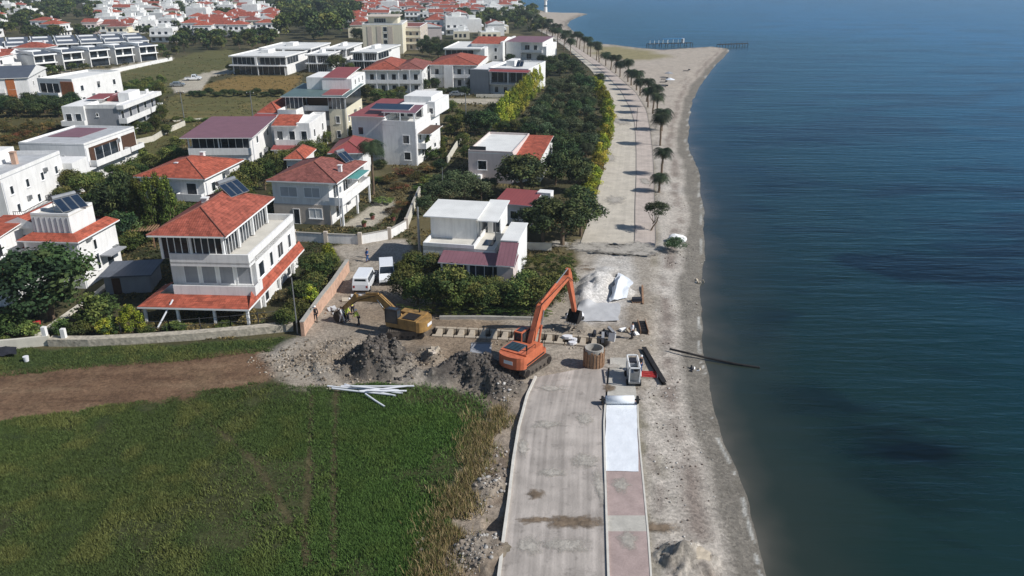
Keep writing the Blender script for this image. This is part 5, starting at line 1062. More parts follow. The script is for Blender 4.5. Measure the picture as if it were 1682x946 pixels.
# the avenue of holiday houses with red roofs in the top middle
scatter([(572, 30), (580, 12), (700, 9), (770, 16), (765, 42), (700, 46), (690, 34), (600, 34), (596, 62), (570, 62)], 62, (4, 3, 4, 1, .5, 2), 13.5, 'in the red-roofed quarter above the cream block', 5)
scatter([(740, 14), (846, 10), (846, 26), (780, 30), (745, 20)], 26, (3, 2, 2, 2, 1, 2), 14, 'near the far lighthouse', 6)
scatter([(700, 52), (835, 50), (830, 62), (700, 66)], 9, (1, 1, 1, 4, 2, 1), 14, 'behind the bright orange gable', 8)
scatter([(300, 62), (330, 40), (455, 24), (455, 56), (385, 64)], 30, (4, 5, 4, 2, .5, 1.5), 13, 'in the red-roofed row left of the wood', 9)
scatter([(150, 62), (150, 8), (400, 5), (440, 22), (330, 38), (300, 56), (290, 74), (255, 72)], 80, (1.5, 1, 1, 6, 3, 1), 14, 'in the crowded white town at the upper left', 10)
scatter([(-60, 62), (-60, 4), (70, 4), (70, 40), (95, 60)], 26, (3, 2, 2, 3, 2, 2), 16, 'in the upper left corner', 11)
scatter([(165, 66), (180, 42), (250, 44), (250, 64)], 8, (2, 1, 1, 3, 1, 1), 14, 'just behind the dark-roofed terraces', 12)
scatter([(-60, 122), (-60, 96), (70, 96), (90, 112), (50, 120)], 5, (4, 2, 2, 0, 0, 2), 13, 'behind the orange-brown panels', 14)
for i, (pr, nm) in enumerate(FP):
    if i not in used:
        for c in KIDS[pr.name]:
            for g in KIDS.get(c.name, []): bpy.data.objects.remove(g)
            bpy.data.objects.remove(c)
        bpy.data.objects.remove(pr)
# ---------------------------------------------------------------- trees, shrubs, palms
trees('pine_tree', 'very large dark spreading tree in front of the solar heater house', 'big dark tree', 'dark', [(84, 524, 8.8, 11)], clear=.08)
trees('cypress_tree', 'tall green cypress behind the glazed-top house', 'cypresses', 'cypress', [(236, 388, 8.4, 4.2), (256, 394, 9, 4.2), (270, 386, 9, 4), (286, 392, 9, 4.2)], clear=.03)
trees('round_tree', 'dark rounded tree beside the tall cypresses', 'dark trees by the cypresses', 'dark', [(190, 372, 6.8, 6), (208, 352, 7, 5.5), (202, 405, 5.2, 6), (226, 372, 7, 5)], clear=.08)
trees('garden_tree', 'leafy garden tree below the white cubic house', 'garden trees below the white cubic house', 'broad', [(122, 322, 4.6, 5.5), (146, 326, 4.4, 5.5), (108, 336, 3, 4), (160, 312, 3.4, 4), (212, 305, 4, 5), (190, 302, 3.6, 4), (232, 298, 3.4, 4)])
trees('garden_tree', 'green tree between the two hipped roofs', 'trees between the two hipped roofs', 'broad', [(392, 335, 5.5, 5), (412, 322, 6, 5.5), (436, 312, 5.6, 5), (380, 350, 4.6, 5), (450, 296, 5, 5), (322, 338, 3.4, 3.4), (404, 345, 4, 4.4), (470, 285, 4.5, 4.5)])
trees('shrub', 'low shrub in front of the mauve-roofed house', 'shrubs before the mauve roof', 'shrub', [(250, 278, 3.6, 4.6), (274, 270, 3.8, 4.6), (296, 262, 3.4, 4), (326, 262, 2.8, 3.4), (356, 264, 2.8, 3.6), (388, 266, 3.2, 4), (412, 262, 3, 3.6), (440, 262, 3, 3.6)], trunk='thin')
trees('garden_tree', 'bushy tree behind the brown-red hipped roof', 'trees behind the brown-red roof', 'broad', [(488, 276, 4, 5), (508, 268, 4.6, 5.5), (528, 272, 4.6, 5), (518, 252, 4, 4.5), (532, 240, 3.6, 4)])
trees('shrub', 'rusty brown garden shrub right of the balcony house', 'rusty shrubs right of the balcony house', 'autumn', [(640, 300, 2, 4.5), (662, 290, 2.2, 5), (684, 296, 2, 4), (655, 312, 1.6, 4), (700, 285, 2.4, 4), (645, 350, 1.2, 3), (664, 340, 1.4, 3)], trunk='thin')
trees('shrub', 'green garden shrub near the bare brown plot', 'shrubs near the bare brown plot', 'shrub', [(712, 222, 3.6, 4.4), (728, 240, 3, 4), (742, 205, 3.4, 4), (716, 262, 3, 4), (706, 305, 2.6, 4), (630, 335, 1.6, 3.4), (694, 318, 2.2, 3.6), (755, 195, 3, 4), (740, 222, 3, 3.6), (700, 245, 2.6, 3.4), (625, 300, 1.5, 3)], trunk='thin')
trees('thicket_tree', 'dense grey-green tree in the thicket behind the roof terrace house', 'thicket behind the roof terrace house', 'olive', [(712, 338, 4, 5), (738, 336, 4.2, 5), (764, 332, 4, 5), (790, 330, 3.8, 4.6), (745, 315, 4, 5), (724, 318, 3.6, 4.6), (772, 312, 3.4, 4.6), (698, 352, 3.2, 3.4), (802, 318, 3, 4)], clear=.05)
trees('round_tree', 'big dark round tree in front of the pale pink house', None, 'dark', [(856, 322, 7.2, 10.2)], clear=.1)
trees('tree', 'dark tree behind the faded red roof', 'dark trees behind the faded red roof', 'dark', [(912, 304, 6, 6), (936, 300, 6.4, 6), (952, 316, 5.6, 5.5), (928, 276, 6, 6), (908, 262, 5, 5), (945, 258, 5, 5.5)], clear=.06)
trees('tree', 'broad dark spreading tree beside the dusty road', 'spreading trees beside the dusty road', 'umbrella', [(924, 404, 7.2, 9.6), (954, 388, 6.6, 7), (892, 396, 5.6, 7), (868, 386, 4.4, 5.5), (900, 372, 5, 6), (950, 352, 5, 6)], clear=.1)
trees('garden_tree', 'green tree in the front garden facing the trench', 'front garden trees facing the trench', 'broad', [(664, 492, 3.6, 4.4), (686, 500, 3.4, 4.4), (712, 508, 4, 4.6), (742, 510, 5.2, 6), (684, 458, 3.6, 4.4), (712, 456, 3.2, 4), (768, 506, 3.4, 4.4), (798, 512, 3.4, 4.4), (826, 508, 3.2, 4.4), (854, 512, 4, 5), (884, 512, 4.2, 5), (908, 500, 3.8, 4.4), (930, 472, 2.8, 3.2), (866, 484, 3, 4), (668, 462, 2.8, 3.6), (812, 490, 2.6, 3.8), (780, 486, 2.6, 3.6)], clear=.05)
trees('shrub', 'garden bush beside the pinkish block wall', 'bushes beside the pinkish wall', 'broad', [(520, 468, 4, 4.8), (538, 452, 3, 3.6), (500, 500, 3, 4), (488, 528, 2.6, 3.4), (470, 538, 2.2, 3), (514, 486, 3, 3.6)], clear=.03)
trees('shrub', 'yellow-green bush beside the pinkish block wall', 'yellow-green bushes beside the pinkish wall', 'lime', [(540, 438, 3, 3), (512, 505, 2.6, 2.6)], clear=.03, trunk='thin')
trees('shrub', 'garden shrub behind the pale rubble wall', 'shrubs behind the rubble wall', 'shrub', [(156, 534, 4.4, 5), (184, 548, 2.4, 3), (130, 552, 2.2, 3), (16, 545, 3.2, 4.4), (40, 552, 2.4, 3.4), (290, 544, 1.4, 3.0), (370, 540, 1.2, 2), (104, 548, 2.2, 2.6), (240, 548, 1.4, 2), (172, 515, 3.4, 3.6), (8, 568, 1.4, 2)], trunk='thin', clear=.05)
trees('young_tree', 'young pale green tree behind the rubble wall', 'young trees behind the rubble wall', 'lime', [(219, 548, 3.2, 3.0), (176, 552, 2, 2.2)], clear=.08, trunk='thin')
# yellow-green hedge trees (one by one) and orchard
trees('hedge_tree', 'yellow-green columnar tree at the orchard edge', 'yellow-green orchard edge', 'lime', [(822 + i * 5.6, 216 - i * 6.3, 7.2, 4.2) for i in range(12)], clear=.03)
trees('hedge_tree', 'yellow-green tree lining the left side of the road', 'yellow-green trees lining the road', 'lime', [(976, 150, 4.4, 4.7), (985, 158, 4.6, 4.7), (990, 168, 4.6, 4.7), (995, 180, 4.6, 4.7), (998, 193, 4.6, 4.7), (999, 207, 4.6, 4.4), (996, 222, 4.6, 4.4), (993, 238, 4.4, 4.2), (989, 254, 4.2, 4.2), (985, 270, 4, 3.9), (980, 286, 3.8, 3.9), (975, 302, 3.4, 3.9), (969, 318, 3.2, 3.6), (965, 334, 2.8, 3.4)], clear=.03)
rs = random.Random(3); sp = []
for r_ in range(9):
    y = 150 + r_ * 13.5; x0 = 900 - r_ * 7 if r_ < 7 else 905; x1 = 968 + r_ * 2.5
    n = int((x1 - x0) / (17 + r_ * 1.2))
    for i in range(n): sp.append((x0 + (x1 - x0) * (i + .5) / n + rs.uniform(-3, 3), y + rs.uniform(-3, 3), rs.uniform(3.6, 5), rs.uniform(4, 5.6)))
sp = sorted(sp); 
for i, (px, py, hh, ww) in enumerate(sp):
    g = P(px, py); row = ['rear', 'middle', 'front'][0 if py < 190 else 1 if py < 225 else 2]
    tree('orchard_tree', f'grey-green tree in the {row} part of the orchard between villas and road', g.x, g.y, hh, ww, 'olive' if (i % 3) else 'dark', 'multi', .1, f'orchard trees, {row} part')
trees('tree', 'dark rounded tree left of the yellow-green orchard edge', 'dark trees left of the orchard edge', 'dark', [(780, 222, 6, 6.4), (800, 222, 6.2, 6.4), (812, 205, 5.6, 5), (768, 210, 4, 4.4)], clear=.08)
trees('tree', 'dark tree near the grey-sided white house', 'dark trees near the grey-sided house', 'dark', [(882, 124, 5, 7), (900, 126, 5, 7), (920, 124, 5, 7), (938, 120, 5.4, 7), (906, 110, 4.6, 6), (926, 106, 4.6, 6), (948, 148, 5.6, 6), (962, 158, 6, 7), (890, 106, 4, 5), (950, 132, 4.6, 5), (985, 140, 4, 4.4)], clear=.05)
trees('round_tree', 'single round tree between the white modern villas', None, 'broad', [(553, 119, 6.4, 8.4)], clear=.12)
trees('tree', 'garden tree below the double hipped roof', 'garden trees below the double hipped roof', 'broad', [(588, 152, 4.6, 5), (602, 166, 5, 5.6), (622, 172, 4.4, 5.4), (642, 168, 3.6, 4.6), (594, 140, 4, 4.4), (658, 158, 3, 4), (675, 152, 3.2, 4), (608, 152, 4.4, 4)], clear=.08)
trees('tree', 'small dark tree by the columned white houses', 'small trees by the columned houses', 'dark', [(698, 152, 4.4, 3.8), (714, 148, 4, 4), (700, 136, 4, 3.6), (776, 150, 4, 4), (762, 156, 2.6, 4), (742, 156, 2.4, 4), (725, 156, 2.2, 3.6), (800, 92, 4, 6), (820, 96, 4, 6), (838, 102, 3.4, 5), (788, 92, 3.6, 5)], clear=.05)
trees('tree', 'tree right of the beige balcony block', 'trees right of the beige balcony block', 'dark', [(694, 90, 7, 6), (706, 92, 6.4, 6), (720, 94, 6, 6.4), (734, 90, 6, 6), (716, 78, 5.4, 5.4), (700, 78, 6, 5), (745, 82, 4.6, 5), (586, 66, 6.6, 7), (598, 68, 6.6, 7)], clear=.05)
trees('hedge_bush', 'dark bush in the hedge line at the left edge', 'hedge bushes at the left edge', 'dark', [(-6 + i * 11.5, 192 - (i % 3) * 6, 4 + (i % 2) * .8, 5.4) for i in range(12)], clear=.03)
trees('shrub', 'scrubby bush in the overgrown plot at the left edge', 'scrub at the left edge', 'autumn', [(-5 + (i * 37) % 118, 205 + (i * 17) % 36, 1.8 + (i % 3) * .5, 4) for i in range(16)], trunk=None, clear=0)
trees('tree', 'tree beside the stacked-balcony apartment house', 'trees beside the stacked-balcony house', 'broad', [(263, 162, 5, 4.6), (258, 182, 4.4, 3.6), (266, 200, 4.6, 4), (256, 216, 4, 3.8), (240, 220, 3, 3.6), (276, 222, 2.6, 3), (215, 228, 3, 3.4), (222, 215, 3, 3)], clear=.05)
trees('shrub', 'bush along the strip between the two fields', 'bushes between the two fields', 'dark', [(318 + i * 13, 157 + (i % 2) * 2, 1.6 + (i % 3) * .4, 3.4) for i in range(12)], trunk=None, clear=0)
trees('shrub', 'bush on the rough edge of the green field', 'bushes on the green field edge', 'shrub', [(186 + (i * 29) % 80, 136 + (i * 11) % 20, 2.4 + (i % 3) * .6, 4) for i in range(14)], trunk=None, clear=0)
trees('shrub', 'bush before the glass-fronted villas', 'bushes before the glass-fronted villas', 'broad', [(378, 118, 3, 3.4), (392, 122, 2, 3), (498, 112, 2.4, 3.4), (512, 116, 2.6, 4), (528, 116, 2.4, 3.4), (575, 116, 3, 4), (590, 112, 2.6, 4), (636, 106, 2.6, 4), (648, 98, 3, 4)], trunk=None, clear=0)
trees('tree', 'tree between the terraces and the cubic villas', 'trees behind the orange-brown panels', 'far', [(84, 124, 4, 5), (100, 122, 3.4, 5), (118, 118, 3.4, 5), (140, 116, 3, 4.6), (276, 100, 4, 4), (290, 90, 4, 5), (266, 90, 5, 5)], clear=.05)
FAR = []
def scatter_trees(poly, n, kinds, hh, ww, label, group, seed, name='tree', md=0, sep=3.5, keep=True):
    rs = random.Random(seed); W_ = WP(poly); xs = [p[0] for p in W_]; ys = [p[1] for p in W_]; k = 0; t = 0; pts = []
    while k < n and t < n * 50:
        t += 1; x, y = rs.uniform(min(xs), max(xs)), rs.uniform(min(ys), max(ys))
        if sdist(np.array([x]), np.array([y]), W_)[0] > 0 or any((x - a) ** 2 + (y - b) ** 2 < sep ** 2 for a, b in pts): continue
        if md and any((x - a) ** 2 + (y - b) ** 2 < md ** 2 for a, b in BUSY + HOUSES_XY): continue
        pts.append((x, y)); f = rs.uniform(.8, 1.25); k += 1
        if not keep or k > 34: FAR.append((x, y, hh * f, ww * f * rs.uniform(.85, 1.15), rs.choice(kinds))); continue
        tree(name, label, x, y, hh * f, ww * f * rs.uniform(.85, 1.15), rs.choice(kinds), 'multi', .1, group)
scatter_trees([(455, 78), (452, 22), (480, 6), (585, 4), (588, 30), (572, 40), (575, 66), (520, 70), (490, 66)], 110, ['fardark', 'fardark', 'far'], 11, 11, 'tall dark tree in the wood left of the cream block', 'tall trees of the dark wood', 21, sep=7)
scatter_trees([(70, 44), (78, 6), (165, 6), (168, 40), (120, 46)], 40, ['fardark', 'far'], 9, 10, 'dark tree in the grove at the upper left', 'grove at the upper left', 22, sep=7, keep=False)
scatter_trees([(-60, 72), (-60, 46), (60, 46), (90, 54), (150, 56), (150, 68)], 36, ['far', 'fardark'], 6, 7, 'tree in the belt behind the dark-roofed terraces', 'tree belt behind the terraces', 23, md=7)
scatter_trees([(255, 84), (300, 66), (385, 66), (455, 60), (460, 78), (385, 84), (320, 86)], 40, ['fardark', 'far'], 6, 6.5, 'dark tree between the fields and the row of red roofs', 'trees before the row of red roofs', 24, md=7)
scatter_trees([(150, 66), (150, 6), (450, 4), (450, 24), (300, 60)], 190, ['far', 'fardark'], 6, 6.5, 'tree between houses of the crowded white town', 'trees in the crowded white town', 25, md=6.5, keep=False)
scatter_trees([(-60, 60), (-60, 3), (70, 3), (95, 55)], 80, ['far', 'fardark'], 7, 8, 'tree among the houses in the upper left corner', 'trees in the upper left corner', 26, md=8, keep=False)
scatter_trees([(572, 70), (580, 10), (700, 8), (770, 14), (760, 48), (700, 52)], 120, ['fardark', 'far'], 5, 5, 'tree between houses of the red-roofed quarter', 'trees in the red-roofed quarter', 27, md=6, keep=False)
scatter_trees([(740, 46), (760, 18), (850, 10), (880, 16), (885, 40), (900, 62), (860, 58), (820, 44), (745, 52)], 100, ['fardark', 'far'], 6, 7, 'tree in the green belt towards the lighthouse', 'green belt towards the lighthouse', 28, md=7, keep=False)
scatter_trees([(440, 6), (455, -4), (840, 4), (770, 8), (580, 6)], 60, ['fardark'], 9, 10, 'tree on the far skyline behind the red roofs', 'trees on the far skyline', 29, sep=8, keep=False)
scatter_trees([(-100, 4), (-100, -6), (450, -6), (450, 4)], 60, ['fardark', 'far'], 9, 11, 'tree on the far edge of the white town', 'trees on the far town edge', 30, sep=10, keep=False)
def merge_far():
    Vs, Fs, Cs = [], [], []; k = 0; rs = np.random.RandomState(4)
    for x, y, h, w_, kd in FAR:
        me = CR[kd][rs.randint(3)]; n = len(me.vertices); v = np.empty(n * 3, np.float32); me.vertices.foreach_get('co', v); v = v.reshape(-1, 3); c = np.empty(n * 4, np.float32); me.color_attributes['Col'].data.foreach_get('color', c); c = c.reshape(-1, 4)[:, :3]
        a = rs.rand() * 6.28; Rm = np.array([[math.cos(a), math.sin(a), 0], [-math.sin(a), math.cos(a), 0], [0, 0, 1]]); Vs.append((v * [w_, w_, h]) @ Rm + [x, y, .1 * h]); Fs.append(np.arange(n).reshape(-1, 4) + k); k += n; Cs.append(c * (.75 + .5 * rs.rand()))
    o = bpy.data.objects.new('distant_trees', np_mesh('distant_trees', np.concatenate(Vs), np.concatenate(Fs), [M['leaf']], np.concatenate(Cs), smooth=False)); COL.objects.link(o)
    tag(o, 'dark trees massed between and beyond the houses of the far town', 'trees', kind='stuff')
merge_far()
# palms along the promenade
pal = [(1089, 289, 4.3, 2.7), (1086, 316, 2.6, 2.0), (1080, 238, 5.8, 2.6)]
pr_ = [Vector((p.x + 1.2, p.y, 0)) for p in resample([(1074, 214), (1066, 186), (1050, 160), (1030, 139), (1005, 119), (975, 99), (945, 80), (915, 61), (889, 46)], 32)]
for p in pr_:
    v = p - Vector((0, 0, CAMH)); zc = v.y * math.cos(PITCH) - v.z * math.sin(PITCH); pal.append((841 + FPX * v.x / zc, 473 - FPX * (v.y * math.sin(PITCH) + v.z * math.cos(PITCH)) / zc, 5.4, 2.7))
pal = sorted(pal, key=lambda q: -q[1])
for i, (px, py, hh, L_n) in enumerate(pal):
    rj = random.Random(i * 7 + 1); g = P(px, py) + Vector((rj.uniform(-.5, .5), rj.uniform(-1.6, 1.6) * min(1, i / 6), 0)); hh *= rj.uniform(.75, 1.2) if i > 2 else 1; L_n *= rj.uniform(.85, 1.15); palm(f"palm on the sea side of the promenade, {ORD[i]} from the camera" if i else 'small stubby palm nearest the camera on the sea side of the promenade', g.x, g.y, hh, L_n, 'palms along the promenade')
pl2 = [(936, 92), (926, 84), (916, 76), (907, 70), (898, 64), (890, 58), (880, 52), (872, 46), (866, 40), (862, 34)]
for i, (px, py) in enumerate(pl2): g = P(px, py); palm(f"palm on the house side of the road, {ORD[i]} from the camera", g.x, g.y, 6.2 + (i % 3) * .5, 3.1, 'palms on the house side')
g = P(614, 320); palm('lone tall palm in the garden behind the balcony house', g.x, g.y, 8.0, 2.9)
g = P(553, 300); palm('short palm with drooping fronds behind the brown-red roof', g.x, g.y, 4.2, 2.8)
for i, (px, py, hh) in enumerate(((962, 262, 2.6), (968, 285, 2.2), (958, 244, 2.6), (236, 200, 3), (204, 210, 3.4), (660, 178, 3.6), (948, 300, 2))):
    g = P(px, py); palm(['short palm by the road hedge, middle of three', 'short palm by the road hedge, nearest of three', 'short palm by the road hedge, farthest of three', 'small palm right below the stacked balconies', 'small palm at the foot of the stacked-balcony house', 'small palm below the double hipped roof', 'very short palm under the dark trees by the road'][i], g.x, g.y, hh, 2.1)
# leaning beach tree, beach bush
g = P(1068, 380); t = tree('beach_tree', 'small leaning tree with bent trunk on the beach edge', g.x, g.y, 4.4, 4.4, 'olive', 'bent', .42, rz=.3)
g = P(1108, 412); tree('beach_bush', 'grey-green bush against the white boulder on the beach', g.x, g.y, 1.9, 3.6, 'olive', None, 0, cat='bush')
trees('shrub', 'green bush filling the gardens left of the glazed-top house', 'bushes left of the glazed-top house', 'broad', [(168, 402, 3, 4), (186, 420, 2.4, 4), (215, 412, 2.8, 4.4), (232, 402, 3, 4), (178, 330, 4, 5), (170, 350, 4.4, 5), (150, 346, 3, 4)], trunk=None, clear=0)
trees('shrub', 'green bush between the mauve-roofed house and the cubic house', 'bushes beside the cubic house', 'shrub', [(208, 268, 3, 4), (222, 278, 3.6, 4.6), (238, 268, 3, 4), (214, 290, 3.4, 4.6), (228, 255, 2.4, 3.6), (290, 240, 2.6, 4), (282, 252, 2.6, 4)], trunk=None, clear=0)
trees('shrub', 'dark bush under the tall white house', 'bushes under the tall white house', 'dark', [(582, 262, 2.8, 3.6), (560, 268, 2, 3), (596, 270, 2.4, 3.4), (625, 278, 2, 3), (545, 228, 3, 4), (558, 224, 3, 4), (575, 232, 2.4, 3.4), (530, 218, 3, 3.6), (722, 282, 2.4, 3.4)], trunk=None, clear=0)
trees('garden_tree', 'loose green tree on the plot behind the pale pink house', 'trees behind the pale pink house', 'broad', [(752, 215, 4, 5), (738, 186, 3.6, 5), (760, 240, 3, 3.6), (766, 262, 3, 3), (848, 222, 3.6, 4.4), (830, 222, 3.4, 4.4), (868, 216, 3.6, 4.6)], clear=.05)
trees('shrub', 'bush along the edge of the olive-green field', 'bushes along the olive field', 'shrub', [(292, 198, 1.6, 3), (312, 200, 1.8, 3.4), (338, 200, 1.4, 3), (362, 200, 1.6, 3), (388, 198, 1.6, 3), (462, 196, 2, 3)], trunk=None, clear=0)
trees('garden_tree', 'green tree in the garden before the orange-red hipped roof', 'trees before the orange-red hipped roof', 'broad', [(300, 372, 4, 4.4), (322, 362, 3, 3.6), (344, 350, 3, 3.6), (310, 352, 4, 4.4)], clear=.05)
trees('cypress_tree', 'narrow dark cypress among the middle gardens', 'narrow cypresses in the middle gardens', 'cypress', [(478, 250, 5, 2), (536, 262, 5.5, 2), (578, 246, 5, 2), (704, 262, 5, 2), (728, 262, 4.6, 2), (424, 268, 4.6, 2), (206, 322, 5, 2.2)], clear=.03)
# clipped hedge
def hedge(label, a, b, hgt, th, kind='hedge'):
    A, B = P(*a), P(*b); L_n = (B - A).length; t = thing('clipped_hedge', label, 'hedge', ((A + B) / 2), math.atan2(B.y - A.y, B.x - A.x)); n = max(1, int(L_n / 3))
    for i in range(n):
        c = bpy.data.objects.new('foliage', CR[kind][i % 3]); COL.objects.link(c); c.parent = t; c.scale = (L_n / n * 1.1, th, hgt); c.location = (-L_n / 2 + (i + .5) * L_n / n, 0, 0)
hedge('long clipped hedge right of the roof terrace house', (842, 446), (944, 446), 2.3, 1.6)
hedge('low clipped hedge along the trench, left part', (650, 516), (790, 518), 1.1, 1.2)
hedge('low clipped hedge along the trench, right part', (794, 518), (905, 520), 1.1, 1.2)
hedge('overgrown hedge strip behind the dark-roofed villas', (-30, 160), (120, 166), 2.4, 2)

# ---------------------------------------------------------------- grass: individual blades in tufts, one object
def grass():
    rs = np.random.RandomState(5); polys = [('field', 120000, .17), ('strip', 10000, .17)]; Vs = []; Cs = []
    for nm, n, hg in polys:
        W_ = np.array(WZ[nm]); 
        x = rs.uniform(max(W_[:, 0].min(), -62), W_[:, 0].max(), n * 3); y = rs.uniform(max(W_[:, 1].min(), 33), min(W_[:, 1].max(), 100), n * 3)
        d = sdist(x, y, WZ[nm]) + (fbm(x, y, 3, 9) - .5) * 2; dens = np.clip((fbm(x * 1.6, y, 6, 21) * -1 + .68) * 5, .12, 1) * np.where((sdist(x, y, WP([(553, 640), (549, 760), (548, 930)]), False) < .32) | (sdist(x, y, WP([(512, 650), (508, 760), (500, 930)]), False) < .3) | (sdist(x, y, WP([(300, 655), (420, 760), (520, 930)]), False) < .2), .1, 1) if nm == 'field' else np.ones(x.shape)
        ok = (d < 0) & (rs.rand(len(x)) < dens); ok &= (np.abs(x) < (y * .75 + 5)); x, y = x[ok][:n], y[ok][:n]
        a = .6 * fbm(x, y, 9, 61) + .4 * rs.rand(len(x)); b = fbm(x, y, 2.2, 62); lush = np.clip((x + 22) / 16, 0, 1)
        g1, g2, g3, g4 = [np.array(lin(c)) for c in ((82, 98, 50), (80, 112, 52), (136, 130, 74), (64, 74, 42))]
        col = g1 * (1 - a[:, None]) + g4 * a[:, None]; k = np.clip((b - .5) * 5, 0, 1)[:, None]; col = col * (1 - k * .3) + g3 * k * .3
        k = (lush * .75)[:, None]; col = col * (1 - k) + g2 * k
        h = hg * (.3 + 1.5 * b * rs.rand(len(x)) ** .5) * (1 + .7 * lush)
        for j in range(3):
            th = rs.rand(len(x)) * 6.28; w_ = .03 + .025 * rs.rand(len(x)); bx = x + rs.normal(size=len(x)) * .12; by = y + rs.normal(size=len(x)) * .12
            lx, ly = rs.normal(size=(2, len(x))) * .12; dx, dy = np.cos(th) * w_, np.sin(th) * w_
            Vs.append(np.stack([np.stack([bx - dx, by - dy, np.full(len(x), -.06)], 1), np.stack([bx + dx, by + dy, np.full(len(x), -.06)], 1), np.stack([bx + lx, by + ly, h], 1)], 1).reshape(-1, 3))
            f = (.7 + .6 * rs.rand(len(x)))[:, None]; Cs.append(np.repeat(col * f, 3, 0))
    V = np.concatenate(Vs); me = np_mesh('grass', V, np.arange(len(V)).reshape(-1, 3), [M['leaf']], np.concatenate(Cs), smooth=False)
    o = bpy.data.objects.new('grass', me); COL.objects.link(o); tag(o, 'lush uneven green grass covering the field left of the road', 'grass', kind='stuff')
    # dry tall grass on the verge
    Vs = []; Cs = []; n = 4600; line = WP([(700, 1000), (716, 930), (735, 860), (760, 800), (782, 745), (800, 700), (806, 670)])
    k = rs.rand(n) * (len(line) - 1.001); i = k.astype(int); f = (k - i)[:, None]; L_ = np.array(line); p = L_[i] * (1 - f) + L_[i + 1] * f + rs.normal(size=(n, 2)) * .85
    keep = fbm(p[:, 0], p[:, 1], 2.5, 77) > .42; p = p[keep]; n = len(p)
    for j in range(4):
        th = rs.rand(n) * 6.28; w_ = .03; h = .2 + .55 * rs.rand(n); q = p + rs.normal(size=(n, 2)) * .12; l = rs.normal(size=(n, 2)) * .22
        Vs.append(np.stack([np.stack([q[:, 0] - np.cos(th) * w_, q[:, 1] - np.sin(th) * w_, np.full(n, -.1)], 1), np.stack([q[:, 0] + np.cos(th) * w_, q[:, 1] + np.sin(th) * w_, np.full(n, -.1)], 1), np.stack([q[:, 0] + l[:, 0], q[:, 1] + l[:, 1], h], 1)], 1).reshape(-1, 3))
        c = np.array([lin(((200, 186, 134), (164, 152, 100), (104, 118, 62))[t]) for t in rs.randint(0, 3, n)]) * (.75 + .5 * rs.rand(n))[:, None]; Cs.append(np.repeat(c, 3, 0))
    V = np.concatenate(Vs); me = np_mesh('dry_grass', V, np.arange(len(V)).reshape(-1, 3), [M['leaf']], np.concatenate(Cs), smooth=False)
    o = bpy.data.objects.new('dry_grass', me); COL.objects.link(o); tag(o, 'tall dry yellow grass between field and roadside ditch', 'grass', kind='stuff')
def weeds():
    rs = np.random.RandomState(8); V, Cc = [], []; n = 30000
    px = rs.uniform(-60, 980, n); py = rs.uniform(90, 560, n) ** 1.0; cols = np.array([lin(c) for c in ((84, 92, 50), (64, 76, 42), (116, 108, 66), (98, 92, 58), (52, 62, 36))])
    g = np.array([tuple(P(a, b)[:2]) for a, b in zip(px, py)]); x, y = g[:, 0], g[:, 1]
    ok = fbm(x, y, 6, 91) > .44
    inf = np.zeros(n, bool)
    for k in ('f1', 'f2', 'f3', 'f4'): inf |= sdist(x, y, WZ[k]) < 0
    ok |= inf & (rs.rand(n) < .5)
    for k in ('site', 'track', 'lane1', 'lane2', 'lane3', 'pave2', 'field', 'beach'): ok &= sdist(x, y, WZ[k]) > .2
    ok &= x < np.interp(y, [P(*q).y for q in ROAD_FAR_L], [P(*q).x for q in ROAD_FAR_L]) - 1
    for hh in HS: dx, dy = x - hh.root.location.x, y - hh.root.location.y; ok &= np.hypot(dx, dy) > min(hh.W, max(hh.D, 5)) * .45
    x, y = x[ok], y[ok]; n = len(x); sc = np.clip(y / 130, .7, 1.7) * np.where(inf[ok], .45, 1); ck = (fbm(x, y, 5, 33) * 7).astype(int) % 5
    for j in range(5):
        th = rs.rand(n) * 6.28; w_ = (.1 + .14 * rs.rand(n)) * sc; bx, by = x + rs.normal(size=n) * .3 * sc, y + rs.normal(size=n) * .3 * sc; l = rs.normal(size=(2, n)) * .2 * sc; h = (.08 + .3 * rs.rand(n)) * sc
        V.append(np.stack([np.stack([bx - np.cos(th) * w_, by - np.sin(th) * w_, np.full(n, 0.)], 1), np.stack([bx + np.cos(th) * w_, by + np.sin(th) * w_, np.full(n, .02)], 1), np.stack([bx + l[0], by + l[1], h], 1)], 1).reshape(-1, 3)); Cc.append(np.repeat(cols[ck] * (.7 + .6 * rs.rand(n))[:, None], 3, 0))
    V = np.concatenate(V); me = np_mesh('weeds', V, np.arange(len(V)).reshape(-1, 3), [M['leaf']], np.concatenate(Cc), smooth=False); o = bpy.data.objects.new('weeds', me); COL.objects.link(o); tag(o, 'low weeds and rough grass over the gardens and empty plots', 'weeds', kind='stuff')
weeds()
grass()
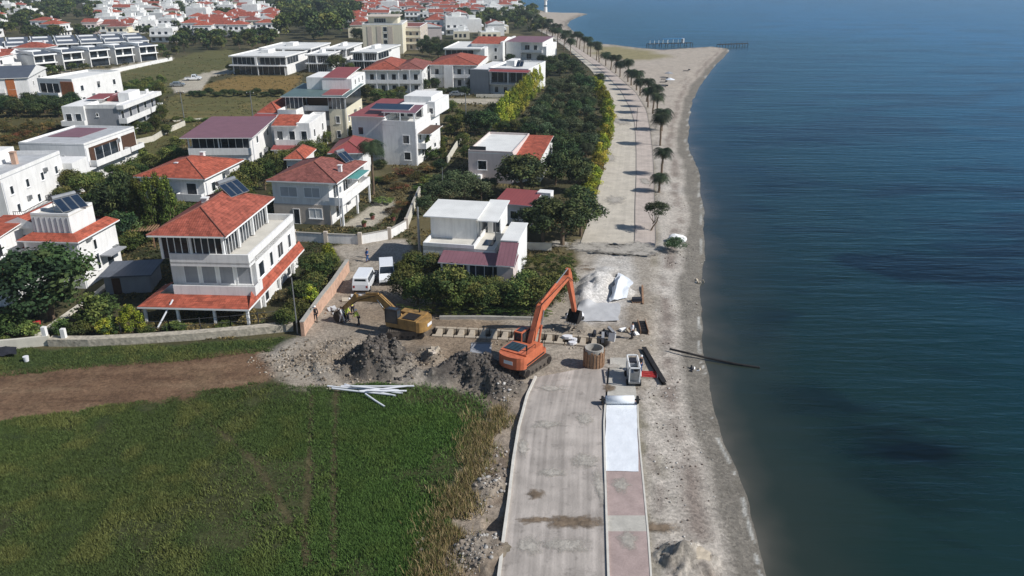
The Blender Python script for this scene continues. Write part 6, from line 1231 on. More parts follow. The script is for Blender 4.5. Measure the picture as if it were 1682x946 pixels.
# rocks and rubble: one mesh of many small stones per spread
def rocks(name, label, spots, n, smin, smax, col, seed):
    """spots: (px,py,radius)"""
    rs = np.random.RandomState(seed); ico = bmesh.new(); bmesh.ops.create_icosphere(ico, subdivisions=1, radius=1); bv = np.array([v.co for v in ico.verts]); bf = np.array([[v.index for v in f.verts] for f in ico.faces]); ico.free()
    Vs = []; Fs = []; Cs = []; k = 0; tot = sum(s[2] ** 2 for s in spots)
    for px, py, r in spots:
        c = P(px, py)
        for i in range(int(n * r * r / tot) + 1):
            a = rs.rand() * 6.28; d = r * rs.rand() ** .6; x, y = c.x + math.cos(a) * d, c.y + math.sin(a) * d; s = smin + (smax - smin) * rs.rand() ** 3
            zz = ground_z(x, y); v = bv * (.6 + .7 * rs.rand(len(bv), 1)) * s * np.array([1, .7 + .6 * rs.rand(), .6 + .3 * rs.rand()]); t = rs.rand() * 6.28
            v = v @ np.array([[math.cos(t), math.sin(t), 0], [-math.sin(t), math.cos(t), 0], [0, 0, 1]]); Vs.append(v + [x, y, zz + s * .2]); Fs.append(bf + k); k += len(bv)
            Cs.append(np.repeat([np.array(lin(col[rs.randint(len(col))])) * (.75 + .5 * rs.rand())], len(bv), 0))
    me = np_mesh(name, np.concatenate(Vs), np.concatenate(Fs), [M['rock']], np.concatenate(Cs), smooth=False)
    o = bpy.data.objects.new(name, me); COL.objects.link(o); tag(o, label, 'stones', kind='stuff'); return o
# look-up of the terrain height on the fan grid
def ground_z(x, y):
    zc = y * math.cos(PITCH) + CAMH * math.sin(PITCH); py = 473 - FPX * ((-CAMH) * math.cos(PITCH) + y * math.sin(PITCH)) / zc; px = 841 + FPX * x / zc
    j = min(len(pxs) - 2, max(0, int(np.searchsorted(pxs, px)) - 1)); i = min(len(pys) - 2, max(0, int(np.searchsorted(-pys, -py)) - 1))
    fi = (pys[i] - py) / max(1e-6, pys[i] - pys[i + 1]); fj = (px - pxs[j]) / (pxs[j + 1] - pxs[j])
    return float((GZ[i, j] * (1 - fj) + GZ[i, j + 1] * fj) * (1 - fi) + (GZ[i + 1, j] * (1 - fj) + GZ[i + 1, j + 1] * fj) * fi)
M['rock'] = mat('stones', (150, 142, 130), .95, .2, 5, attr='Col')
rocks('rubble', 'pale broken stones and clods spread over the excavated ground', [(520, 590, 4), (560, 585, 4), (480, 600, 3), (690, 600, 3), (560, 615, 3), (440, 592, 2), (830, 560, 2), (915, 545, 2), (610, 625, 2), (720, 590, 1.6), (950, 560, 2)], 2200, .03, .16, [(146, 134, 118), (126, 114, 98), (166, 156, 142), (104, 92, 78)], 1)
rocks('mud_clods', 'dark wet clods of excavated mud in two heaps', [(612, 600, 2.8), (645, 602, 3.0), (585, 606, 2), (770, 606, 2.6), (800, 624, 3.0), (828, 636, 1.6)], 1800, .04, .22, [(84, 80, 76), (66, 62, 60), (104, 98, 92)], 2)
rocks('roadside_stones', 'broken stones and concrete along the roadside ditch', [(805, 800, 1.4), (815, 780, 1.2), (790, 900, 1.6), (830, 650, 1.2), (815, 700, 1), (690, 900, .8), (780, 830, 1.2), (812, 740, 1), (760, 925, 1.4)], 700, .03, .18, [(176, 172, 166), (150, 140, 128), (120, 110, 100)], 3)
rocks('beach_stones', 'scattered pebbles and debris on the beach', [(1080, 560, 1.6), (1090, 640, 3.0), (1105, 700, 3.0), (1115, 800, 2.6), (1120, 880, 2), (1100, 915, 1.6), (1110, 500, 3), (1120, 420, 4), (1140, 600, 1), (1090, 330, 4), (1128, 740, 2), (1095, 760, 2)], 900, .02, .11, [(170, 164, 154), (120, 108, 98), (96, 84, 76), (190, 186, 180)], 4)
# ---------------------------------------------------------------- machines
def excavator(name, label, x, y, yaw, paint, swing=0.0, boom=((1.0, 1.9), (2.6, 5.2), (7.0, 7.4)), stick_end=(9.2, 1.6), glass_roof='blueglass'):
    """parts: two tracks, undercarriage, body, counterweight, cab, boom, stick, bucket, cylinders. local +X is forwards"""
    t = thing(name, label, 'excavator', (x, y, 0), yaw)
    for sgn in (-1, 1):
        m = MB(); y0, y1 = sgn * 1.25 - .3, sgn * 1.25 + .3; prof = [(-2.1, .45), (-1.85, .12), (1.85, .12), (2.1, .45), (1.95, .85), (1.6, .95), (-1.6, .95), (-1.95, .85)]
        n = len(prof)
        m.face([(p[0], y0, p[1]) for p in prof], 0); m.face([(p[0], y1, p[1]) for p in prof][::-1], 0)
        for i in range(n):
            a, b = prof[i], prof[(i + 1) % n]; m.face([(a[0], y0, a[1]), (a[0], y1, a[1]), (b[0], y1, b[1]), (b[0], y0, b[1])], 0)
        for i in range(18): c = -1.7 + i * .2; m.box(c, c + .1, y0 - .02, y1 + .02, .951, 1.0); m.box(c, c + .1, y0 - .02, y1 + .02, .06, .119)
        tr = m.build('track', M['track'], t)
        w_ = MB()
        for c in (-1.65, 1.65): w_.tube([(c, y0 - .04, .5), (c, y1 + .04, .5)], .34, 14)
        for c in (-.9, -.3, .3, .9): w_.tube([(c, y0 - .03, .32), (c, y1 + .03, .32)], .15, 10)
        w_.build('wheel', M['darkmetal'], tr)
    MB().box(-1.3, 1.3, -.93, .93, .35, .85).build('undercarriage', M['darkmetal'], t)
    MB().tube([(0, 0, .85), (0, 0, 1.15)], .75, 18).build('turntable', M['darkmetal'], t)
    u = bpy.data.objects.new('upper_body', None)
    Ms = Matrix.Rotation(swing, 4, 'Z')
    def bld(m, nm, mt, par=None): m.v = [tuple(Ms @ Vector(v)) for v in m.v]; return m.build(nm, mt, par or t)
    pm = M[paint]
    m = MB(); m.prism([(-2.0, -1.35), (1.5, -1.35), (1.7, -1.1), (1.7, 1.35), (-2.0, 1.35)], 1.15, 1.6, 0); m.prism([(-2.0, -1.35), (.9, -1.35), (.9, -.45), (-2.0, -.45)], 1.603, 2.35); m.prism([(-2, -.447), (.2, -.447), (.2, 1.35), (-2, 1.35)], 1.603, 2.3)
    body = bld(m, 'body', pm)
    bld(MB().box(-1.7, -.2, -.36, 1.2, 2.303, 2.36), 'engine_cover', M['blueglass' if paint == 'orange' else 'darkmetal'], body)
    m = MB(); 
    for i in range(6): m.box(-1.65 + i * .24, -1.6 + i * .24, -.3, 1.14, 2.361, 2.40)
    bld(m, 'grille', M['darkmetal'], body)
    m = MB(); arc = [(-2.003, -1.4), (-2.003, 1.4)] + [(-2.003 - .85 * math.cos(a), 1.4 * math.sin(a)) for a in np.linspace(R(68), R(-68), 9)]; m.prism(arc, 1.05, 2.2); bld(m, 'counterweight', pm)
    m = MB(); m.prism([(-2.86, -.5), (-2.86, .5), (-2.80, .5), (-2.80, -.5)], 1.75, 2.0)
    # cab with pillars and glass
    m = MB(); cx0, cx1, cy0, cy1 = .25, 1.75, .5, 1.35
    for (a, b) in ((cx0, cy0), (cx1 - .08, cy0), (cx0, cy1 - .08), (cx1 - .08, cy1 - .08)): m.box(a, a + .08, b, b + .08, 1.603, 3.05)
    m.box(cx0, cx1, cy0, cy1, 3.053, 3.15); cab = bld(m, 'cab', pm if paint == 'orange' else M['darkmetal'])
    bld(MB().box(cx0 + .04, cx1 - .02, cy0 + .04, cy1 - .04, 1.61, 3.05), 'cab_glass', M['glass'], cab)
    bld(MB().box(cx0 + .2, cx1 - .3, cy0 + .15, cy1 - .15, 3.153, 3.18), 'roof_hatch', M['glass'], cab)
    # boom: box beam through three points in the xz plane
    def beam(pts, hw, hs, nm, mt, yc=0.0, par=None):
        m = MB(); n = len(pts); top = []; bot = []
        for i, (px, pz) in enumerate(pts):
            a = Vector(pts[max(0, i - 1)]); b = Vector(pts[min(n - 1, i + 1)]); d = (b - a).normalized(); nn = Vector((-d.y, d.x)); top.append((px + nn.x * hs[i], pz + nn.y * hs[i])); bot.append((px - nn.x * hs[i], pz - nn.y * hs[i]))
        for i in range(n - 1):
            A, B, Cc, D = bot[i], bot[i + 1], top[i + 1], top[i]
            for yy, rev in ((yc - hw, False), (yc + hw, True)):
                f = [(q[0], yy, q[1]) for q in (A, B, Cc, D)]; m.face(f[::-1] if rev else f)
            m.face([(D[0], yc - hw, D[1]), (Cc[0], yc - hw, Cc[1]), (Cc[0], yc + hw, Cc[1]), (D[0], yc + hw, D[1])]); m.face([(A[0], yc + hw, A[1]), (B[0], yc + hw, B[1]), (B[0], yc - hw, B[1]), (A[0], yc - hw, A[1])])
        for k in (0, -1): A, D = bot[k], top[k]; f = [(A[0], yc - hw, A[1]), (D[0], yc - hw, D[1]), (D[0], yc + hw, D[1]), (A[0], yc + hw, A[1])]; m.face(f if k == 0 else f[::-1])
        return bld(m, nm, mt, par)
    b0, b1, b2 = boom; mid = ((b0[0] + b1[0]) / 2, (b0[1] + b1[1]) / 2)
    beam([b0, mid, b1, ((b1[0] + b2[0]) / 2, (b1[1] + b2[1]) / 2 + .12), b2], .24, [.24, .38, .46, .34, .2], 'boom', pm, -.1)
    s0 = (b2[0] + (b2[0] - stick_end[0]) * .18 + .1, b2[1] + .75); beam([s0, b2, stick_end], .2, [.15, .34, .16], 'stick', pm, -.1)
    cyl = MB(); cyl2 = MB()
    for yy in (-.45, .25): p0, p1 = Vector((1.6, yy, 1.5)), Vector((b1[0] + .1, yy, b1[1] - .1)); cyl.tube([p0, p0.lerp(p1, .6)], .11, 8); cyl2.tube([p0.lerp(p1, .6), p1], .06, 8)
    p0, p1 = Vector((b1[0] + .1, -.1, b1[1] + .5)), Vector((s0[0], -.1, s0[1])); cyl.tube([p0, p0.lerp(p1, .55)], .11, 8); cyl2.tube([p0.lerp(p1, .55), p1], .06, 8)
    c = bld(cyl, 'hydraulic_cylinder', pm); bld(cyl2, 'piston_rod', M['metal'], c)
    hz = MB()
    for yy in (-.42, .2): hz.tube([(b0[0] + .3, yy, b0[1] + .5), (mid[0] - .3, yy, mid[1] + .55), (b1[0] - .3, yy, b1[1] + .55), (b2[0] - .6, yy, b2[1] + .1), (b2[0] + .3, yy, b2[1] - .6)], .035, 5)
    bld(hz, 'hose', M['rubber'])
    bld(MB().box(-2.868, -2.858, -.45, .45, 1.5, 1.85), 'plate', M['cwhite']); bld(MB().box(-2.0, 1.2, -1.362, -1.353, 1.25, 1.42), 'stripe', M['darkmetal'])
    # bucket: curved shell with teeth
    ex, ez = stick_end; prof = [(ex + .12, ez + .1), (ex + .5, ez - .1), (ex + .62, ez - .6), (ex + .4, ez - 1.05), (ex - .1, ez - 1.25), (ex - .65, ez - 1.1)]
    m = MB()
    for i in range(len(prof) - 1): a, b = prof[i], prof[i + 1]; m.face([(a[0], -.7, a[1]), (b[0], -.7, b[1]), (b[0], .5, b[1]), (a[0], .5, a[1])]); m.face([(a[0] - .04, .5, a[1] + .04), (b[0] - .04, .5, b[1] + .04), (b[0] - .04, -.7, b[1] + .04), (a[0] - .04, -.7, a[1] + .04)])
    for yy in (-.7, .5): m.face([(p[0], yy, p[1]) for p in prof]); m.face([(p[0], yy + .03, p[1]) for p in prof][::-1])
    bk = bld(m, 'bucket', M['darkmetal']); tt = MB()
    for i in range(5): yy = -.66 + i * .27; tt.box(ex - .9, ex - .6, yy, yy + .1, ez - 1.13, ez - 1.06)
    bld(tt, 'tooth', M['metal'], bk)
    # handrails, exhaust, mirror
    m = MB(); m.tube([(1.5, -1.2, 1.6), (1.5, -1.2, 2.3), (.9, -1.2, 2.5), (.9, -1.2, 2.3)], .03, 6); m.tube([(-.3, -1.25, 2.35), (-.3, -1.25, 2.75), (-1.8, -1.25, 2.75), (-1.8, -1.25, 2.35)], .03, 6); bld(m, 'handrail', M['rubber'])
    bld(MB().tube([(-1.2, -.9, 2.3), (-1.2, -.9, 2.85)], .08, 10), 'exhaust', M['darkmetal'])
    return t
b = P(862, 602); excavator('excavator', 'orange tracked excavator with raised boom at the head of the dusty road', b.x, b.y, R(52), 'orange', R(6), boom=((.7, 1.8), (2.5, 4.9), (7.9, 6.4)), stick_end=(9.4, 2.1))
b = P(668, 548); excavator('excavator', 'yellow tracked excavator reaching into the lane by the two white vans', b.x, b.y, R(181), 'yellow', R(-24), boom=((.7, 1.8), (3.2, 3.6), (6.4, 2.9)), stick_end=(8.4, 1.2)).scale = (.93, .93, .93)

# ---------------------------------------------------------------- road vehicles
def vehicle(name, label, cat, x, y, yaw, kind='van', paint='carwhite'):
    t = thing(name, label, cat, (x, y, 0), yaw)
    if kind == 'van': L_n, Wd, prof = 4.8, 1.85, [(-2.4, .45), (-2.4, 1.1), (-2.25, 1.85), (-2.1, 1.98), (.9, 1.98), (1.5, 1.2), (2.25, 1.0), (2.4, .8), (2.4, .4)]; wins_ = [(-2.0, -1.0), (-.9, .1), (.2, 1.0)]; wz = (1.2, 1.78); ws = ((.98, 1.9), (1.46, 1.26))
    elif kind == 'pickup': L_n, Wd, prof = 5.0, 1.85, [(-2.5, .5), (-2.5, 1.05), (-.5, 1.05), (-.35, 1.85), (.8, 1.88), (1.35, 1.2), (2.3, 1.05), (2.5, .85), (2.5, .45)]; wins_ = [(-.2, .4), (.5, .95)]; wz = (1.2, 1.7); ws = ((.86, 1.82), (1.3, 1.26))
    else: L_n, Wd, prof = 4.3, 1.75, [(-2.15, .4), (-2.15, .95), (-1.7, 1.05), (-1.2, 1.42), (.4, 1.45), (1.05, 1.0), (1.95, .85), (2.15, .65), (2.15, .35)]; wins_ = [(-1.1, -.3), (-.2, .5)]; wz = (1.0, 1.34); ws = ((.45, 1.4), (1.0, 1.04))
    m = MB(); n = len(prof); y0, y1 = -Wd / 2, Wd / 2
    def yy(z, s): return s * (Wd / 2 - max(0, z - 1.0) * .14)
    m.face([(p[0], yy(p[1], -1), p[1]) for p in prof][::-1]); m.face([(p[0], yy(p[1], 1), p[1]) for p in prof])
    for i in range(n): a, b = prof[i], prof[(i + 1) % n]; m.face([(a[0], yy(a[1], -1), a[1]), (b[0], yy(b[1], -1), b[1]), (b[0], yy(b[1], 1), b[1]), (a[0], yy(a[1], 1), a[1])])
    bd = m.build('body', M[paint], t)
    for s in (-1, 1):
        for a, b in wins_:
            z0, z1 = wz; g = MB(); f = [(a, yy(z0, s) + s * .012, z0), (b, yy(z0, s) + s * .012, z0), (b - (.25 if b == wins_[-1][1] else 0), yy(z1, s) + s * .012, z1), (a, yy(z1, s) + s * .012, z1)]; g.face(f if s < 0 else f[::-1]); g.build('side_window', M['glass'], t)
        for cx in (-L_n / 2 + .85, L_n / 2 - .85):
            w_ = MB().tube([(cx, s * (Wd / 2 - .2), .33), (cx, s * (Wd / 2 + .03), .33)], .33, 16).build('wheel', M['rubber'], t); MB().tube([(cx, s * (Wd / 2 + .031), .33), (cx, s * (Wd / 2 + .045), .33)], .19, 12).build('rim', M['metal'], w_)
        MB().box(L_n / 2 - .06, L_n / 2 + .012, s * (Wd / 2 - .42) - .17, s * (Wd / 2 - .42) + .17, .68, .82).build('headlight', M['lamp'], t)
        MB().box(-L_n / 2 - .012, -L_n / 2 + .03, s * (Wd / 2 - .2) - .1, s * (Wd / 2 - .2) + .1, .75, 1.0).build('tail_light', M['redlamp'], t)
        MB().box(1.0, 1.15, s * (Wd / 2 + .02) - .1, s * (Wd / 2 + .02) + .1, 1.12, 1.3).build('mirror', M['rubber'], t)
    (ax, az), (bx, bz) = ws; g = MB(); e = .02; g.face([(ax + e, yy(az, -1) + .1, az + e), (bx + e, yy(bz, -1) + .08, bz + e), (bx + e, yy(bz, 1) - .08, bz + e), (ax + e, yy(az, 1) - .1, az + e)]); g.build('windscreen', M['glass'], t)
    if kind != 'car':
        rx = -2.33 if kind == 'van' else -.42; g = MB(); g.face([(rx - .03, .7, 1.25), (rx - .03, -.7, 1.25), (rx + .08 - .03, -.62, 1.75), (rx + .08 - .03, .62, 1.75)]); g.build('rear_window', M['glass'], t)
    MB().box(L_n / 2 - .02, L_n / 2 + .06, -Wd / 2 + .08, Wd / 2 - .08, .38, .55).build('bumper', M['rubber'], t)
    if kind == 'pickup': MB().box(-2.4, -.6, -.75, .75, 1.051, 1.06).build('load_bed', M['rubber'], t)
    return t
b = P(636, 458); vehicle('minivan', 'white minivan facing the trench, right of the other van', 'van', b.x, b.y, R(-80), 'van')
b = P(600, 470); vehicle('minivan', 'white van with dark rear window behind the yellow digger bucket', 'van', b.x, b.y, R(88), 'van')
b = P(318, 132); vehicle('pickup_truck', 'white pickup parked on the pale lane beside the green field', 'pickup', b.x, b.y, R(12), 'pickup')
b = P(292, 142); vehicle('parked_car', 'pale car below the pickup on the lane', 'car', b.x, b.y, R(15), 'car', 'carsilver')
b = P(560, 128); vehicle('parked_car', 'dark car beside the round tree of the modern villas', 'car', b.x, b.y, R(3), 'car', 'cardark')
b = P(576, 127); vehicle('parked_car', 'black car right of the other dark car by the round tree', 'car', b.x, b.y, R(5), 'car', 'cardark')
b = P(750, 158); vehicle('parked_car', 'silver car on the forecourt of the broad red-roofed house', 'car', b.x, b.y, R(2), 'car', 'carsilver')

# ---------------------------------------------------------------- construction site pieces
c = P(975, 601)     # concrete manhole ring shuttered with planks
t = thing('manhole_ring', 'round concrete manhole shaft shuttered with upright brown planks', 'manhole shaft', (c.x, c.y, 0))
m = MB(); n = 24; ro, ri, hh = .86, .74, 1.9
for i in range(n):
    a, b = 2 * math.pi * i / n, 2 * math.pi * (i + 1) / n; q = lambda r, a, z: (r * math.cos(a), r * math.sin(a), z)
    m.face([q(ro, a, 0), q(ro, b, 0), q(ro, b, hh), q(ro, a, hh)]); m.face([q(ri, b, .2), q(ri, a, .2), q(ri, a, hh), q(ri, b, hh)]); m.face([q(ro, a, hh), q(ro, b, hh), q(ri, b, hh), q(ri, a, hh)]); m.face([q(ri, a, .2), q(ri, b, .2), (0, 0, .2)])
m.build('ring', M['concrete'], t)
for i in range(20):
    a = 2 * math.pi * i / 20; Mx = Matrix.Rotation(a, 4, 'Z') @ Matrix.Translation((.94, 0, 0)); MB().box(-.04, .04, -.11, .11, .02, 1.62 + .12 * math.sin(i * 2.3), 0, Mx).build('plank', M['plank'], t)
# trench blocks: struts that leave a row of dark openings
wt = [Vector((*p, 0)) for p in w_t]
def along(pts, n):
    d = [0]
    for a, b in zip(pts[:-1], pts[1:]): d.append(d[-1] + (b - a).length)
    out = []
    for k in range(n):
        s_ = d[-1] * (k + .5) / n; i = max(0, np.searchsorted(d, s_) - 1); out.append((pts[i].lerp(pts[i + 1], (s_ - d[i]) / (d[i + 1] - d[i])), math.atan2(pts[i + 1].y - pts[i].y, pts[i + 1].x - pts[i].x)))
    return out
first = None
for i, (p, a) in enumerate(along(wt, 15)):
    if i in (8,): continue
    lab = f"pale concrete strut across the trench, {orl(i if i < 8 else i - 1)}"
    if first is None:
        first = MB().box(-.24, .24, -.9, .9, -1.6, .06).box(-.5, .5, -1.15, -.75, -1.4, .12).box(-.5, .5, .75, 1.1, -1.4, .12).build('trench_strut', M['block']); tag(first, lab, 'concrete strut', 'struts across the trench'); o = first
    else: o = first.copy(); COL.objects.link(o); o['label'] = lab
    o.location = (p.x, p.y, 0); o.rotation_euler = (0, 0, a)
# white pipes on the grass
pp = [((538, 634), (662, 646)), ((560, 634), (680, 634)), ((566, 631), (650, 650)), ((590, 642), (668, 634)), ((545, 637), (640, 648)), ((600, 646), (632, 668)), ((578, 633), (655, 641)), ((604, 640), (668, 642))]
wh = ['longest, pointing far left', 'reaching furthest right', 'with raised left end', 'crossing over the others', 'lying at the front', 'lying apart, pointing to the camera', 'in the middle of the bundle', 'short and far right']
for i, ((a, b), w_) in enumerate(zip(pp, wh)):
    A, B = P(*a, .15 + .06 * i), P(*b, .12 + .05 * ((i * 3) % 5)); A.z = .15 + .05 * i; B.z = .12 + .05 * ((i * 3) % 5)
    m = MB().tube([A, A.lerp(B, .5) + Vector((0, 0, -.03)), B], .085, 10, 0, False); tag(m.build('plastic_pipe', M['pipe'], smooth=True), f'white plastic pipe on the grass, {w_}', 'pipe', 'white pipes on the grass')
# cloth sheets
def cloth(name, label, quad, z, mt, nx=20, ny=20, amp=.05, cat='sheet', hump=None, seed=0):
    q = [P(*c) for c in quad]; V = []; F = []
    for j in range(ny + 1):
        for i in range(nx + 1):
            u, v = i / nx, j / ny; p = q[0].lerp(q[1], u).lerp(q[3].lerp(q[2], u), v); e = (float(noise2(p.x, p.y, .9, seed)) - .5) * (.06 if amp < .015 else .3) * (1 if 0 < amp else 0)
            zz = z + amp * float(fbm(p.x, p.y, .8, seed + 3, 3)) * 2 + (hump(u, v) if hump else 0); V.append((p.x + e * (i in (0, nx)), p.y + e * (j in (0, ny)), zz + max(0, ground_z(p.x, p.y))))
    for j in range(ny):
        for i in range(nx): k = j * (nx + 1) + i; F.append((k, k + 1, k + nx + 2, k + nx + 1))
    me = bpy.data.meshes.new(name); me.from_pydata(V, [], F); me.materials.append(mt); me.polygons.foreach_set('use_smooth', [True] * len(F)); o = bpy.data.objects.new(name, me); COL.objects.link(o)
    return tag(o, label, cat)
cloth('geotextile_sheet', 'bright white sheet laid flat over the near promenade', ((992.5, 777), (1049, 778), (1045.5, 664), (996, 664)), .19, M['tarp'], amp=.012, seed=1)
cloth('geotextile_sheet', 'pale grey sheet spread on the ground behind the manhole shaft', ((948, 530), (1016, 528), (1018, 498), (950, 500)), .03, M['sheet'], amp=.05, seed=2)
cloth('tarpaulin', 'crumpled white tarpaulin over a mound beside the pale sheet', ((1000, 499), (1028, 492), (1040, 464), (1016, 450)), .05, M['tarp'], amp=.12, hump=lambda u, v: 1.0 * math.exp(-((u - .3) / .22) ** 2) * math.sin(math.pi * min(1, v + .05)), seed=3)
# fabric roll on a bar across the promenade
a, b = P(985, 657, .55), P(1052, 657, .55); b.y = a.y
t = thing('fabric_roll', 'white fabric roll on a dark axle across the promenade', 'fabric roll', ((a.x + b.x) / 2, a.y, .17)); hw = (b.x - a.x) / 2
MB().tube([(-hw * .72, 0, .42), (hw * .68, 0, .42)], .34, 18).build('roll', M['tarp'], t, True); MB().tube([(-hw, 0, .42), (hw, 0, .42)], .06, 8).build('axle', M['darkmetal'], t)
for s_ in (-.86, .86): MB().tube([(s_ * hw - .08, 0, .4), (s_ * hw + .08, 0, .4)], .34, 14).build('wheel', M['rubber'], t)
MB().tube([(-hw * .86, 0, .42), (-hw * .9, -1.0, .1)], .04, 6).build('handle', M['darkmetal'], t)
# paving machine / site trailer with open load box
c = P(1041, 636); t = thing('site_trailer', 'narrow white-framed site trailer beside the shaded promenade', 'trailer', (c.x, c.y, 0), R(-2))
MB().box(-.5, .5, -.2, 2.4, .45, .6).build('deck', M['metal'], t)
m = MB(); [m.box(a, a + .09, b_, b_ + .09, .6, 2.0) for a in (-.5, .41) for b_ in (-.2, 1.0, 2.31)]; m.box(-.5, .5, -.2, -.11, 1.9, 2.0).box(-.5, .5, 2.31, 2.4, 1.9, 2.0).box(-.5, -.41, -.1, 2.3, 1.9, 2.0).box(.41, .5, -.1, 2.3, 1.9, 2.0); m.build('frame', M['white2'], t)
MB().box(-.38, .38, .0, .9, .603, 1.4).build('engine_box', M['metal'], t); MB().box(-.38, .38, 1.1, 2.2, .603, 1.75).build('tank', M['greywall'], t); MB().box(-.3, .3, 1.2, 2.0, 1.753, 1.9).build('lid', M['cdark'], t)
MB().tube([(.2, .45, 1.4), (.2, .45, 1.7)], .22, 10).build('drum', M['rubber'], t)
for sx in (-.56, .56):
    for sy in (.3, 1.9): MB().tube([(sx - .08, sy, .3), (sx + .08, sy, .3)], .3, 14).build('wheel', M['rubber'], t)
cloth('dark_tarp', 'dark blue tarp in the weeds at the left edge below the garden wall', ((-20, 588), (26, 588), (30, 576), (-10, 574)), .15, M['cdark'], amp=.2, seed=6)
c = P(44, 594); tag(MB().tube([(0, 0, 0), (0, 0, .5)], [.2, .26], 14).build('bucket', M['cwhite']), 'small white bucket lying in the grass at lower left', 'bucket').location = (c.x, c.y, 0.05)
# red barrier mesh beside the steel beam
c = P(1066, 616); t = thing('barrier', 'red plastic barrier mesh lying beside the steel beam', 'barrier', (c.x, c.y, .05), R(-8)); m = MB()
for i in range(6): m.box(-.7, .7, -.5 + i * .19, -.42 + i * .19, 0, .05 + .02 * (i % 2))
m.build('mesh_panel', M['red'], t); MB().box(-.75, -.68, -.55, .6, 0, .1).box(.7, .77, -.55, .6, 0, .1).build('end_bar', M['white2'], t)
def beam_px(name, label, a, b, w_, hgt, mt, cat):
    A, B = P(*a), P(*b); L_n = (B - A).length; t = MB().box(-L_n / 2, L_n / 2, -w_ / 2, w_ / 2, 0, .04).box(-L_n / 2, L_n / 2, -w_ * .12, w_ * .12, .041, hgt - .041).box(-L_n / 2, L_n / 2, -w_ / 2, w_ / 2, hgt - .04, hgt).build(name, M[mt]); t.location = (A + B) / 2; t.rotation_euler = (0, 0, math.atan2(B.y - A.y, B.x - A.x)); return tag(t, label, cat)
beam_px('steel_beam', 'dark rusty steel beam lying diagonally on the beach edge', (1057, 574), (1091, 632), .42, .3, 'darkmetal', 'beam')
A = [P(1100, 573, .1), P(1130, 580, .1), P(1162, 588, -.2), P(1205, 597, -.3), P(1248, 604, -.38)]; tag(MB().tube(A, .11, 8).build('sea_hose', M['darkmetal']), 'long dark hose running from the beach into the sea', 'hose')
beam_px('timber_board', 'upright-looking plank lying on the beach edge near the tarpaulin', (1055, 470), (1056, 500), .2, .15, 'plank', 'plank')
# dark gratings in the promenade trench
c = P(1056, 540); t = thing('shoring_panel', 'dark ribbed shoring panel standing in the promenade trench', 'panel', (c.x, c.y, 0), R(88)); m = MB()
for i in range(7): m.box(-1.2 + i * .38, -1.0 + i * .38, -.35, .35, 0, .3)
m.build('ribs', M['darkmetal'], t); MB().box(-1.3, 1.5, -.4, -.34, 0, .45).box(-1.3, 1.5, .34, .4, 0, .45).build('frame', M['plank'], t)
c = P(1046, 496); t = thing('pallet', 'small wooden pallet with dark load by the tarpaulin', 'pallet', (c.x, c.y, 0), R(3)); m = MB()
for i in range(5): m.box(-.6 + i * .26, -.42 + i * .26, -.4, .4, .1, .14)
m.build('slats', M['plank'], t); MB().box(-.5, .5, -.3, .3, .142, .5).build('load', M['cdark'], t)
# debris heap by the orange machine's bucket and by the shaft
def heap(name, label, px, py, n, r, mts, seed, smax=.5, cat='debris'):
    rs = random.Random(seed); c = P(px, py); t = thing(name, label, cat, (c.x, c.y, ground_z(c.x, c.y)))
    for i in range(n):
        a = rs.uniform(0, 6.28); d = r * rs.random() ** .6; s = rs.uniform(.12, smax); Mx = Matrix.Translation((math.cos(a) * d, math.sin(a) * d, s * .4)) @ Matrix.Rotation(rs.uniform(0, 6), 4, (rs.random(), rs.random(), rs.random() + .2))
        MB().box(-s, s, -s * rs.uniform(.3, .8), s * .5, -s * .25, s * .25, 0, Mx).build('chunk', M[rs.choice(mts)], t)
heap('debris_heap', 'heap of white and dark scrap beside the digger bucket', 948, 524, 12, .9, ['cwhite', 'darkmetal', 'metal', 'cdark'], 1)
heap('debris_heap', 'dark torn plastic and pale scraps behind the manhole shaft', 996, 552, 14, 1.3, ['cdark', 'cdark', 'greywall', 'sheet'], 2, .6)
heap('debris_heap', 'broken pale boards near the shoring panel', 1036, 545, 7, .8, ['block', 'plank', 'white2'], 3, .45)
heap('debris_heap', 'dark lump of broken kerb stones on the excavated ground', 712, 590, 8, .7, ['darkmetal', 'block', 'stoney'], 4, .5)
heap('debris_heap', 'small pale scraps at the water line below the hose', 1140, 602, 6, .6, ['cdark', 'white2', 'block'], 5, .25)
heap('debris_heap', 'pale stones in the shallows opposite the tarpaulin', 1146, 457, 6, .7, ['white2', 'block'], 6, .3)
heap('debris_heap', 'pale planks and scraps in the lane beside the digger arm', 585, 492, 9, 1.6, ['sheet', 'plank', 'block'], 7, .6)
heap('debris_heap', 'scrap pile behind the worker in white', 545, 512, 8, 1.0, ['cdark', 'plank', 'sheet'], 8, .5)
for i, (px, py) in enumerate(((932, 556), (940, 566), (942, 560))):
    c = P(px, py); s = .5 - .1 * i; o = MB().prism([(math.cos(a) * s * (1 + .2 * math.sin(a * 3 + i)), math.sin(a) * s * .7) for a in np.linspace(0, 6.28, 10)[:-1]], 0, .25); tag(o.build('sandbag', M['cwhite']), ['white sack on the trench edge, furthest left', 'white sack nearest the manhole shaft', 'white sack between the two others'][i], 'sack').location = (c.x, c.y, .05)
c = P(790, 575); t = thing('steel_plate', 'blue-grey steel plate leaning over the trench edge', 'steel plate', (c.x, c.y, 0)); MB().box(-1.0, 1.0, -1.4, 1.2, .05, .1).build('plate', M['greywall'], t); MB().box(-1.05, 1.05, 1.2, 1.26, .05, .2).build('edge_bar', M['metal'], t)
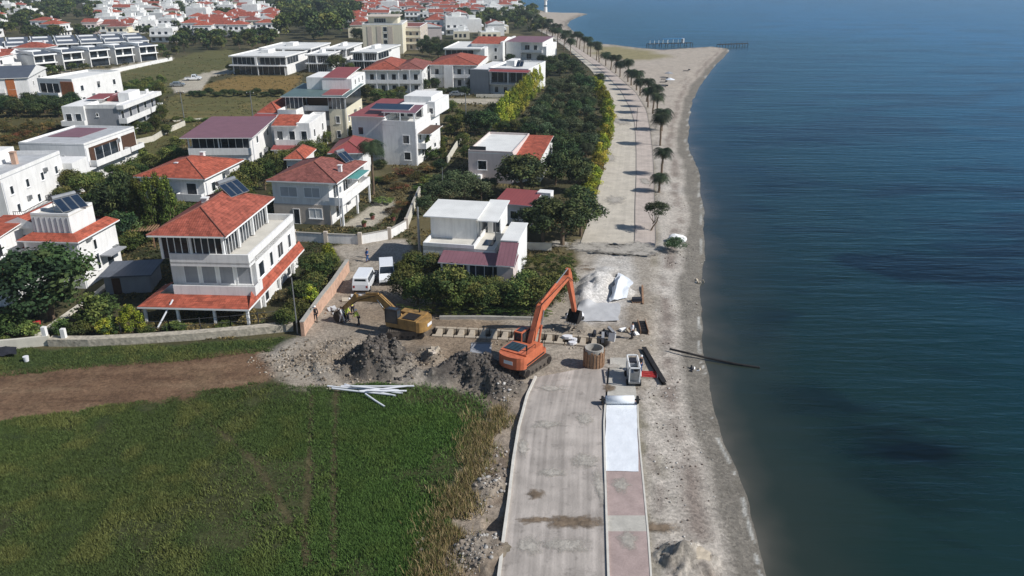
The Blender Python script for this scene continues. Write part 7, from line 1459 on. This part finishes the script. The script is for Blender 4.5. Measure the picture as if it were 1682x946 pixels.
# boulder on the beach
def boulder(label, px, py, r, sc, mt='tarp'):
    bm = bmesh.new(); bmesh.ops.create_icosphere(bm, subdivisions=3, radius=r)
    for v in bm.verts: k = 1 + .5 * (float(fbm(v.co.x * 1.3 + px, v.co.y * 1.3 + v.co.z, .6, 3)) - .5) * 1.6; v.co = Vector((v.co.x * sc[0], v.co.y * sc[1], v.co.z * sc[2])) * k
    me = bpy.data.meshes.new('boulder'); bm.to_mesh(me); bm.free(); me.materials.append(M[mt]); o = bpy.data.objects.new('boulder', me); COL.objects.link(o); c = P(px, py); o.location = (c.x, c.y, r * sc[2] * .5); tag(o, label, 'boulder')
boulder('white boulder behind the grey-green beach bush', 1112, 396, .9, (1.5, .8, .7), 'white2')
boulder('pale concrete lump at the bottom beside the promenade, right one', 1142, 918, .7, (1.3, 1, .6), 'block'); boulder('pale concrete lump at the bottom beside the promenade, left one', 1106, 918, .6, (1.3, 1, .6), 'block')

# ---------------------------------------------------------------- walls, fences, poles
def wall_px(name, label, pts, hgt, th, mt, cap=None, cat='wall', z0=-.3, piers=0, pier_mt=None):
    W_ = WP(pts); cx, cy = W_[0]; t = thing(name, label, cat, (cx, cy, 0)); L_ = [(x - cx, y - cy) for x, y in W_]
    MB().wall(L_, hgt, th, z0, 0, 1 if cap else None).build('wall_panel', [M[mt]] + ([M[cap]] if cap else []), t)
    if piers:
        for x, y in L_[::1]: MB().box(x - .25, x + .25, y - .25, y + .25, z0, hgt + .35).build('pier', M[pier_mt or mt], t)
    return t
wall_px('rubble_wall', 'long low pale rubble wall between grass strip and garden', [(84, 566), (150, 566), (230, 562), (320, 556), (400, 549), (482, 541)], .75, .9, 'stonewall')
wall_px('garden_wall', 'white garden wall with piers before the balcony house', [(484, 396), (536, 399), (592, 401), (640, 392), (668, 376)], 1.25, .22, 'white', 'concrete', piers=1, pier_mt='stoney')
wall_px('garden_wall', 'pale side wall climbing behind the utility pole', [(668, 376), (680, 345), (690, 322)], 1.5, .22, 'hedgewall', 'concrete')
wall_px('block_wall', 'pinkish block wall running down beside the lane', [(572, 446), (548, 482), (528, 508), (498, 552)], 1.5, .35, 'brickwall', 'concrete')
wall_px('garden_wall', 'low white wall behind the clipped hedge', [(852, 410), (900, 411), (906, 411)], 1.0, .25, 'hedgewall')
wall_px('plot_wall', 'pale wall bordering the bare brown plot', [(735, 268), (748, 246), (757, 232)], 1.2, .2, 'hedgewall')
wall_px('garden_wall', 'pale low wall below the small palms', [(214, 240), (252, 232), (268, 222), (304, 206)], 1.1, .25, 'hedgewall')
wall_px('terrace_wall', 'white wall along the lane before the terraces', [(106, 130), (180, 121), (235, 109), (283, 99)], 1.2, .25, 'white')
wall_px('garden_wall', 'white wall before the columned houses', [(600, 152), (690, 154), (720, 152)], 1.2, .2, 'white'); wall_px('garden_wall', 'pale wall before the grey-sided house', [(782, 160), (846, 160), (870, 150)], .9, .2, 'hedgewall')
wall_px('garden_wall', 'pale wall at the lower left beside the parked car', [(-40, 578), (30, 572), (84, 566)], 1.0, .3, 'hedgewall')
wall_px('path_edge', 'pale kerbed garden path left of the glazed-top house', [(60, 556), (110, 520), (150, 492), (186, 462)], .3, .6, 'hedgewall')
wall_px('garden_wall', 'pale edge wall along the foot of the front garden', [(722, 524), (800, 524), (880, 526)], .35, .3, 'concrete')
wall_px('field_edge', 'thin pale kerb along the green field behind the mauve roof', [(284, 200), (330, 196), (420, 197)], .3, .3, 'hedgewall')
def fence(label, pts, hgt, step, mt='rail'):
    W_ = WP(pts); cx, cy = W_[0]; t = thing('railing_fence', label, 'fence', (cx, cy, 0)); post = MB(); rails = MB()
    for (ax, ay), (bx, by) in zip(W_[:-1], W_[1:]):
        L_n = math.hypot(bx - ax, by - ay); n = max(1, int(L_n / step))
        for i in range(n + 1): x, y = ax + (bx - ax) * i / n - cx, ay + (by - ay) * i / n - cy; MB().box(x - .04, x + .04, y - .04, y + .04, -.2, hgt).build('post', M[mt], t)
        for z_ in (hgt - .1, hgt * .5): rails.tube([(ax - cx, ay - cy, z_), (bx - cx, by - cy, z_)], .025, 5)
    rails.build('rail', M[mt], t)
fence('dark rail fence on the garden edge behind the rubble wall', [(200, 552), (280, 548), (380, 540), (470, 530)], 1.5, 2.6)
fence('dark fence along the side of the glazed-top house garden', [(470, 530), (486, 505), (500, 480)], 1.5, 2)
def pole(label, px, py, hgt, r=.13, arm=True, mt='metal', cat='utility pole'):
    c = P(px, py); t = thing('utility_pole', label, cat, (c.x, c.y, 0)); MB().tube([(0, 0, -.3), (0, 0, hgt)], [r, r * .6], 8).build('shaft', M[mt], t)
    if arm:
        MB().box(-.9, .9, -.06, .06, hgt - .5, hgt - .38).build('crossarm', M['darkmetal'], t)
        for x in (-.8, 0, .8): MB().tube([(x, 0, hgt - .38), (x, 0, hgt - .15)], .05, 6).build('insulator', M['white2'], t)
    return t
pole('thick grey pole at the lane corner beside the roof terrace house', 690, 432, 7.2, .2, False)
pole('tall pole with crossarm near the dark trees left of the orchard', 766, 222, 9.0)
pole('pole with crossarm at the mauve roof end of the field', 416, 196, 6.6); pole('pole at the left corner of the olive field', 303, 198, 7)
pole('slender lamp pole near the grey-sided white house', 879, 140, 5.2, .1, False); pole('short leaning pole beside the pinkish block wall', 489, 548, 6, .09, False)
pole('pole before the glass-fronted leftmost villa', 415, 122, 6, .1, False); pole('thin pole on the promenade left of the nearest palms', 1045, 214, 5, .07, False, 'darkmetal', 'lamp pole')
pole('thin pole in the garden behind the tree thicket', 728, 326, 5, .07, False)
# sloping white pole (rainwater pipe) before the glazed-top house
A, B = P(258, 540, 0), P(284, 492, 2.4); A.z = 0; B.z = 2.4; tag(MB().tube([A, B], .09, 8).build('leaning_pole', M['pipe']), 'white pole leaning against the red porch roof', 'pole')
c = P(112, 545); t = thing('pink_sunbed', 'faded pink garden lounger by the path behind the rubble wall', 'lounger', (P(50, 540).x, P(50, 540).y, 0), R(30)); MB().box(-1.0, .3, -.3, .3, .25, .36).build('seat', M['red'], t); MB().box(.3, 1.0, -.3, .3, .36, .6).build('backrest', M['red'], t); MB().box(-.9, -.8, -.25, .25, 0, .25).box(.7, .8, -.25, .25, 0, .3).build('leg', M['white2'], t)
c = P(78, 566); t = thing('garden_gate', 'small white gate post pair at the end of the rubble wall', 'gate', (c.x, c.y, 0)); MB().box(-.2, .2, -.2, .2, -.2, 1.9).build('post', M['white'], t); MB().box(1.6, 2.0, -.2, .2, -.2, 1.7).build('post', M['white'], t)

# ---------------------------------------------------------------- lighthouse, piers, beach things
c = P(896, 20); t = thing('lighthouse', 'slim white lighthouse on the far spit', 'lighthouse', (c.x, c.y, 0))
MB().tube([(0, 0, -.5), (0, 0, 9)], [1.5, 1.0], 14).build('tower', M['white2'], t); MB().tube([(0, 0, 9.002), (0, 0, 9.3)], [1.7, 1.7], 14).build('gallery', M['white2'], t); MB().tube([(0, 0, 9.302), (0, 0, 10.8)], [.8, .8], 10).build('lantern', M['blueglass'], t); MB().tube([(0, 0, 10.802), (0, 0, 11.6)], [1.0, .1], 10).build('dome', M['metal'], t); MB().tube([(0, 0, 4.2), (0, 0, 5.4)], [1.33, 1.25], 14).build('blue_band', M['blueglass'], t)
def pier(label, a, b, blue):
    A, B = P(*a), P(*b); L_n = (B - A).length; t = thing('pier', label, 'pier', (A + B) / 2 + Vector((0, 0, -.42)), math.atan2(B.y - A.y, B.x - A.x)); MB().box(-L_n / 2, L_n / 2, -1.3, 1.3, 1.1, 1.3).build('deck', M['darkmetal'], t); m = MB(); n = int(L_n / 3)
    for i in range(n + 1):
        for y in (-1.1, 1.1): m.tube([(-L_n / 2 + L_n * i / n, y, -1.5), (-L_n / 2 + L_n * i / n, y, 1.1)], .14, 6)
    m.build('pile', M['darkmetal'], t)
    if blue:
        MB().box(-L_n * .18, L_n * .28, -1.0, 1.0, 3.1, 3.25).build('canopy', M['blue'], t)
        for i in range(5): MB().box(-L_n * .18 + i * L_n * .115 - .05, -L_n * .18 + i * L_n * .115 + .05, -.9, -.8, 1.3, 3.1).build('canopy_post', M['white2'], t)
        for i in range(5): MB().box(-L_n * .48 + i * 2.2, -L_n * .48 + i * 2.2 + .12, -1.2, -1.1, 1.3, 2.8).build('rail_post', M['white2'], t)
        MB().box(L_n * .28, L_n * .3, -1, 1, 1.3, 3.3).build('screen', M['white2'], t)
    else:
        for i in range(6): MB().box(-L_n / 2 + i * L_n / 5.2, -L_n / 2 + i * L_n / 5.2 + .1, -1.25, -1.15, 1.3, 2.3).build('rail_post', M['darkmetal'], t)
pier('wooden pier with blue canopy, left of the sandy point', (1064, 75), (1136, 73), True); pier('low dark pier at the tip of the sandy point', (1180, 76), (1226, 74), False)
def umbrella(label, px, py, col, h=2.3):
    c = P(px, py); t = thing('beach_umbrella', label, 'umbrella', (c.x, c.y, 0)); MB().tube([(0, 0, 0), (0, 0, h)], .05, 6).build('pole', M['white2'], t); m = MB()
    for i in range(8): a, b = i * math.pi / 4, (i + 1) * math.pi / 4; m.face([(1.5 * math.cos(a), 1.5 * math.sin(a), h - .55), (1.5 * math.cos(b), 1.5 * math.sin(b), h - .55), (0, 0, h)]); m.face([(0, 0, h - .05), (1.5 * math.cos(b), 1.5 * math.sin(b), h - .6), (1.5 * math.cos(a), 1.5 * math.sin(a), h - .6)])
    m.build('canopy', M[col], t)
umbrella('white beach umbrella on the sandy point', 1100, 140, 'tarp'); umbrella('grey beach umbrella behind the white one', 1098, 127, 'greywall', 1.9)
for i, (px, py) in enumerate(((1092, 131), (1090, 136), (1091, 143), (1128, 117))):
    c = P(px, py); t = thing('sunbed', ['dark sunbed on the point, furthest left row top', 'dark sunbed on the point, middle of the row', 'dark sunbed on the point, bottom of the row', 'single dark sunbed nearest the water on the point'][i], 'sunbed', (c.x, c.y, 0)); MB().box(-1.2, .5, -.35, .35, .25, .35).build('seat', M['cdark'], t); MB().box(.5, 1.1, -.35, .35, .35, .7).build('backrest', M['cdark'], t); MB().box(-1.1, -1, -.3, .3, 0, .25).box(.4, .5, -.3, .3, 0, .25).build('leg', M['metal'], t)

# ---------------------------------------------------------------- people: one continuous skinned body each, clothes as children
def skin_mesh(name, V, E, Rr, mt, parent, lvl=2, root=0):
    me = bpy.data.meshes.new(name); me.from_pydata(V, E, []); me.materials.append(mt); o = bpy.data.objects.new(name, me); COL.objects.link(o); o.parent = parent
    o.modifiers.new('skin', 'SKIN'); sv = me.skin_vertices[0] if me.skin_vertices else None
    if sv is None:
        bm = bmesh.new(); bm.from_mesh(me); bm.verts.layers.skin.verify(); bm.to_mesh(me); bm.free(); sv = me.skin_vertices[0]
    for i, r in enumerate(Rr): r = r if isinstance(r, tuple) else (r, r); sv.data[i].radius = r; sv.data[i].use_root = (i == root)
    s = o.modifiers.new('sub', 'SUBSURF'); s.levels = lvl; s.render_levels = lvl; o.modifiers['skin'].use_smooth_shade = True; return o
def person(label, px, py, yaw, top, legs, hat=None, armL=(.15, .25, -.25), armR=(.15, .1, -.3), stride=.12, lean=0.0, z=0.0):
    """armL/armR: forward reach of elbow, of hand, drop of hand below the elbow"""
    c = P(px, py); t = thing('person', label, 'person', (c.x, c.y, z + max(0, ground_z(c.x, c.y))), yaw)
    H = 1.74; hip_, sh = .92, 1.42; l = lean
    V = [(0, 0, hip_), (l * .4, 0, 1.12), (l * .8, 0, 1.32), (l, 0, sh + .04), (l * 1.08, 0, 1.52), (l * 1.15 + .01, 0, 1.60), (l * 1.2 + .01, 0, 1.70)]; Rr = [(.14, .11), (.12, .10), (.15, .11), (.09, .08), .055, (.085, .10), (.075, .085)]; E = [(0, 1), (1, 2), (2, 3), (3, 4), (4, 5), (5, 6)]
    def arm(s, A):
        b = len(V); V.extend([(l, s * .19, sh - .02), (l + A[0], s * .25, sh - .30), (l + A[1], s * .23, sh - .30 + A[2]), (l + A[1] + .05, s * .22, sh - .36 + A[2])]); Rr.extend([.055, .042, .03, (.035, .02)]); E.extend([(3, b), (b, b + 1), (b + 1, b + 2), (b + 2, b + 3)])
        for k in range(4): f = len(V); V.append((l + A[1] + .11, s * .22 + (k - 1.5) * .022, sh - .43 + A[2])); Rr.append(.009); E.append((b + 3, f))
        f = len(V); V.append((l + A[1] + .1, s * .17, sh - .37 + A[2])); Rr.append(.011); E.append((b + 3, f)); return b
    a1, a2 = arm(1, armL), arm(-1, armR)
    def leg(s, st): b = len(V); V.extend([(0, s * .1, hip_ - .06), (st * .6 + .03, s * .11, .48), (st, s * .11, .09), (st + .15, s * .12, .04)]); Rr.extend([.085, .058, .04, (.04, .03)]); E.extend([(0, b), (b, b + 1), (b + 1, b + 2), (b + 2, b + 3)]); return b
    l1, l2 = leg(1, stride), leg(-1, -stride)
    # nose
    V.append((l * 1.15 + .12, 0, 1.61)); Rr.append(.014); E.append((5, len(V) - 1))
    skin_mesh('body', V, E, Rr, M['skin'], t)
    g = lambda ids, ex: ([V[i] for i in ids], [(r[0] + ex, r[1] + ex) if isinstance(r, tuple) else r + ex for r in [Rr[i] for i in ids]])
    v, r = g([0, 1, 2, 3, a1, a1 + 1, a1 + 2, a2, a2 + 1, a2 + 2], .022); skin_mesh('jacket', v, [(0, 1), (1, 2), (2, 3), (3, 4), (4, 5), (5, 6), (3, 7), (7, 8), (8, 9)], r, M[top], t)
    v, r = g([0, l1, l1 + 1, l1 + 2, l2, l2 + 1, l2 + 2], .02); skin_mesh('trousers', v, [(0, 1), (1, 2), (2, 3), (0, 4), (4, 5), (5, 6)], r, M[legs], t)
    for b in (l1, l2): x, y, _ = V[b + 2]; MB().prism([(x - .09, y - .05), (x + .2, y - .05), (x + .23, y), (x + .2, y + .05), (x - .09, y + .05)], 0, .09).build('shoe', M['rubber'], t)
    for s in (-1, 1): MB().box(l * 1.15 + .10, l * 1.15 + .112, s * .035 - .012, s * .035 + .012, 1.635, 1.65).build('eye', M['hair'], t)
    hx, _, hz = V[6]; m = MB(); R0 = .115
    for (z0, z1, r0, r1) in ((0, .05, 1, .93), (.05, .09, .93, .7), (.09, .115, .7, .15)): m.tube([(hx - .015, 0, hz - .02 + z0), (hx - .015, 0, hz - .02 + z1)], [R0 * r0, R0 * r1], 12, 0)
    if hat: m.tube([(hx + .01, 0, hz - .025), (hx + .01, 0, hz - .012)], [R0 * 1.25, R0 * 1.2], 12)
    m.build('helmet' if hat else 'hair', M[hat] if hat else M['hair'], t)
    return t
person('person in blue jacket standing alone on the lane by the dark shadow', 604, 430, R(-150), 'cblue', 'cblue', None, (.1, .3, .05), stride=.2)
person('worker in white shirt walking beside the block wall', 562, 530, R(-10), 'cwhite', 'cwhite', None, (.12, .28, -.1), stride=.22)
person('worker in yellow hi-vis left of the yellow excavator track, standing', 571, 528, R(-40), 'hivis', 'cdark', 'helmet', (.15, .3, .0), stride=.08)
person('worker in yellow hi-vis nearest the excavator track', 590, 534, R(200), 'hivis', 'cdark', 'helmet', (.18, .36, -.05), (.18, .3, -.1), .06, .18)
person('worker in yellow hi-vis bending over the scrap', 580, 516, R(150), 'hivis', 'cdark', 'helmet', (.2, .4, -.1), (.2, .4, -.12), .1, .3)
person('worker in white helmet and dark clothes at the end of the block wall', 519, 528, R(-70), 'cdark', 'cdark', 'helmet', stride=.1)
person('worker with white helmet standing beside the scrap heap by the bucket', 944, 536, R(-60), 'cdark', 'cdark', 'helmet', (.15, .32, -.1), stride=.1)
person('worker in white top standing between the shoring panel and scraps', 1038, 556, R(180), 'cwhite', 'cdark', None, (.1, .2, -.2), stride=.08)
person('worker in dark clothes standing in the site trailer bay', 1052, 612, R(170), 'cdark', 'cblue', 'helmet', (.2, .4, -.05), stride=.08)

# low dark shed in the shade left of the glazed-top house, garden clutter
c = P(222, 470); t = thing('shed', 'low dark flat-roofed shed in the shade of the glazed-top house', 'shed', (c.x, c.y, 0), R(8)); MB().box(-2.4, 2.4, -2.2, 2.2, -.3, 2.1).build('wall', M['greywall'], t); MB().box(-2.8, 2.8, -2.6, 2.6, 2.103, 2.25).build('roof', M['slate'], t); MB().box(-1.6, -.7, -2.24, -2.203, 0, 1.9).build('door', M['brown'], t)
c = P(235, 402); t = thing('pergola', 'pale weathered pergola behind the glazed-top house', 'pergola', (c.x, c.y, 0), R(8))
for x_, y_ in ((-1.8, -1.2), (1.8, -1.2), (1.8, 1.2), (-1.8, 1.2)): MB().box(x_ - .08, x_ + .08, y_ - .08, y_ + .08, 0, 2.3).build('post', M['plank'], t)
m = MB(); [m.box(-2.1 + i * .35, -1.95 + i * .35, -1.5, 1.5, 2.31, 2.42) for i in range(13)]; m.build('slatted_roof', M['plank'], t)
for i, (px, py, w_) in enumerate(((612, 360, 0), (646, 362, 1), (598, 372, 2))):
    c = P(px, py); t = thing('planter', ['terracotta planter on the paved yard, far one', 'terracotta planter by the curved garden wall', 'terracotta planter on the paved yard, near one'][i], 'planter', (c.x, c.y, 0)); MB().tube([(0, 0, 0), (0, 0, .5)], [.25, .36], 12).build('pot', M['tile3'], t); cr = bpy.data.objects.new('plant', CR['shrub'][i]); COL.objects.link(cr); cr.parent = t; cr.scale = (1, 1, .9); cr.location = (0, 0, .4)
# ---------------------------------------------------------------- haze: one closed box of thin air round everything
def haze(dens=.0002):
    o = MB().box(-4300, 4300, -60, 8800, -6.2, 42).build('haze', []) ; o.data.materials.clear()
    m = bpy.data.materials.new('haze'); m.use_nodes = True; N = m.node_tree.nodes; N.remove(N['Principled BSDF']); v = N.new('ShaderNodeVolumePrincipled'); v.inputs['Color'].default_value = (.78, .9, 1, 1); v.inputs['Density'].default_value = dens; v.inputs['Anisotropy'].default_value = .2
    m.node_tree.links.new(v.outputs[0], N['Material Output'].inputs['Volume']); o.data.materials.append(m); o['kind'] = 'stuff'; o['label'] = 'thin pale haze over the coast'
haze()
